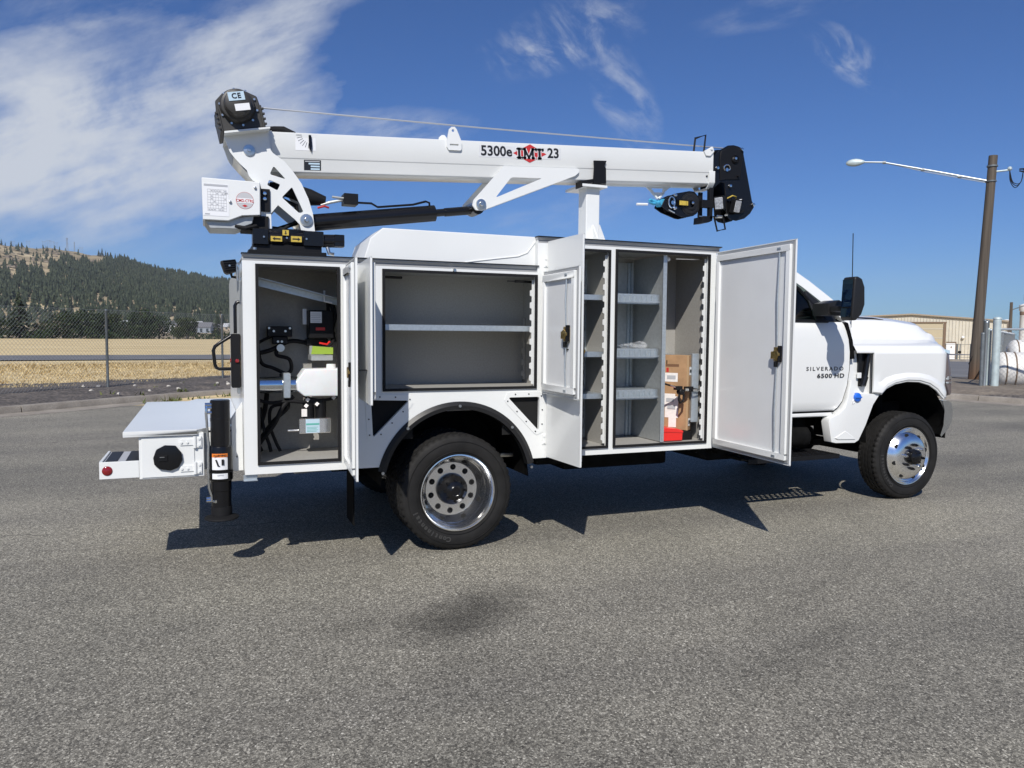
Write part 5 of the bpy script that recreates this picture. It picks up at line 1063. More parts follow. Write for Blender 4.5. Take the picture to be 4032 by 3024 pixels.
# greenhouse
def gp(x, z): return .205 + (z-1.605)*.33
def beam(pts, wd, th):
    m_ = MB(); rows = []
    for (x, z) in pts:
        y = gp(x, z); rows.append([(x-wd/2, y-.004, z-wd*.35), (x+wd/2, y-.004, z+wd*.35), (x+wd/2+.01, y+th, z+wd*.35+.01), (x-wd/2, y+th, z-wd*.35), (x-wd/2, y-.004, z-wd*.35)])
    m_.grid(rows); return m_
both(lambda: beam([(3.66, 1.64), (3.45, 1.80), (3.26, 1.935), (3.05, 2.065), (2.93, 2.13)], .075, .07), 'windscreen_pillar', CABW, smooth=50)
both(lambda: MB().prism([(2.27, 1.60), (2.42, 1.60), (2.40, 2.10), (2.30, 2.12)], .24, .32, 'y'), 'cab_pillar', CABW, bevel=0.01)
m_ = MB(); rows = []
for x, z in ((2.27, 2.06), (2.30, 2.13), (2.40, 2.165), (2.65, 2.18), (2.85, 2.165), (2.98, 2.115)):
    rows.append([(x, .365, z-.07), (x, .385, z-.03), (x, .43, z-.008), (x, .7, z), (x, 1.22, z+.012), (x, 1.74, z), (x, 2.01, z-.008), (x, 2.055, z-.03), (x, 2.075, z-.07)])
m_.grid(rows); part(m_, 'cab_roof', CABW, smooth=50)
m_ = MB(); m_.grid([[(2.275, .26, 1.60), (2.275, 2.18, 1.60)], [(2.285, .36, 2.08), (2.285, 2.08, 2.08)]]); part(m_, 'cab_back_window', GLASS)
m_ = MB(); m_.grid([[(3.62, .27, 1.665), (3.68, .7, 1.67), (3.70, 1.22, 1.67), (3.68, 1.74, 1.67), (3.62, 2.17, 1.665)], [(2.95, .41, 2.11), (2.99, .75, 2.125), (3.0, 1.22, 2.13), (2.99, 1.69, 2.125), (2.95, 2.03, 2.11)]]); part(m_, 'windscreen', GLASS, smooth=60)
def sidegl():
    m_ = MB(); P_ = [(2.42, 1.612), (3.40, 1.612), (3.36, 1.72), (3.20, 1.90), (3.02, 2.035), (2.86, 2.095), (2.42, 2.10)]
    m_.add([(x, gp(x, z)+.012, z) for x, z in P_], [tuple(range(len(P_)))]); return m_
both(sidegl, 'side_window', GLASS, smooth=0)
def frame_():
    m_ = MB(); P_ = [(2.41, 1.615), (2.41, 2.075), (2.85, 2.078), (3.0, 2.022), (3.185, 1.885), (3.35, 1.70), (3.41, 1.615)]
    m_.tube([(x, gp(x, z)+.006, z) for x, z in P_], .014, 6); m_.tube([(2.36, .206, 1.612), (3.42, .206, 1.612)], .013, 6); return m_
both(frame_, 'window_trim', BLKM, smooth=40)
def sail():
    m_ = MB(); P_ = [(3.30, 1.612), (3.52, 1.612), (3.49, 1.69), (3.36, 1.79), (3.255, 1.875), (3.235, 1.868)]
    V_ = [(x, gp(x, z)-.004, z) for x, z in P_]; m_.add(V_ + [(x, y+.02, z) for x, y, z in V_], [tuple(range(6)), tuple(range(6, 12))] + [(i, (i+1) % 6, (i+1) % 6+6, i+6) for i in range(6)]); return m_
both(sail, 'mirror_sail', PLAS, bevel=0.004)
# interior
m_ = MB()
for y in (.70, 1.74): m_.box(2.42, 2.62, y-.24, y+.24, 1.15, 1.80); m_.box(2.44, 2.56, y-.12, y+.12, 1.82, 1.98); m_.box(2.5, 3.0, y-.24, y+.24, 1.02, 1.18)
part(m_, 'seats', SEAT, bevel=0.03, seg=2)
m_ = MB(); m_.prism([(3.25, 1.35), (3.62, 1.35), (3.66, 1.63), (3.42, 1.66), (3.28, 1.58)], .27, 2.17, 'y'); part(m_, 'dashboard', SEAT, bevel=0.02)
m_ = MB(); Mw = Matrix.Translation((3.14, 1.74, 1.60)) @ Matrix.Rotation(RAD(-65), 4, 'Y')
m_.tube([Mw @ Vector((.19*math.cos(RAD(a)), .19*math.sin(RAD(a)), 0)) for a in range(0, 361, 15)], .016, 8); m_.tube([Mw @ Vector((-.19, 0, 0)), Mw @ Vector((.19, 0, 0))], .02, 6); part(m_, 'steering_wheel', BLKM, smooth=50)
# fenders and hood
ARCH = [(3.90, .985), (3.99, .975), (4.05, 1.028), (4.15, 1.066), (4.30, 1.088), (4.45, 1.082), (4.58, 1.052), (4.68, 1.0), (4.74, .945), (4.775, .918), (4.90, .905)]
ZH = [(3.60, 1.675), (4.2, 1.682), (4.45, 1.672), (4.60, 1.650), (4.70, 1.635), (4.78, 1.575), (4.83, 1.49), (4.88, 1.39)]
def hood_side(full=True):
    xs = [3.69, 3.80, 3.895] + [3.90, 3.945, 3.99, 4.02, 4.05, 4.10, 4.15, 4.22, 4.30, 4.38, 4.45, 4.52, 4.58, 4.63, 4.68, 4.71, 4.74, 4.775, 4.80, 4.825, 4.845]
    rows = []
    for x in xs:
        zl = 1.348 if x < 3.90 else lerp_tab(x, ARCH); zh = lerp_tab(x, ZH); cf = 1.0 if x < 4.5 else max(-1.2, 1-(x-4.5)/.14); d = max(0, x-4.74)**2*4.0; rear_ = 0
        zt = 1.425 - max(0, x-4.76)*.35; k = lambda f_: zl + (1.335-zl)*f_
        fl_ = 0.018 if 3.9 < x else 0
        P_ = [(.150-fl_+d, zl), (.138-fl_+d, zl+.012), (.136-fl_*.9+d, k(.14)), (.142+d, k(.30)), (.136+d, k(.6)), (.134+d, max(zl+.002, 1.335)), (.150+d+rear_, max(zl+.02, zt-.055)), (.172+d+rear_, zt-.022), (.205+d+rear_, zt-.004), (.27+d+rear_*.6, zt+.008), (.335+rear_*.3, min(zt+.035, zh-.02)), (.385, max(min(zt+.10, zh-.008), min(zh-.10, zt+.12))), (.435, zh-.045), (.52, zh-.012), (.68, zh+.004*cf), (.95, zh+.018*cf), (1.22, zh+.022*cf)]
        nose = lambda y: x + max(0, x-4.45)/.40*(.16*min(1, max(0, (y-.18)/.35)) + (.06*(y-.5)/.7 if y > .5 else 0))
        rows.append([(nose(y), y, z) for y, z in P_])
    m_ = MB(); m_.grid(rows); return m_
hood = both(hood_side, 'hood_and_fender', CABW, smooth=24)
both(lambda: MB().tube([(x, .140, z) for x, z in ARCH[1:-1]], .011, 8), 'arch_lip', CABW, smooth=50)
both(lambda: MB().tube([(xmax(z)+.005, y+.006, z) for z, y in DZ], .005, 6), 'door_shut_line', CHAS, smooth=50)
both(lambda: MB().tube([(3.905, .150, .99), (3.905, .150, 1.16), (3.900, .148, 1.335)], .004, 6), 'fender_gap', CHAS)
m_ = MB(); m_.tube([(3.87, .44, 1.66), (4.2, .46, 1.655), (4.35, .47, 1.64)], .007, 6); m_.tube([(3.60, .3, 1.655), (3.66, .7, 1.68), (3.70, 1.22, 1.69), (3.66, 1.74, 1.68), (3.60, 2.14, 1.655)], .03, 8); part(m_, 'cowl_trim', BLKM)
# black wedge gap between door and hood, cowl side
both(lambda: MB().prism([(3.585, 1.61), (3.612, 1.60), (3.672, 1.45), (3.702, 1.29), (3.655, 1.285), (3.645, 1.42)], .168, .225, 'y'), 'door_gap', CHAS)
both(lambda: MB().prism([(3.60, .80), (3.655, 1.10), (3.66, 1.30), (3.70, 1.36), (3.96, 1.36), (3.96, .95), (3.70, .80)], .215, .235, 'y'), 'cowl_side', CABW)
both(lambda: MB().prism([(3.765, 1.345), (3.905, 1.345), (3.898, 1.20), (3.84, 1.04), (3.795, 1.045), (3.795, 1.15)], .205, .2135, 'y'), 'hinge_recess', PLAS)
m_ = MB(); m_.cyl((3.875, .185, 1.33), (3.845, .185, 1.12), .024, 10); m_.cyl((3.847, .185, 1.13), (3.82, .185, 1.05), .030, 10); m_.box(3.775, 3.805, .19, .203, 1.17, 1.335); part(m_, 'hood_strut', BLKG)
MB().box(3.765, 3.81, .186, .204, 1.115, 1.165).build('hinge_plate', CABW, TR, bevel=0.004)
# lower valance behind the wheel
val = [(3.455, .565), (3.50, .555), (3.72, .548), (3.765, .57), (3.84, .70), (3.92, .88), (3.995, .972), (3.97, .978), (3.70, .978), (3.66, 1.10), (3.652, 1.10), (3.625, .94), (3.59, .86), (3.53, .812), (3.43, .776), (3.415, .74)]
both(lambda: MB().prism(val, .15, .24, 'y'), 'fender_valance', CABW, bevel=0.016, seg=3, smooth=40)
MB().prism([(3.48, .60), (3.52, .585), (3.72, .578), (3.70, .60), (3.60, .66)], .142, .15, 'y').build('valance_crease', CABW, TR, bevel=0.008)
m_ = MB(); m_.lathe([(0.0001, -.020), (.030, -.020), (.038, -.014), (.040, -.004), (.040, 0.01)], (3.725, .15, .952), 'y', 20); m_.box(3.692, 3.758, .122, .132, .946, .958); dc = part(m_, 'fluid_cap', BLUE, smooth=40)
MB().tube([(3.69, .147, .935), (3.672, .144, .915), (3.675, .144, .895), (3.70, .146, .905)], .0025, 6).build('cap_tether', WHTV, dc)
# wheel wells
wellp = [(4.365 + .50*math.cos(RAD(a)), .62 + .47*math.sin(RAD(a))) for a in range(-10, 191, 10)]
def well():
    m_ = MB(); m_.grid([[(x, .17, z) for x, z in wellp], [(x, .80, z) for x, z in wellp]]); m_.add([(x, .80, z) for x, z in wellp], [tuple(range(len(wellp)))]); return m_
both(well, 'wheel_well', CHAS, smooth=40)
m_ = MB(); m_.box(3.8, 4.75, .60, .72, .62, .85); m_.cyl((4.40, .55, .45), (4.42, .55, 1.02), .035, 10); part(m_, 'suspension', CHAS)
# face of the truck
m_ = MB(); m_.prism([(.24, .93), (2.20, .93), (2.20, 1.30), (2.10, 1.41), (.34, 1.41), (.24, 1.30)], 4.80, 4.955, 'x'); gr = part(m_, 'grille', BLKG)
for k in range(4): MB().box(4.955, 4.985, .42, 2.02, 1.0+k*.10, 1.03+k*.10).build('grille_bar', CHROME, gr, bevel=0.004)
hl = [(4.800, 1.352), (4.850, 1.345), (4.880, 1.20), (4.905, .975), (4.895, .945), (4.868, .942), (4.850, 1.10), (4.82, 1.25)]
heads = both(lambda: MB().prism(hl, .158, .50, 'y'), 'headlight', HEADL, bevel=0.012, seg=2)
both(lambda: MB().prism([(4.848, 1.12), (4.888, 1.13), (4.892, 1.10), (4.850, 1.09)], .152, .3, 'y').box(4.852, 4.894, .153, .3, 1.055, 1.068), 'headlight_bezel', CHROME)
both(lambda: MB().prism([(4.805, 1.372), (4.853, 1.362), (4.852, 1.330), (4.812, 1.338)], .153, .4, 'y'), 'marker_lens', BLUV)
bpts = [(4.835, .895), (4.90, .892), (4.955, .868), (4.975, .80), (4.968, .70), (4.93, .63), (4.84, .555), (4.825, .57), (4.86, .66), (4.868, .80)]
m_ = MB(); rows = []
for y, dx in ((.165, -.035), (.18, -.02), (.25, .02), (.4, .10), (.8, .19), (1.22, .22), (1.64, .19), (2.04, .10), (2.19, .02), (2.26, -.02), (2.275, -.035)): rows.append([(x+dx, y, z) for x, z in bpts + [bpts[0]]])
m_.grid(rows); m_.add([(x-.035, .165, z) for x, z in bpts], [tuple(range(len(bpts)))]); part(m_, 'bumper', CHROME, smooth=40)
# mirrors
def mhouse():
    m_ = MB(); m_.prism([(3.205, 1.64), (3.225, 1.955), (3.255, 1.965), (3.305, 1.945), (3.335, 1.88), (3.342, 1.74), (3.31, 1.66), (3.255, 1.612), (3.215, 1.612)], -.265, -.14, 'y'); return m_
both(mhouse, 'mirror_housing', PLAS, bevel=0.022, seg=3, smooth=60)
def mglass():
    m_ = MB(); m_.add([(3.203, -.255, 1.72), (3.203, -.15, 1.72), (3.214, -.15, 1.94), (3.214, -.255, 1.94)], [(0, 1, 2, 3)]); m_.add([(3.201, -.255, 1.64), (3.201, -.15, 1.64), (3.203, -.15, 1.71), (3.203, -.255, 1.71)], [(0, 1, 2, 3)]); return m_
both(mglass, 'mirror_glass', MIRR, smooth=0)
both(lambda: MB().prism([(3.24, 1.655), (3.42, 1.655), (3.42, 1.76), (3.36, 1.79), (3.24, 1.76)], .02, .20, 'y').box(3.25, 3.34, -.13, .03, 1.685, 1.735), 'mirror_arm', PLAS, bevel=0.012, seg=2)
MB().tube([(3.885, .40, 1.50), (3.88, .40, 2.0), (3.87, .40, 2.415)], .004, 6).build('antenna', BLKM, TR)
# badges
text('door_badge', 'SILVERADO', 0.046, (3.375, .1725, 1.203), GREYV if False else material('badge_dark', (0.07, 0.07, 0.075), 0.3, metal=0.6), cdoor[0], bold=0.0009, space=1.40, sx=1.34)
text('door_badge', '6500', 0.050, (3.372, .1725, 1.142), bpy.data.materials['badge_dark'], cdoor[0], bold=0.0012, space=1.12, sx=1.55)
text('door_badge', 'HD', 0.050, (3.538, .1725, 1.142), bpy.data.materials['badge_dark'], cdoor[0], bold=0.0012, space=1.12, sx=1.5)
MB().box(2.925, 2.945, .1735, .177, 1.315, 1.322).build('lock_cover', BLKM, cdoor[0])

# ================================================================== loose load in the cabinets
bxr = empty('cardboard_box', (1.90, .25, .70), 'tall brown cardboard carton with shipping labels standing in the front cabinet', 'box')
m_ = MB(); m_.prism([(1.795, .26), (1.925, .10), (1.975, .135), (1.975, .30), (1.87, .42)], .735, 1.325, 'z'); m_.build('carton', CARD, bxr, bevel=0.002)
def onface(name, mat, s0, s1, z0, z1, off=.0015, side=0):
    a, b = ((Vector((1.795, .26)), Vector((1.925, .10))), (Vector((1.925, .10)), Vector((1.975, .135))))[side]; d = (b-a); n_ = Vector((d.y, -d.x)).normalized(); 
    if n_.y > 0: n_ = -n_
    p0, p1 = a+d*s0+n_*off, a+d*s1+n_*off
    m_ = MB(); m_.add([(p0.x, p0.y, z0), (p1.x, p1.y, z0), (p1.x, p1.y, z1), (p0.x, p0.y, z1)], [(0, 1, 2, 3)]); return m_.build(name, mat, bxr, smooth=0)
onface('shipping_label', PAPER, .08, .58, 1.115, 1.185); onface('label_print', GREYV, .16, .50, 1.135, 1.165, .003)
onface('shipping_label', PAPER, .10, .62, .83, 1.0); onface('shipping_label', PAPER, .05, .5, .93, 1.02, .004); onface('label_print', GREYV, .20, .52, .90, .925, .006); onface('label_print', GREYV, .15, .45, .955, .985, .006); onface('shipping_label', PAPER, .25, .55, .755, .83)
onface('box_print', BLKV, .12, .16, 1.255, 1.285); onface('box_print', material('box_ink', (0.16, 0.08, 0.04), 0.8), .10, .62, 1.235, 1.255); onface('red_sticker', REDV, .13, .22, 1.19, 1.225)
onface('shipping_label', PAPER, .15, .75, 1.17, 1.235, .0015, 1); onface('label_print', BLKV, .3, .6, 1.19, 1.215, .003, 1); onface('shipping_label', PAPER, .05, .8, .77, .83, .0015, 1); onface('label_print', BLKV, .2, .6, .785, .815, .003, 1)
onface('tape_strip', material('packing_tape', (0.40, 0.27, 0.15), 0.3), .93, 1.0, .735, 1.325, .001)
rb = empty('tool_case', (1.75, .14, .664), 'bright red plastic case on the floor of the front cabinet', 'case')
m_ = MB(); m_.prism([(1.672, .665), (1.852, .665), (1.856, .735), (1.672, .752)], .06, .26, 'y'); m_.build('case_body', REDP, rb, bevel=0.004)
m_ = MB(); m_.prism([(1.668, .735), (1.858, .722), (1.858, .742), (1.80, .760), (1.668, .772)], .055, .265, 'y'); m_.build('case_lid', REDP, rb, bevel=0.005)
m_ = MB(); m_.box(1.845, 1.975, .10, .30, .664, .73); tag(m_.build('black_block', BLKM, None, bevel=0.005), 'low black block under the carton on the cabinet floor', 'block')
st_ = empty('ratchet_strap', (1.83, .07, 1.06), 'black ratchet strap with metal buckle stretched across the carton', 'strap')
MB().tube([(1.655, .078, 1.120), (1.72, .075, 1.100), (1.78, .07, 1.085)], .007, 6).build('webbing', RUB, st_)
MB().tube([(1.93, .075, 1.068), (1.99, .06, 1.058), (2.014, .045, 1.060)], .007, 6).build('webbing', RUB, st_)
m_ = MB(); m_.box(1.775, 1.835, .045, .085, 1.06, 1.09); m_.cyl((1.83, .04, 1.045), (1.83, .09, 1.045), .024, 12); m_.box(1.87, 1.94, .05, .085, 1.045, 1.085); m_.tube([(1.81, .05, 1.03), (1.80, .045, .985), (1.815, .05, .96), (1.845, .05, .975), (1.85, .05, 1.03)], .010, 6); m_.build('ratchet', BLKM, st_, bevel=0.003)
m_ = MB(); m_.tube([(1.735, .065, 1.098), (1.79, .055, 1.075)], .006, 6); m_.cyl((1.925, .04, 1.058), (1.99, .04, 1.056), .006, 8); m_.cyl((1.85, .04, 1.063), (1.88, .04, 1.06), .012, 8); m_.build('buckle', STEEL, st_)
m_ = MB(); r3 = random.Random(5)
for cx2, cy2, a_, b_ in ((1.48, .22, .10, .022), (1.545, .20, .05, .03)):
    k0 = len(m_.v); m_.ball((0, 0, 0), 1.0, 7)
    for i in range(k0, len(m_.v)):
        v = m_.v[i]; n_ = 1 + r3.uniform(-.3, .3); m_.v[i] = Vector((cx2 + v.x*a_*n_, cy2 + v.y*.09*n_, 1.379 + max(0, (v.z+.6)*b_*n_)))
tag(m_.build('plastic_bag', BAG, None, smooth=20), 'crumpled clear plastic bag on the second shelf of the front cabinet', 'bag')
# ================================================================== BACKGROUND
def cat3(pts, n=6):
    P = [Vector(pts[0])] + [Vector(p) for p in pts] + [Vector(pts[-1])]; q = []
    for i in range(1, len(P)-2):
        for k in range(n):
            t = k/n; a, b, c, d = P[i-1], P[i], P[i+1], P[i+2]
            q.append(0.5*((2*b)+(c-a)*t+(2*a-5*b+4*c-d)*t*t+(3*b-a-3*c+d)*t**3))
    return q + [P[-1]]
WIRE = material('galvanised_wire', (0.30, 0.32, 0.32), 0.5, metal=0.5)
POSTM = material('weathered_steel_post', (0.17, 0.19, 0.20), 0.55, metal=0.4, var=0.15, vscale=9)
POSTL = material('pale_galvanised_post', (0.50, 0.58, 0.58), 0.55, metal=0.3, var=0.08, vscale=9)
def chain_mesh(a, b, z0, z1, name, parent, pitch=0.09, wr_=0.0019, zb=None):
    a, b = Vector(a), Vector(b); L_ = (b-a).length; d = (b-a)/L_; nrm = Vector((-d.y, d.x, 0)); h = z1-z0; m_ = MB()
    def strand(s0, za, s1, zb_, off):
        p, q = a + d*s0 + Vector((0, 0, za)), a + d*s1 + Vector((0, 0, zb_)); dd = (q-p).normalized(); pr = dd.cross(nrm)*wr_
        c = nrm*off; k = nrm*wr_
        m_.add([p+pr+c, p-pr*.5+k+c, p-pr*.5-k+c, q+pr+c, q-pr*.5+k+c, q-pr*.5-k+c], [(0, 1, 4, 3), (1, 2, 5, 4), (2, 0, 3, 5)])
    n = int((L_+h)/pitch)
    for i in range(n):
        s = i*pitch
        s0, za = (s, 0) if s <= L_ else (L_, s-L_); s1, zb_ = (s-h, h) if s >= h else (0, s)
        if za < h: strand(s0, za+z0, s1, zb_+z0, wr_)
        strand(L_-s0, za+z0, L_-s1, zb_+z0, -wr_)
    return tag(m_.build(name, WIRE, parent, smooth=0), kind='stuff')
# ---- fence along the field
F0 = Vector((-3.71, 15.49, 0)); F1 = Vector((-1.08, 18.76, 0)); FD = (F1-F0)
fpts = [F0 - FD*1.0, F0, F1, F1 + FD*1.0, F1 + FD*1.0 + Vector((4.2, .8, 0)), F1 + FD + Vector((8.4, .6, 0))]
fe = empty('chain_link_fence', F0, 'grey chain link fence on steel posts along the dry field', 'fence')
for p in fpts: 
    MB().lathe([(0.030, 0.05), (0.030, 1.96), (0.034, 1.965), (0.030, 1.995), (0.0001, 2.005)], p, 'z', 10).build('post', POSTM, fe, smooth=40)
for a, b in zip(fpts, fpts[1:]): chain_mesh(a, b, .17, 1.98, 'wire_mesh', fe)
for a, b in zip(fpts, fpts[1:]): MB().tube([a+Vector((0, 0, 1.985)), b+Vector((0, 0, 1.98))], .003, 4).build('tension_wire', WIRE, fe)
# ---- propane yard on the right: fence corner, gate posts, tanks
G0 = Vector((17.95, 9.10, .08))
yf = empty('yard_fence', G0, 'galvanised chain link yard fence in front of the white tanks', 'fence')
def gpost(p, h, r, mat, name='post'): MB().lathe([(r, 0), (r, h-.04), (r*1.12, h-.035), (r*1.05, h-.01), (r*.6, h+.015), (0.0001, h+.02)], p, 'z', 14).build(name, mat, yf, smooth=45)
gpost(G0, 1.95, .095, POSTL, 'terminal_post')
yb = Vector((0.835, 0.55, 0)).normalized(); yr = Vector((0.45, -0.893, 0)).normalized()
for k, (az, r, h, rad, mt) in enumerate(((53.62, 23.9, 1.50, .045, POSTM), (53.70, 24.3, 1.86, .038, POSTM), (53.80, 24.0, 1.80, .030, GALV), (53.86, 24.4, 1.84, .034, POSTM), (53.93, 24.2, 1.62, .030, POSTL), (54.02, 24.5, 1.60, .034, GALV))):
    gpost(polar(az, r, .12), h, rad, mt, 'gate_post')
for k in range(1, 14): gpost(G0 + yb*(1.25*k), 1.62, .036, GALVD)
for k in range(1, 5): gpost(G0 + yr*(2.6*k), 1.66, .032, GALV)
chain_mesh(G0, G0 + yb*15.6, .05, 1.55, 'wire_mesh', yf, .13, .003); chain_mesh(G0, G0 + yr*8, .05, 1.70, 'wire_mesh', yf, .11, .0022)
MB().tube([G0+Vector((0, 0, 1.64)), G0+yr*9+Vector((0, 0, 1.64))], .028, 8).build('top_rail', GALV, yf); MB().tube([G0+Vector((0, 0, 1.58)), G0+yb*15.6+Vector((0, 0, 1.56))], .024, 8).build('top_rail', GALV, yf)
MB().tube([G0+yr*.5+Vector((.1, 0, .06)), G0+yr*3.4+Vector((.1, 0, .75))], .018, 6).build('brace_rod', POSTM, yf)
def tank(name, c, d, r, L_, mat, label):
    d = Vector(d).normalized(); e_ = empty(name, (c[0], c[1], .08), label, 'tank'); prof = []
    prof = [(max(1e-4, r*math.sin(RAD(a))), -r*.55*math.cos(RAD(a))) for a in range(0, 91, 10)] + [(r, L_)] + [(max(1e-4, r*math.sin(RAD(a))), L_ - r*.55*math.cos(RAD(a))) for a in range(100, 181, 10)]
    Mx = frame_m(c, d, (0, 0, 1)); m_ = MB(); m_.lathe(prof, (0, 0, 0), 'x', 36); m_.xf(Mx).build('shell', mat, e_, smooth=45)
    for s_ in (.02, .25): 
        m_ = MB(); m_.lathe([(r+.002, s_-.02), (r+.012, s_-.012), (r+.012, s_+.012), (r+.002, s_+.02)], (0, 0, 0), 'x', 36); m_.xf(Mx).build('weld_band', BROWN, e_, smooth=45)
    for s_ in (.5, L_-.5):
        m_ = MB(); m_.box(s_-.10, s_+.10, -r*.72, r*.72, -c[2]+.07, -r*.55); m_.xf(Mx).build('saddle', CONC, e_)
    m_ = MB(); m_.cyl((L_*.4, 0, r-.02), (L_*.4, 0, r+.10), .12, 14); m_.xf(Mx).build('valve_dome', mat, e_)
T0 = G0 + Vector((1.05, -.42, 0))
TA = polar(54.75, 25.4, .60)
tank('storage_tank', TA, (0.72, -0.69, 0), .50, 4.2, TANKW, 'large white rust stained tank lying nearest behind the yard fence')
tank('storage_tank', polar(54.55, 26.6, .50), (0.80, -0.60, 0), .40, 4.0, POSTL, 'pale blue tank end showing between the fence posts')
tank('storage_tank', polar(55.35, 27.6, 1.02), (0.75, -0.66, 0), .42, 4.0, TANKW, 'white tank resting higher behind the rust stained one')
m_ = MB(); m_.ball((G0.x+.95, G0.y-.95, .12), .22, 6, (1.3, 1, .22)); tag(m_.build('concrete_pad', STONE, None, smooth=60), 'small pale concrete pad at the foot of the yard fence', 'pad')
m_ = MB(); m_.box(-2.0, 2.0, -.04, .04, 0, 1.3); m_.xf(frame_m(G0 + yb*9 + yr*3.5, (0.45, -0.893, 0), (-.893*-1, .45, 0)) if False else Matrix.Translation(G0 + yb*8 + yr*5) @ Matrix.Rotation(RAD(-63), 4, 'Z')); tag(m_.build('steel_bin', GALVD, None, bevel=.01), 'grey steel bin side standing behind the tanks in the yard', 'bin')
# ---- wooden street light pole
PP = polar(53.2, 28.5, 0)
lean = Vector((0.10, -0.135, 0))
sp_ = empty('street_light', PP, 'tall weathered wooden pole with a long arm street light', 'street light')
ptop = Vector((21.37, 11.95, 7.17)); pbot = Vector((PP.x, PP.y, .0))
MB().tube([pbot + (ptop-pbot)*t for t in (0, .25, .5, .75, 1)], [.165, .155, .143, .133, .125], 18).build('pole', POLE, sp_, smooth=50)
ad = (Vector((18.66, 15.12, 0)) - Vector((21.33, 12.01, 0))).normalized()
a0 = pbot + (ptop-pbot)*.885; a1 = Vector((19.40, 14.34, 7.27)); a2 = Vector((19.02, 14.77, 7.33))
MB().tube([a0 - ad*.1, a0 + (a1-a0)*.5 + Vector((0, 0, .02)), a1, a2], [.040, .036, .030, .028], 10).build('arm', GALV, sp_, smooth=50)
MB().tube([a0 - ad*.1 + Vector((0, 0, -.06)), a0 + (a1-a0)*.6 + Vector((0, 0, -.05)), a1], .014, 6).build('brace', GALV, sp_, smooth=50)
for t in (.28, .62, .99): MB().cyl(a0+(a1-a0)*t-ad*.05, a0+(a1-a0)*t+ad*.05, .05, 8).build('clamp', WIRE, sp_)
m_ = MB(); m_.ball((0, 0, 0), 1, 8, (.30, .13, .085))
for v in m_.v: v.z = max(v.z, -.028); v.y *= 1.0 - .25*max(0, v.x/.30)
m_.xf(frame_m(a2 + ad*.27 + Vector((0, 0, .01)), -ad, (0, 0, 1)) @ Matrix.Rotation(0, 4, 'X')); m_.build('lamp_head', POSTL, sp_, smooth=60)
m_ = MB(); m_.cyl(a2 + ad*.3 + Vector((0, 0, .07)), a2 + ad*.3 + Vector((0, 0, .12)), .04, 8); m_.build('photocell', WIRE, sp_)
b_ = pbot + (ptop-pbot)*.93
for t, hh in ((.89, .02), (.955, .025)): 
    q_ = pbot + (ptop-pbot)*t; MB().cyl(q_-Vector((0, 0, hh)), q_+Vector((0, 0, hh)), .155, 16).build('band', POSTM, sp_)
m_ = MB(); m_.cyl(b_, b_ + Vector((.30, -.36, .02)), .03, 8); m_.ball(b_ + Vector((.30, -.36, .06)), .07, 5); m_.build('insulator', POSTL, sp_)
MB().tube([pbot + Vector((-.17, -.06, .9)), pbot+Vector((-.19, .05, .65)), pbot+Vector((0.0, -.2, 1.2))], .010, 6).build('pole_strap', RUB, sp_)
wb = b_ + Vector((.30, -.36, .02))
for k, (dst, sag, lab) in enumerate(((Vector((14, -16.5, .6)), .5, 'dark overhead cable leaving the street light pole level to the right'), (Vector((14, -17, -6.2)), .9, 'dark overhead cable sloping down from the street light pole'))):
    pts = [wb + Vector((0.15, -.2, -.05*k)) + dst*t - Vector((0, 0, 4*sag*t*(1-t)*.4)) for t in [i/10 for i in range(11)]]
    tag(MB().tube(pts, .022, 6).build('overhead_cable', RUB, None, smooth=60), lab, 'cable')
m_ = MB()
for k in range(3): m_.tube(cat3([wb, wb+Vector((-.02+.05*k, -.05, -.35)), wb+Vector((.12, -.12-.04*k, -.55+.05*k)), wb+Vector((.2, -.25, -.35)), wb+Vector((.22, -.28, 0))]), .012, 6)
m_.build('cable_loop', RUB, sp_, smooth=60)
# ---- warehouse
WH = empty('warehouse', rp(97, 0, -.95), 'long beige metal warehouse with a wide door opening across the road', 'warehouse')
wa, wb_ = 44.6, 54.95
def wp(az, z): 
    # front wall runs square to the view axis of the road
    s_ = 97/math.cos(RAD(az-52)); return Vector((CAM.x + s_*math.sin(RAD(az)), CAM.y + s_*math.cos(RAD(az)), z))
def wz(el, az): return 1.4765 + 97/math.cos(RAD(az-52))*math.tan(RAD(el))
def wall_quad(m_, az0, az1, zb0, zb1, zt0, zt1, off=0.0):
    o_ = -D52*off; m_.add([wp(az0, zb0)+o_, wp(az1, zb1)+o_, wp(az1, zt1)+o_, wp(az0, zt0)+o_], [(0, 1, 2, 3)]); return m_
zbW = wz(-1.44, 52.4)
ridge = [(40, .98), (44.6, 1.25), (49.55, 1.50), (51.5, 1.33), (54.95, 1.04)]
P_ = [wp(a, wz(e, a)) for a, e in ridge]; base_ = [wp(a, zbW-.2) for a, e in ridge]
m_ = MB(); m_.grid([base_, P_, [p + D52*22 for p in P_]]); m_.grid([[base_[-1], P_[-1]], [base_[-1]+D52*22, P_[-1]+D52*22]]); m_.build('wall', BEIGE, WH, smooth=0)
m_ = MB(); m_.grid([[p - D52*.25 + Vector((0, 0, .02)) for p in P_], [p - D52*.25 + Vector((0, 0, .18)) for p in P_], [p + D52*22 + Vector((0, 0, .18)) for p in P_]]); m_.build('roof_edge', ROOFM, WH, smooth=0)
m_ = MB(); az = 41.0
while az < 54.9:
    top = wz(lerp_tab(az, ridge), az)
    p, q = wp(az, zbW-.1), wp(az, top); m_.add([p - D52p*.04, p - D52*.07, p + D52p*.04, q - D52p*.04, q - D52*.07, q + D52p*.04], [(0, 1, 4, 3), (1, 2, 5, 4)]); az += .185
tag(m_.build('wall_ribs', BEIGE, WH, smooth=0), kind='stuff')
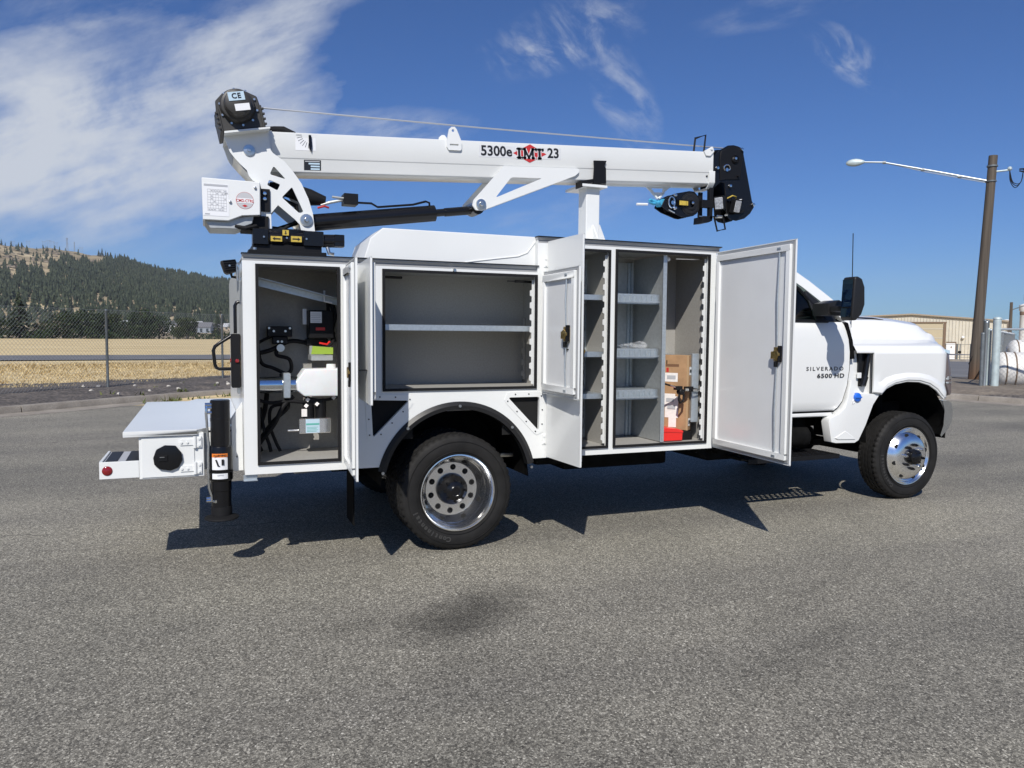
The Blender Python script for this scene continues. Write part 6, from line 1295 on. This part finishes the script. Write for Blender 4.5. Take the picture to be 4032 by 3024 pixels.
zt = wz(.97, 51.5); BEIGE2 = material('beige_roll_door', (0.47, 0.405, 0.28), 0.6)
m_ = MB(); wall_quad(m_, 46.9, 51.38, zbW-.1, zbW-.1, zt, zt, .15); rd = m_.build('roll_door', BEIGE2, WH, smooth=0)
m_ = MB()
for k in range(4): wall_quad(m_, 46.9, 51.38, zbW+.4+k*1.0, zbW+.4+k*1.0, zbW+.48+k*1.0, zbW+.48+k*1.0, .18)
m_.build('door_seam', BEIGE, rd, smooth=0)
m_ = MB(); wall_quad(m_, 46.8, 51.58, zt, zt, zt+.14, zt+.14, .24); wall_quad(m_, 51.40, 51.56, zbW-.1, zbW-.1, zt, zt, .22); m_.build('door_trim', BROWN, WH, smooth=0)
m_ = MB(); zd = wz(-.30, 51.9); wall_quad(m_, 51.60, 52.12, zbW-.1, zbW-.1, zd, zd, .15); m_.build('entry_door', WHTV, WH, smooth=0)
m_ = MB(); wall_quad(m_, 51.58, 52.16, zd, zd, zd+.10, zd+.10, .2); wall_quad(m_, 52.12, 52.17, zbW-.1, zbW-.1, zd, zd, .2); wall_quad(m_, 51.86, 51.92, zd-.55, zd-.55, zd-.40, zd-.40, .2); m_.build('entry_door_trim', BROWN, WH, smooth=0)
m_ = MB(); m_.ball(wp(52.52, wz(.05, 52.5)) - D52*.2, .16, 6); m_.build('wall_lamp', WHTV, WH)
m_ = MB(); wall_quad(m_, 54.90, 54.95, zbW-.1, zbW-.1, wz(1.04, 54.9), wz(1.04, 54.9), .12); m_.build('corner_trim', BROWN, WH, smooth=0)
bf = empty('yard_fence', rp(90, 3, -.8), 'low wire fence with dark posts in front of the warehouse', 'fence')
for az in (52.2, 52.36, 52.9, 53.3, 53.8, 54.3):
    p = wp(az, -.85) - D52*7; MB().cyl(p, p+Vector((0, 0, 1.75)), .07 if az != 52.36 else .05, 8).build('post', POSTM, bf)
m_ = MB(); p = wp(52.34, .05) - D52*7.2; m_.box(p.x-.16, p.x+.16, p.y-.05, p.y+.05, p.z-.12, p.z+.14); m_.build('meter_box', BLKM, bf)
pa, pb = wp(51.5, -.75)-D52*7, wp(55, -.75)-D52*7
MB().tube([pa+Vector((0, 0, 1.6)), pb+Vector((0, 0, 1.6))], .02, 6).build('rail', POSTM, bf); MB().tube([pa+Vector((0, 0, .3)), pb+Vector((0, 0, .3))], .02, 6).build('rail', POSTM, bf)
# ---- far pole and silo at the right edge
q0 = polar(55.05, 100, -1.2); pr_ = empty('utility_pole', q0, 'dark distant utility pole with a bracket arm beside the silo', 'pole')
MB().tube([q0, Vector((q0.x, q0.y, 5.44))], [.20, .15], 10).build('pole', POLE, pr_)
MB().tube([Vector((q0.x, q0.y, 4.6)), Vector((q0.x, q0.y, 4.6)) + D52p*1.6 + Vector((0, 0, .6)), Vector((q0.x, q0.y, 5.2)) + D52p*2.2], .05, 6).build('arm', POSTM, pr_)
q1 = polar(55.72, 240, -2); si = empty('silo', q1, 'tall white silo tower at the far right edge', 'silo')
MB().lathe([(.85, 0), (.85, 10.5), (1.1, 10.8), (1.1, 12.2), (0.0001, 12.6)], q1, 'z', 20).build('tower', TANKW, si, smooth=40)
MB().lathe([(.88, 9.6), (.93, 10.4), (.88, 10.5)], q1, 'z', 20).build('band', BROWN, si, smooth=40); MB().cyl(q1+Vector((0, 0, 13.4)), q1+Vector((0, 0, 15)), .15, 6).build('mast', POSTM, si)
q2 = polar(54.85, 110, -1.2); sl_ = empty('street_light', q2, 'small distant street light with a white lamp', 'street light')
MB().tube([q2, Vector((q2.x, q2.y, 3.4))], .06, 8).build('pole', POSTM, sl_); MB().ball((q2.x, q2.y, 3.6), .28, 5, (1.4, 1.4, .7)).build('lamp_head', WHTV, sl_)

# ---- trees
def leaf_cloud(m_, c, rad, n, sz, r_):
    for k in range(n):
        while True:
            p = Vector((r_.uniform(-1, 1), r_.uniform(-1, 1), r_.uniform(-1, 1)))
            if 0.25 < p.length < 1: break
        q = Vector((c[0]+p.x*rad[0], c[1]+p.y*rad[1], c[2]+p.z*rad[2])); a = Vector((r_.uniform(-1, 1), r_.uniform(-1, 1), r_.uniform(-1, 1))).normalized(); b = a.orthogonal().normalized(); c2 = a.cross(b); s_ = sz*r_.uniform(.6, 1.4)
        m_.add([q-b*s_, q+c2*s_*.7, q+b*s_, q-c2*s_*.7], [(0, 1, 2, 3)])
def raw(m_, name, mat):
    me = bpy.data.meshes.new(name); me.from_pydata([tuple(v) for v in m_.v], [], m_.f); me.materials.append(mat); return me
def broad_mesh(seed, h, w_, mat):
    r_ = random.Random(seed); m_ = MB()
    leaf_cloud(m_, (0, 0, h*.52), (w_*.40, w_*.40, h*.42), 700, .24*h/6, r_)
    for k in range(15):
        a = r_.uniform(0, 6.28); d = r_.uniform(.15, .42)*w_; leaf_cloud(m_, (d*math.cos(a), d*math.sin(a), r_.uniform(.22, .90)*h*(1-.3*d/w_)), (w_*.17, w_*.17, h*.13), 95, .17*h/6, r_)
    t_ = MB(); t_.tube([(0, 0, 0), (.1, 0, h*.25), (0, .1, h*.5), (0, 0, h*.8)], [h*.035, h*.028, h*.02, h*.006], 8)
    for k in range(6):
        a = r_.uniform(0, 6.28); z = h*r_.uniform(.2, .5); t_.tube([(0, 0, z), (w_*.2*math.cos(a), w_*.2*math.sin(a), z+h*.15), (w_*.34*math.cos(a), w_*.34*math.sin(a), z+h*.24)], [h*.014, h*.009, h*.003], 6)
    return raw(m_, 'crown', mat), t_.mesh('trunk', BARK)
def pine_mesh(seed, h, w_, mat, tiers=11, dens=16):
    r_ = random.Random(seed); m_ = MB()
    for t in range(tiers):
        f_ = t/(tiers-1); z = h*(.14 + .84*f_); rr_ = w_*.5*(1-f_)**.8*r_.uniform(.75, 1.15) + .04*w_
        for k in range(max(5, int(dens*(1-f_*.6)))):
            a = r_.uniform(0, 6.28); l = rr_*r_.uniform(.6, 1.15); d = Vector((math.cos(a), math.sin(a), 0)); s_ = Vector((-d.y, d.x, 0)); zz = z + r_.uniform(-.03, .03)*h
            wv = .22*l + .03*w_
            m_.add([d*l*.12 + Vector((0, 0, zz+.035*h)), d*l*.6 - s_*wv + Vector((0, 0, zz)), d*l + Vector((0, 0, zz-.035*h)), d*l*.6 + s_*wv + Vector((0, 0, zz-.01*h))], [(0, 1, 2), (0, 2, 3)])
            m_.add([d*l*.5 + Vector((0, 0, zz+.03*h)), d*l*.55 + Vector((0, 0, zz-.04*h)) , d*l*1.0 + s_*wv*.4 + Vector((0, 0, zz-.02*h))], [(0, 1, 2)])
    t_ = MB(); t_.tube([(0, 0, 0), (0, 0, h*.5), (0, 0, h*.97)], [h*.022, h*.014, h*.003], 6)
    return raw(m_, 'crown', mat), t_.mesh('trunk', BARK)
def plant(meshes, name, p, sc_, rz, label, cat, group=None):
    e_ = empty(name, p, label, cat, group); e_.scale = sc_ if isinstance(sc_, tuple) else (sc_,)*3; e_.rotation_euler = (0, 0, rz)
    for me, nm in zip(meshes, ('crown', 'trunk')):
        o = bpy.data.objects.new(nm, me); col.objects.link(o); o.parent = e_
    return e_
BR = [broad_mesh(21, 6.0, 7.0, LEAF), broad_mesh(22, 5.2, 8.0, LEAF), broad_mesh(23, 6.0, 6.0, LEAF2)]
PN = [pine_mesh(31, 10, 4.4, PINE), pine_mesh(32, 10, 3.4, PINE), pine_mesh(33, 10, 5.2, PINE)]
plant(PN[2], 'conifer', polar(-10.75, 176, 0), (.95, .95, .88), .4, 'tall dark conifer rising above the hedge of trees at the left edge', 'tree')
plant(PN[0], 'conifer', polar(.95, 182, 0), (.62, .62, .60), 1.4, 'slim dark conifer beside the houses near the second fence post', 'tree')
rowt = [(-13.0, 178, .95, 0, 'dark leafy tree cut off by the left picture edge'), (-11.7, 183, .80, 1, 'broad dark tree at the foot of the tall conifer'), (-9.4, 180, .66, 1, 'low spreading tree right of the tall conifer'),
        (-8.3, 176, .90, 0, 'big rounded dark tree in the middle of the tree row'), (-7.0, 178, .98, 0, 'tallest rounded dark tree left of the nearest fence post'), (-5.75, 180, .88, 2, 'yellowish green tree just behind the nearest fence post'), (-4.9, 177, .72, 1, 'low dark tree right of the nearest fence post'),
        (-3.75, 178, 1.0, 0, 'large dark green tree ending the row before the houses'), (-2.75, 181, .92, 1, 'dark tree leaning over the white house'), (-.95, 186, .80, 2, 'olive green tree standing between the houses'), (-1.55, 176, .46, 2, 'small round bush in front of the houses'), (2.3, 180, .62, 0, 'dark tree half hidden behind the lamp box of the truck')]
for k, (az, r, s_, v, lab) in enumerate(rowt):
    plant(BR[v], 'leafy_tree', polar(az, r, -.1), (s_*1.15, s_*1.15, s_*1.12), k*1.3, lab, 'tree', 'trees at the far edge of the field')
# hedge-like undergrowth at the field edge
m_ = MB(); r_ = random.Random(77)
for k in range(130):
    az = -14 + 17.5*r_.random()
    if -2.6 < az < -.2 and r_.random() < .75: continue
    p = polar(az, r_.uniform(172, 186), 0); leaf_cloud(m_, (p.x, p.y, .6), (1.9, 1.6, r_.uniform(.7, 1.5)), 34, .26, r_)
tag(link('undergrowth', raw(m_, 'undergrowth', LEAF)), 'dark undergrowth filling the gaps below the tree row', 'bushes', kind='stuff')
# conifers standing singly on the skyline and the bald slope
grp = 'pines on the hill skyline'
sky_p = [(-11.55, 1600, 11.5), (-11.35, 1605, 9), (-11.9, 1610, 12), (-10.65, 1605, 10.5), (-10.95, 1610, 5), (-9.1, 1560, 10), (-8.85, 1545, 8), (-9.35, 1550, 8), (-6.25, 1590, 12.5), (-6.05, 1600, 15), (-5.85, 1600, 13), (-5.55, 1600, 12), (-5.72, 1595, 9), (-6.15, 1585, 9)]
r_ = random.Random(5)
for k in range(46): az = -5.3 + 9.3*k/46 + r_.uniform(-.06, .06); sky_p.append((az, 1605 + r_.uniform(-20, 8), r_.uniform(7, 13)))
def pine_words(k):
    if k < 5: return 'dark pine on the bald crest at the left picture edge', 'tree', 'pines on the bald crest'
    if k < 8: return 'dark pine in the clump on the bald slope left of the tallest mast', 'tree', 'pines left of the masts'
    if k < 14: return 'tall dark pine in the skyline clump right of the masts', 'tree', 'pines right of the masts'
    return 'dark pine on the wooded skyline sloping down towards the truck', 'tree', grp
for k, (az, r, h) in enumerate(sky_p):
    p = polar(az, r); p.z -= .5
    plant(PN[k % 3], 'pine_tree', p, (h/10*.9, h/10*.9, h/10), k*.9, *pine_words(k))
# the mass of the wood
m_ = MB(); r_ = random.Random(9); cnt = 0
def bald(az, r):
    if az < -9.0: return r > 1230 + 40*math.sin(az*7) + 60*math.sin(az*2.3+r*.01) and r_.random() < .93
    if az < -6.0: return r > 1430 + 40*math.sin(az*6) and r_.random() < .97
    if az < -5.0: return r > 1530 and r_.random() < .8
    return False
while cnt < 12500:
    az = r_.uniform(-20, 18); r = 690 + (1620-690)*r_.random()**.62
    if r < 720 and r_.random() < .4: continue
    if bald(az, r) or (az > 6 and r_.random() < (az-6)/12) or (az < -16 and r_.random() < (-16-az)/5): continue
    cl_ = math.sin(az*3.1+r*.013)+math.sin(az*7.7-r*.02)
    if cl_ < -1.6 and r_.random() < .6: continue
    p = polar(az, r); h = r_.uniform(6, 12.5)*(.78 + .22*r/1600); wv = h*r_.uniform(.22, .36); n = 6; k0 = len(m_.v); a0_ = r_.uniform(0, 6)
    vs = []; fs = []
    for tt in range(3):
        zb_ = p.z + h*(.06 + .28*tt); zt_ = p.z + h*(.52 + .24*tt); rr_ = wv*(1-.28*tt); b0 = len(vs)
        for q in range(n):
            a = a0_ + 6.283*q/n + r_.uniform(-.3, .3); rq = rr_*r_.uniform(.55, 1.2); vs.append((p.x+rq*math.cos(a), p.y+rq*math.sin(a), zb_ + r_.uniform(-.06, .06)*h))
        vs.append((p.x + r_.uniform(-.1, .1)*wv, p.y, zt_)); fs += [(b0+q, b0+(q+1) % n, b0+n) for q in range(n)]
    m_.add(vs, fs); cnt += 1
wood = tag(link('pine_wood', raw(m_, 'pine_wood', PINE)), 'dense dark pine wood covering the hillside', 'forest', kind='stuff')
# rocks of the bald slope
m_ = MB()
for k in range(260):
    az = r_.uniform(-14, -5.5); r = r_.uniform(1150, 1610); p = polar(az, r); s_ = r_.uniform(1, 3.2); k0 = len(m_.v); m_.ball((0, 0, 0), 1, 3)
    for i in range(k0, len(m_.v)): v = m_.v[i]*r_.uniform(.7, 1.2); m_.v[i] = Vector((p.x+v.x*s_*2, p.y+v.y*s_*2, p.z+v.z*s_*.6))
tag(link('hill_rocks', raw(m_, 'hill_rocks', material('hill_rock', (0.24, 0.20, 0.155), 0.9))), 'grey brown rocks scattered over the bald slope', 'rocks', kind='stuff')
# ---- masts on the ridge
PYL = material('hazy_mast_steel', (0.26, 0.29, 0.33), 0.6)
def lattice(name, az, r, h, w_, label, arms=(), group=None):
    p = polar(az, r); e_ = empty(name, p, label, 'mast', group); m_ = MB()
    for sx in (-1, 1):
        for sy in (-1, 1): m_.tube([p+Vector((sx*w_, sy*w_, -2)), p+Vector((sx*w_*.45, sy*w_*.45, h))], .16, 4)
    n = 7
    for k in range(n):
        t0, t1 = k/n, (k+1)/n; a, b = w_*(1-.55*t0), w_*(1-.55*t1)
        for sy in (-1, 1): m_.tube([p+Vector((-a, sy*a, h*t0)), p+Vector((b, sy*b, h*t1))], .10, 3); m_.tube([p+Vector((a, sy*a, h*t0)), p+Vector((-b, sy*b, h*t1))], .10, 3)
    m_.build('lattice', PYL, e_, smooth=0)
    for z, l in arms: MB().box(p.x-l, p.x+l, p.y-.3, p.y+.3, p.z+z-.25, p.z+z+.25).build('cross_arm', PYL, e_)
    return e_
lattice('radio_mast', -8.02, 1640, 26, 1.5, 'tallest lattice mast on the hill ridge with antennas near its top', [(25, 1.9), (23, 1.5), (15, 1.3)])
lattice('radio_mast', -7.62, 1640, 18, .8, 'thin mast right of the tallest mast on the ridge', [(17, .8)])
lattice('radio_mast', -11.75, 1640, 30, .7, 'thin mast at the left edge of the ridge', [(28, .8)])
lattice('radio_mast', 1.35, 1640, 14, .3, 'thin lone pole rising from the wooded end of the ridge', [])
for k, (az, r, h) in enumerate(((-10.15, 1760, 23), (-9.3, 2000, 24), (-9.05, 2000, 25), (-8.85, 2100, 24), (-8.65, 2000, 22), (-10.95, 1900, 20), (-7.25, 2000, 20))):
    p = polar(az, 1655); e_ = empty('power_pylon', p, 'two legged power line tower on the bald skyline', 'pylon', 'power line towers on the ridge'); h2_ = h*.62; m_ = MB()
    for s_ in (-1, 1): m_.tube([p+Vector((s_*2.0, 0, -2)), p+Vector((s_*2.0, 0, h2_))], .17, 4)
    m_.tube([p+Vector((-4.2, 0, h2_-1)), p+Vector((4.2, 0, h2_-1))], .17, 4); m_.tube([p+Vector((-2, 0, h2_*.4)), p+Vector((2, 0, h2_-1))], .10, 3); m_.tube([p+Vector((2, 0, h2_*.4)), p+Vector((-2, 0, h2_-1))], .10, 3); m_.build('tower_frame', PYL, e_, smooth=0)
# ---- houses at the foot of the hill
HW_ = {}
def house(az, r, z, w_, d, h, rh, wall, roof, label, rz=0.0, wins=3):
    p = polar(az, r, z); e_ = empty('house', p, label, 'house', 'houses at the foot of the hill'); Mx = Matrix.Translation(p) @ Matrix.Rotation(RAD(rz-az), 4, 'Z')
    m_ = MB(); m_.box(-w_/2, w_/2, 0, d, -1, h); m_.prism([(0, h), (d, h), (d/2, h+rh)], -w_/2, w_/2, 'x'); m_.xf(Mx).build('wall', wall, e_, smooth=0)
    m_ = MB(); o_ = .5
    for a, b in ((-o_, d/2), (d+o_, d/2)): m_.add([(-w_/2-o_, a, h-.2), (w_/2+o_, a, h-.2), (w_/2+o_, b, h+rh+.12), (-w_/2-o_, b, h+rh+.12), (-w_/2-o_, a, h-.4), (w_/2+o_, a, h-.4)], [(0, 1, 2, 3), (0, 1, 5, 4)])
    m_.xf(Mx).build('roof', roof, e_, smooth=0)
    for k in range(wins):
        x = -w_/2 + w_*(k+.5)/wins; f_ = MB(); f_.box(x-.75, x+.75, -.10, -.04, h*.35, h*.80); fo = f_.xf(Mx).build('window', WGLASS, e_, smooth=0)
ROOFD = material('grey_shingle', (0.14, 0.14, 0.15), 0.8); ROOFL = material('pale_roof', (0.42, 0.43, 0.44), 0.7); TAN = material('tan_siding', (0.42, 0.35, 0.27), 0.8); GREYH = material('grey_siding', (0.27, 0.30, 0.34), 0.8)
house(-2.05, 560, .2, 6.0, 8, 6.8, 2.0, WHTV, ROOFD, 'bright white house at the right end of the tree row', 10, 2)
house(-.10, 560, -.5, 12, 9, 5.5, 3.2, GREYH, ROOFD, 'grey two storey house with white trim behind the field', -15, 3)
house(-.35, 650, 3.6, 8, 8, 4, 2.4, WHTV, ROOFL, 'small pale blue roofed house higher on the slope', 5, 2)
house(.45, 640, 2.4, 16, 8, 3, 3.0, TAN, ROOFD, 'long low house with a dark grey roof', 0, 4)
house(1.75, 640, 2.6, 9, 8, 3.4, 2.6, TAN, ROOFL, 'house with a light grey roof beside the lamp box of the truck', -10, 2)
house(-1.6, 660, 4.2, 10, 8, 3, 2.2, TAN, ROOFD, 'brown house among trees above the white house', 0, 3)
house(-5.0, 700, 5.5, 8, 8, 3, 2.0, WHTV, ROOFL, 'tiny white house at the foot of the wood above the fence post', 0, 2)
house(-6.9, 705, 5.5, 9, 8, 3, 2.0, TAN, ROOFL, 'tiny tan house at the foot of the wood left of the fence post', 0, 2)
for k, (az, r, h) in enumerate(((-2.0+.15, 185, 3.7), (-1.05, 188, 3.9), (-.62, 190, 3.2))):
    p = polar(az, r, 0); e_ = empty('utility_pole', p, ('thin utility pole right of the white house', 'thin pale utility pole between the small bush and the houses', 'short brown pole in front of the grey house')[k], 'pole')
    MB().tube([p, p+Vector((0, 0, h))], .11, 6).build('pole', POSTM if k < 2 else BARK, e_); MB().box(p.x-.7, p.x+.7, p.y-.05, p.y+.05, p.z+h-.45, p.z+h-.33).build('cross_arm', POSTM, e_)
# ---- summer haze
hm = bpy.data.materials.new('haze'); hm.use_nodes = True; t = hm.node_tree; t.nodes.clear()
ho = t.nodes.new('ShaderNodeOutputMaterial'); pv = t.nodes.new('ShaderNodeVolumePrincipled'); pv.inputs['Density'].default_value = 0.00008; pv.inputs['Color'].default_value = (0.90, 0.94, 1.0, 1); pv.inputs['Anisotropy'].default_value = 0.0
t.links.new(pv.outputs[0], ho.inputs['Volume'])
m_ = MB(); m_.box(-3300, 3300, -3300, 3300, -70, 300); hz = tag(m_.build('haze', hm, None, smooth=0), 'thin pale summer haze over the whole valley', 'haze', kind='stuff')
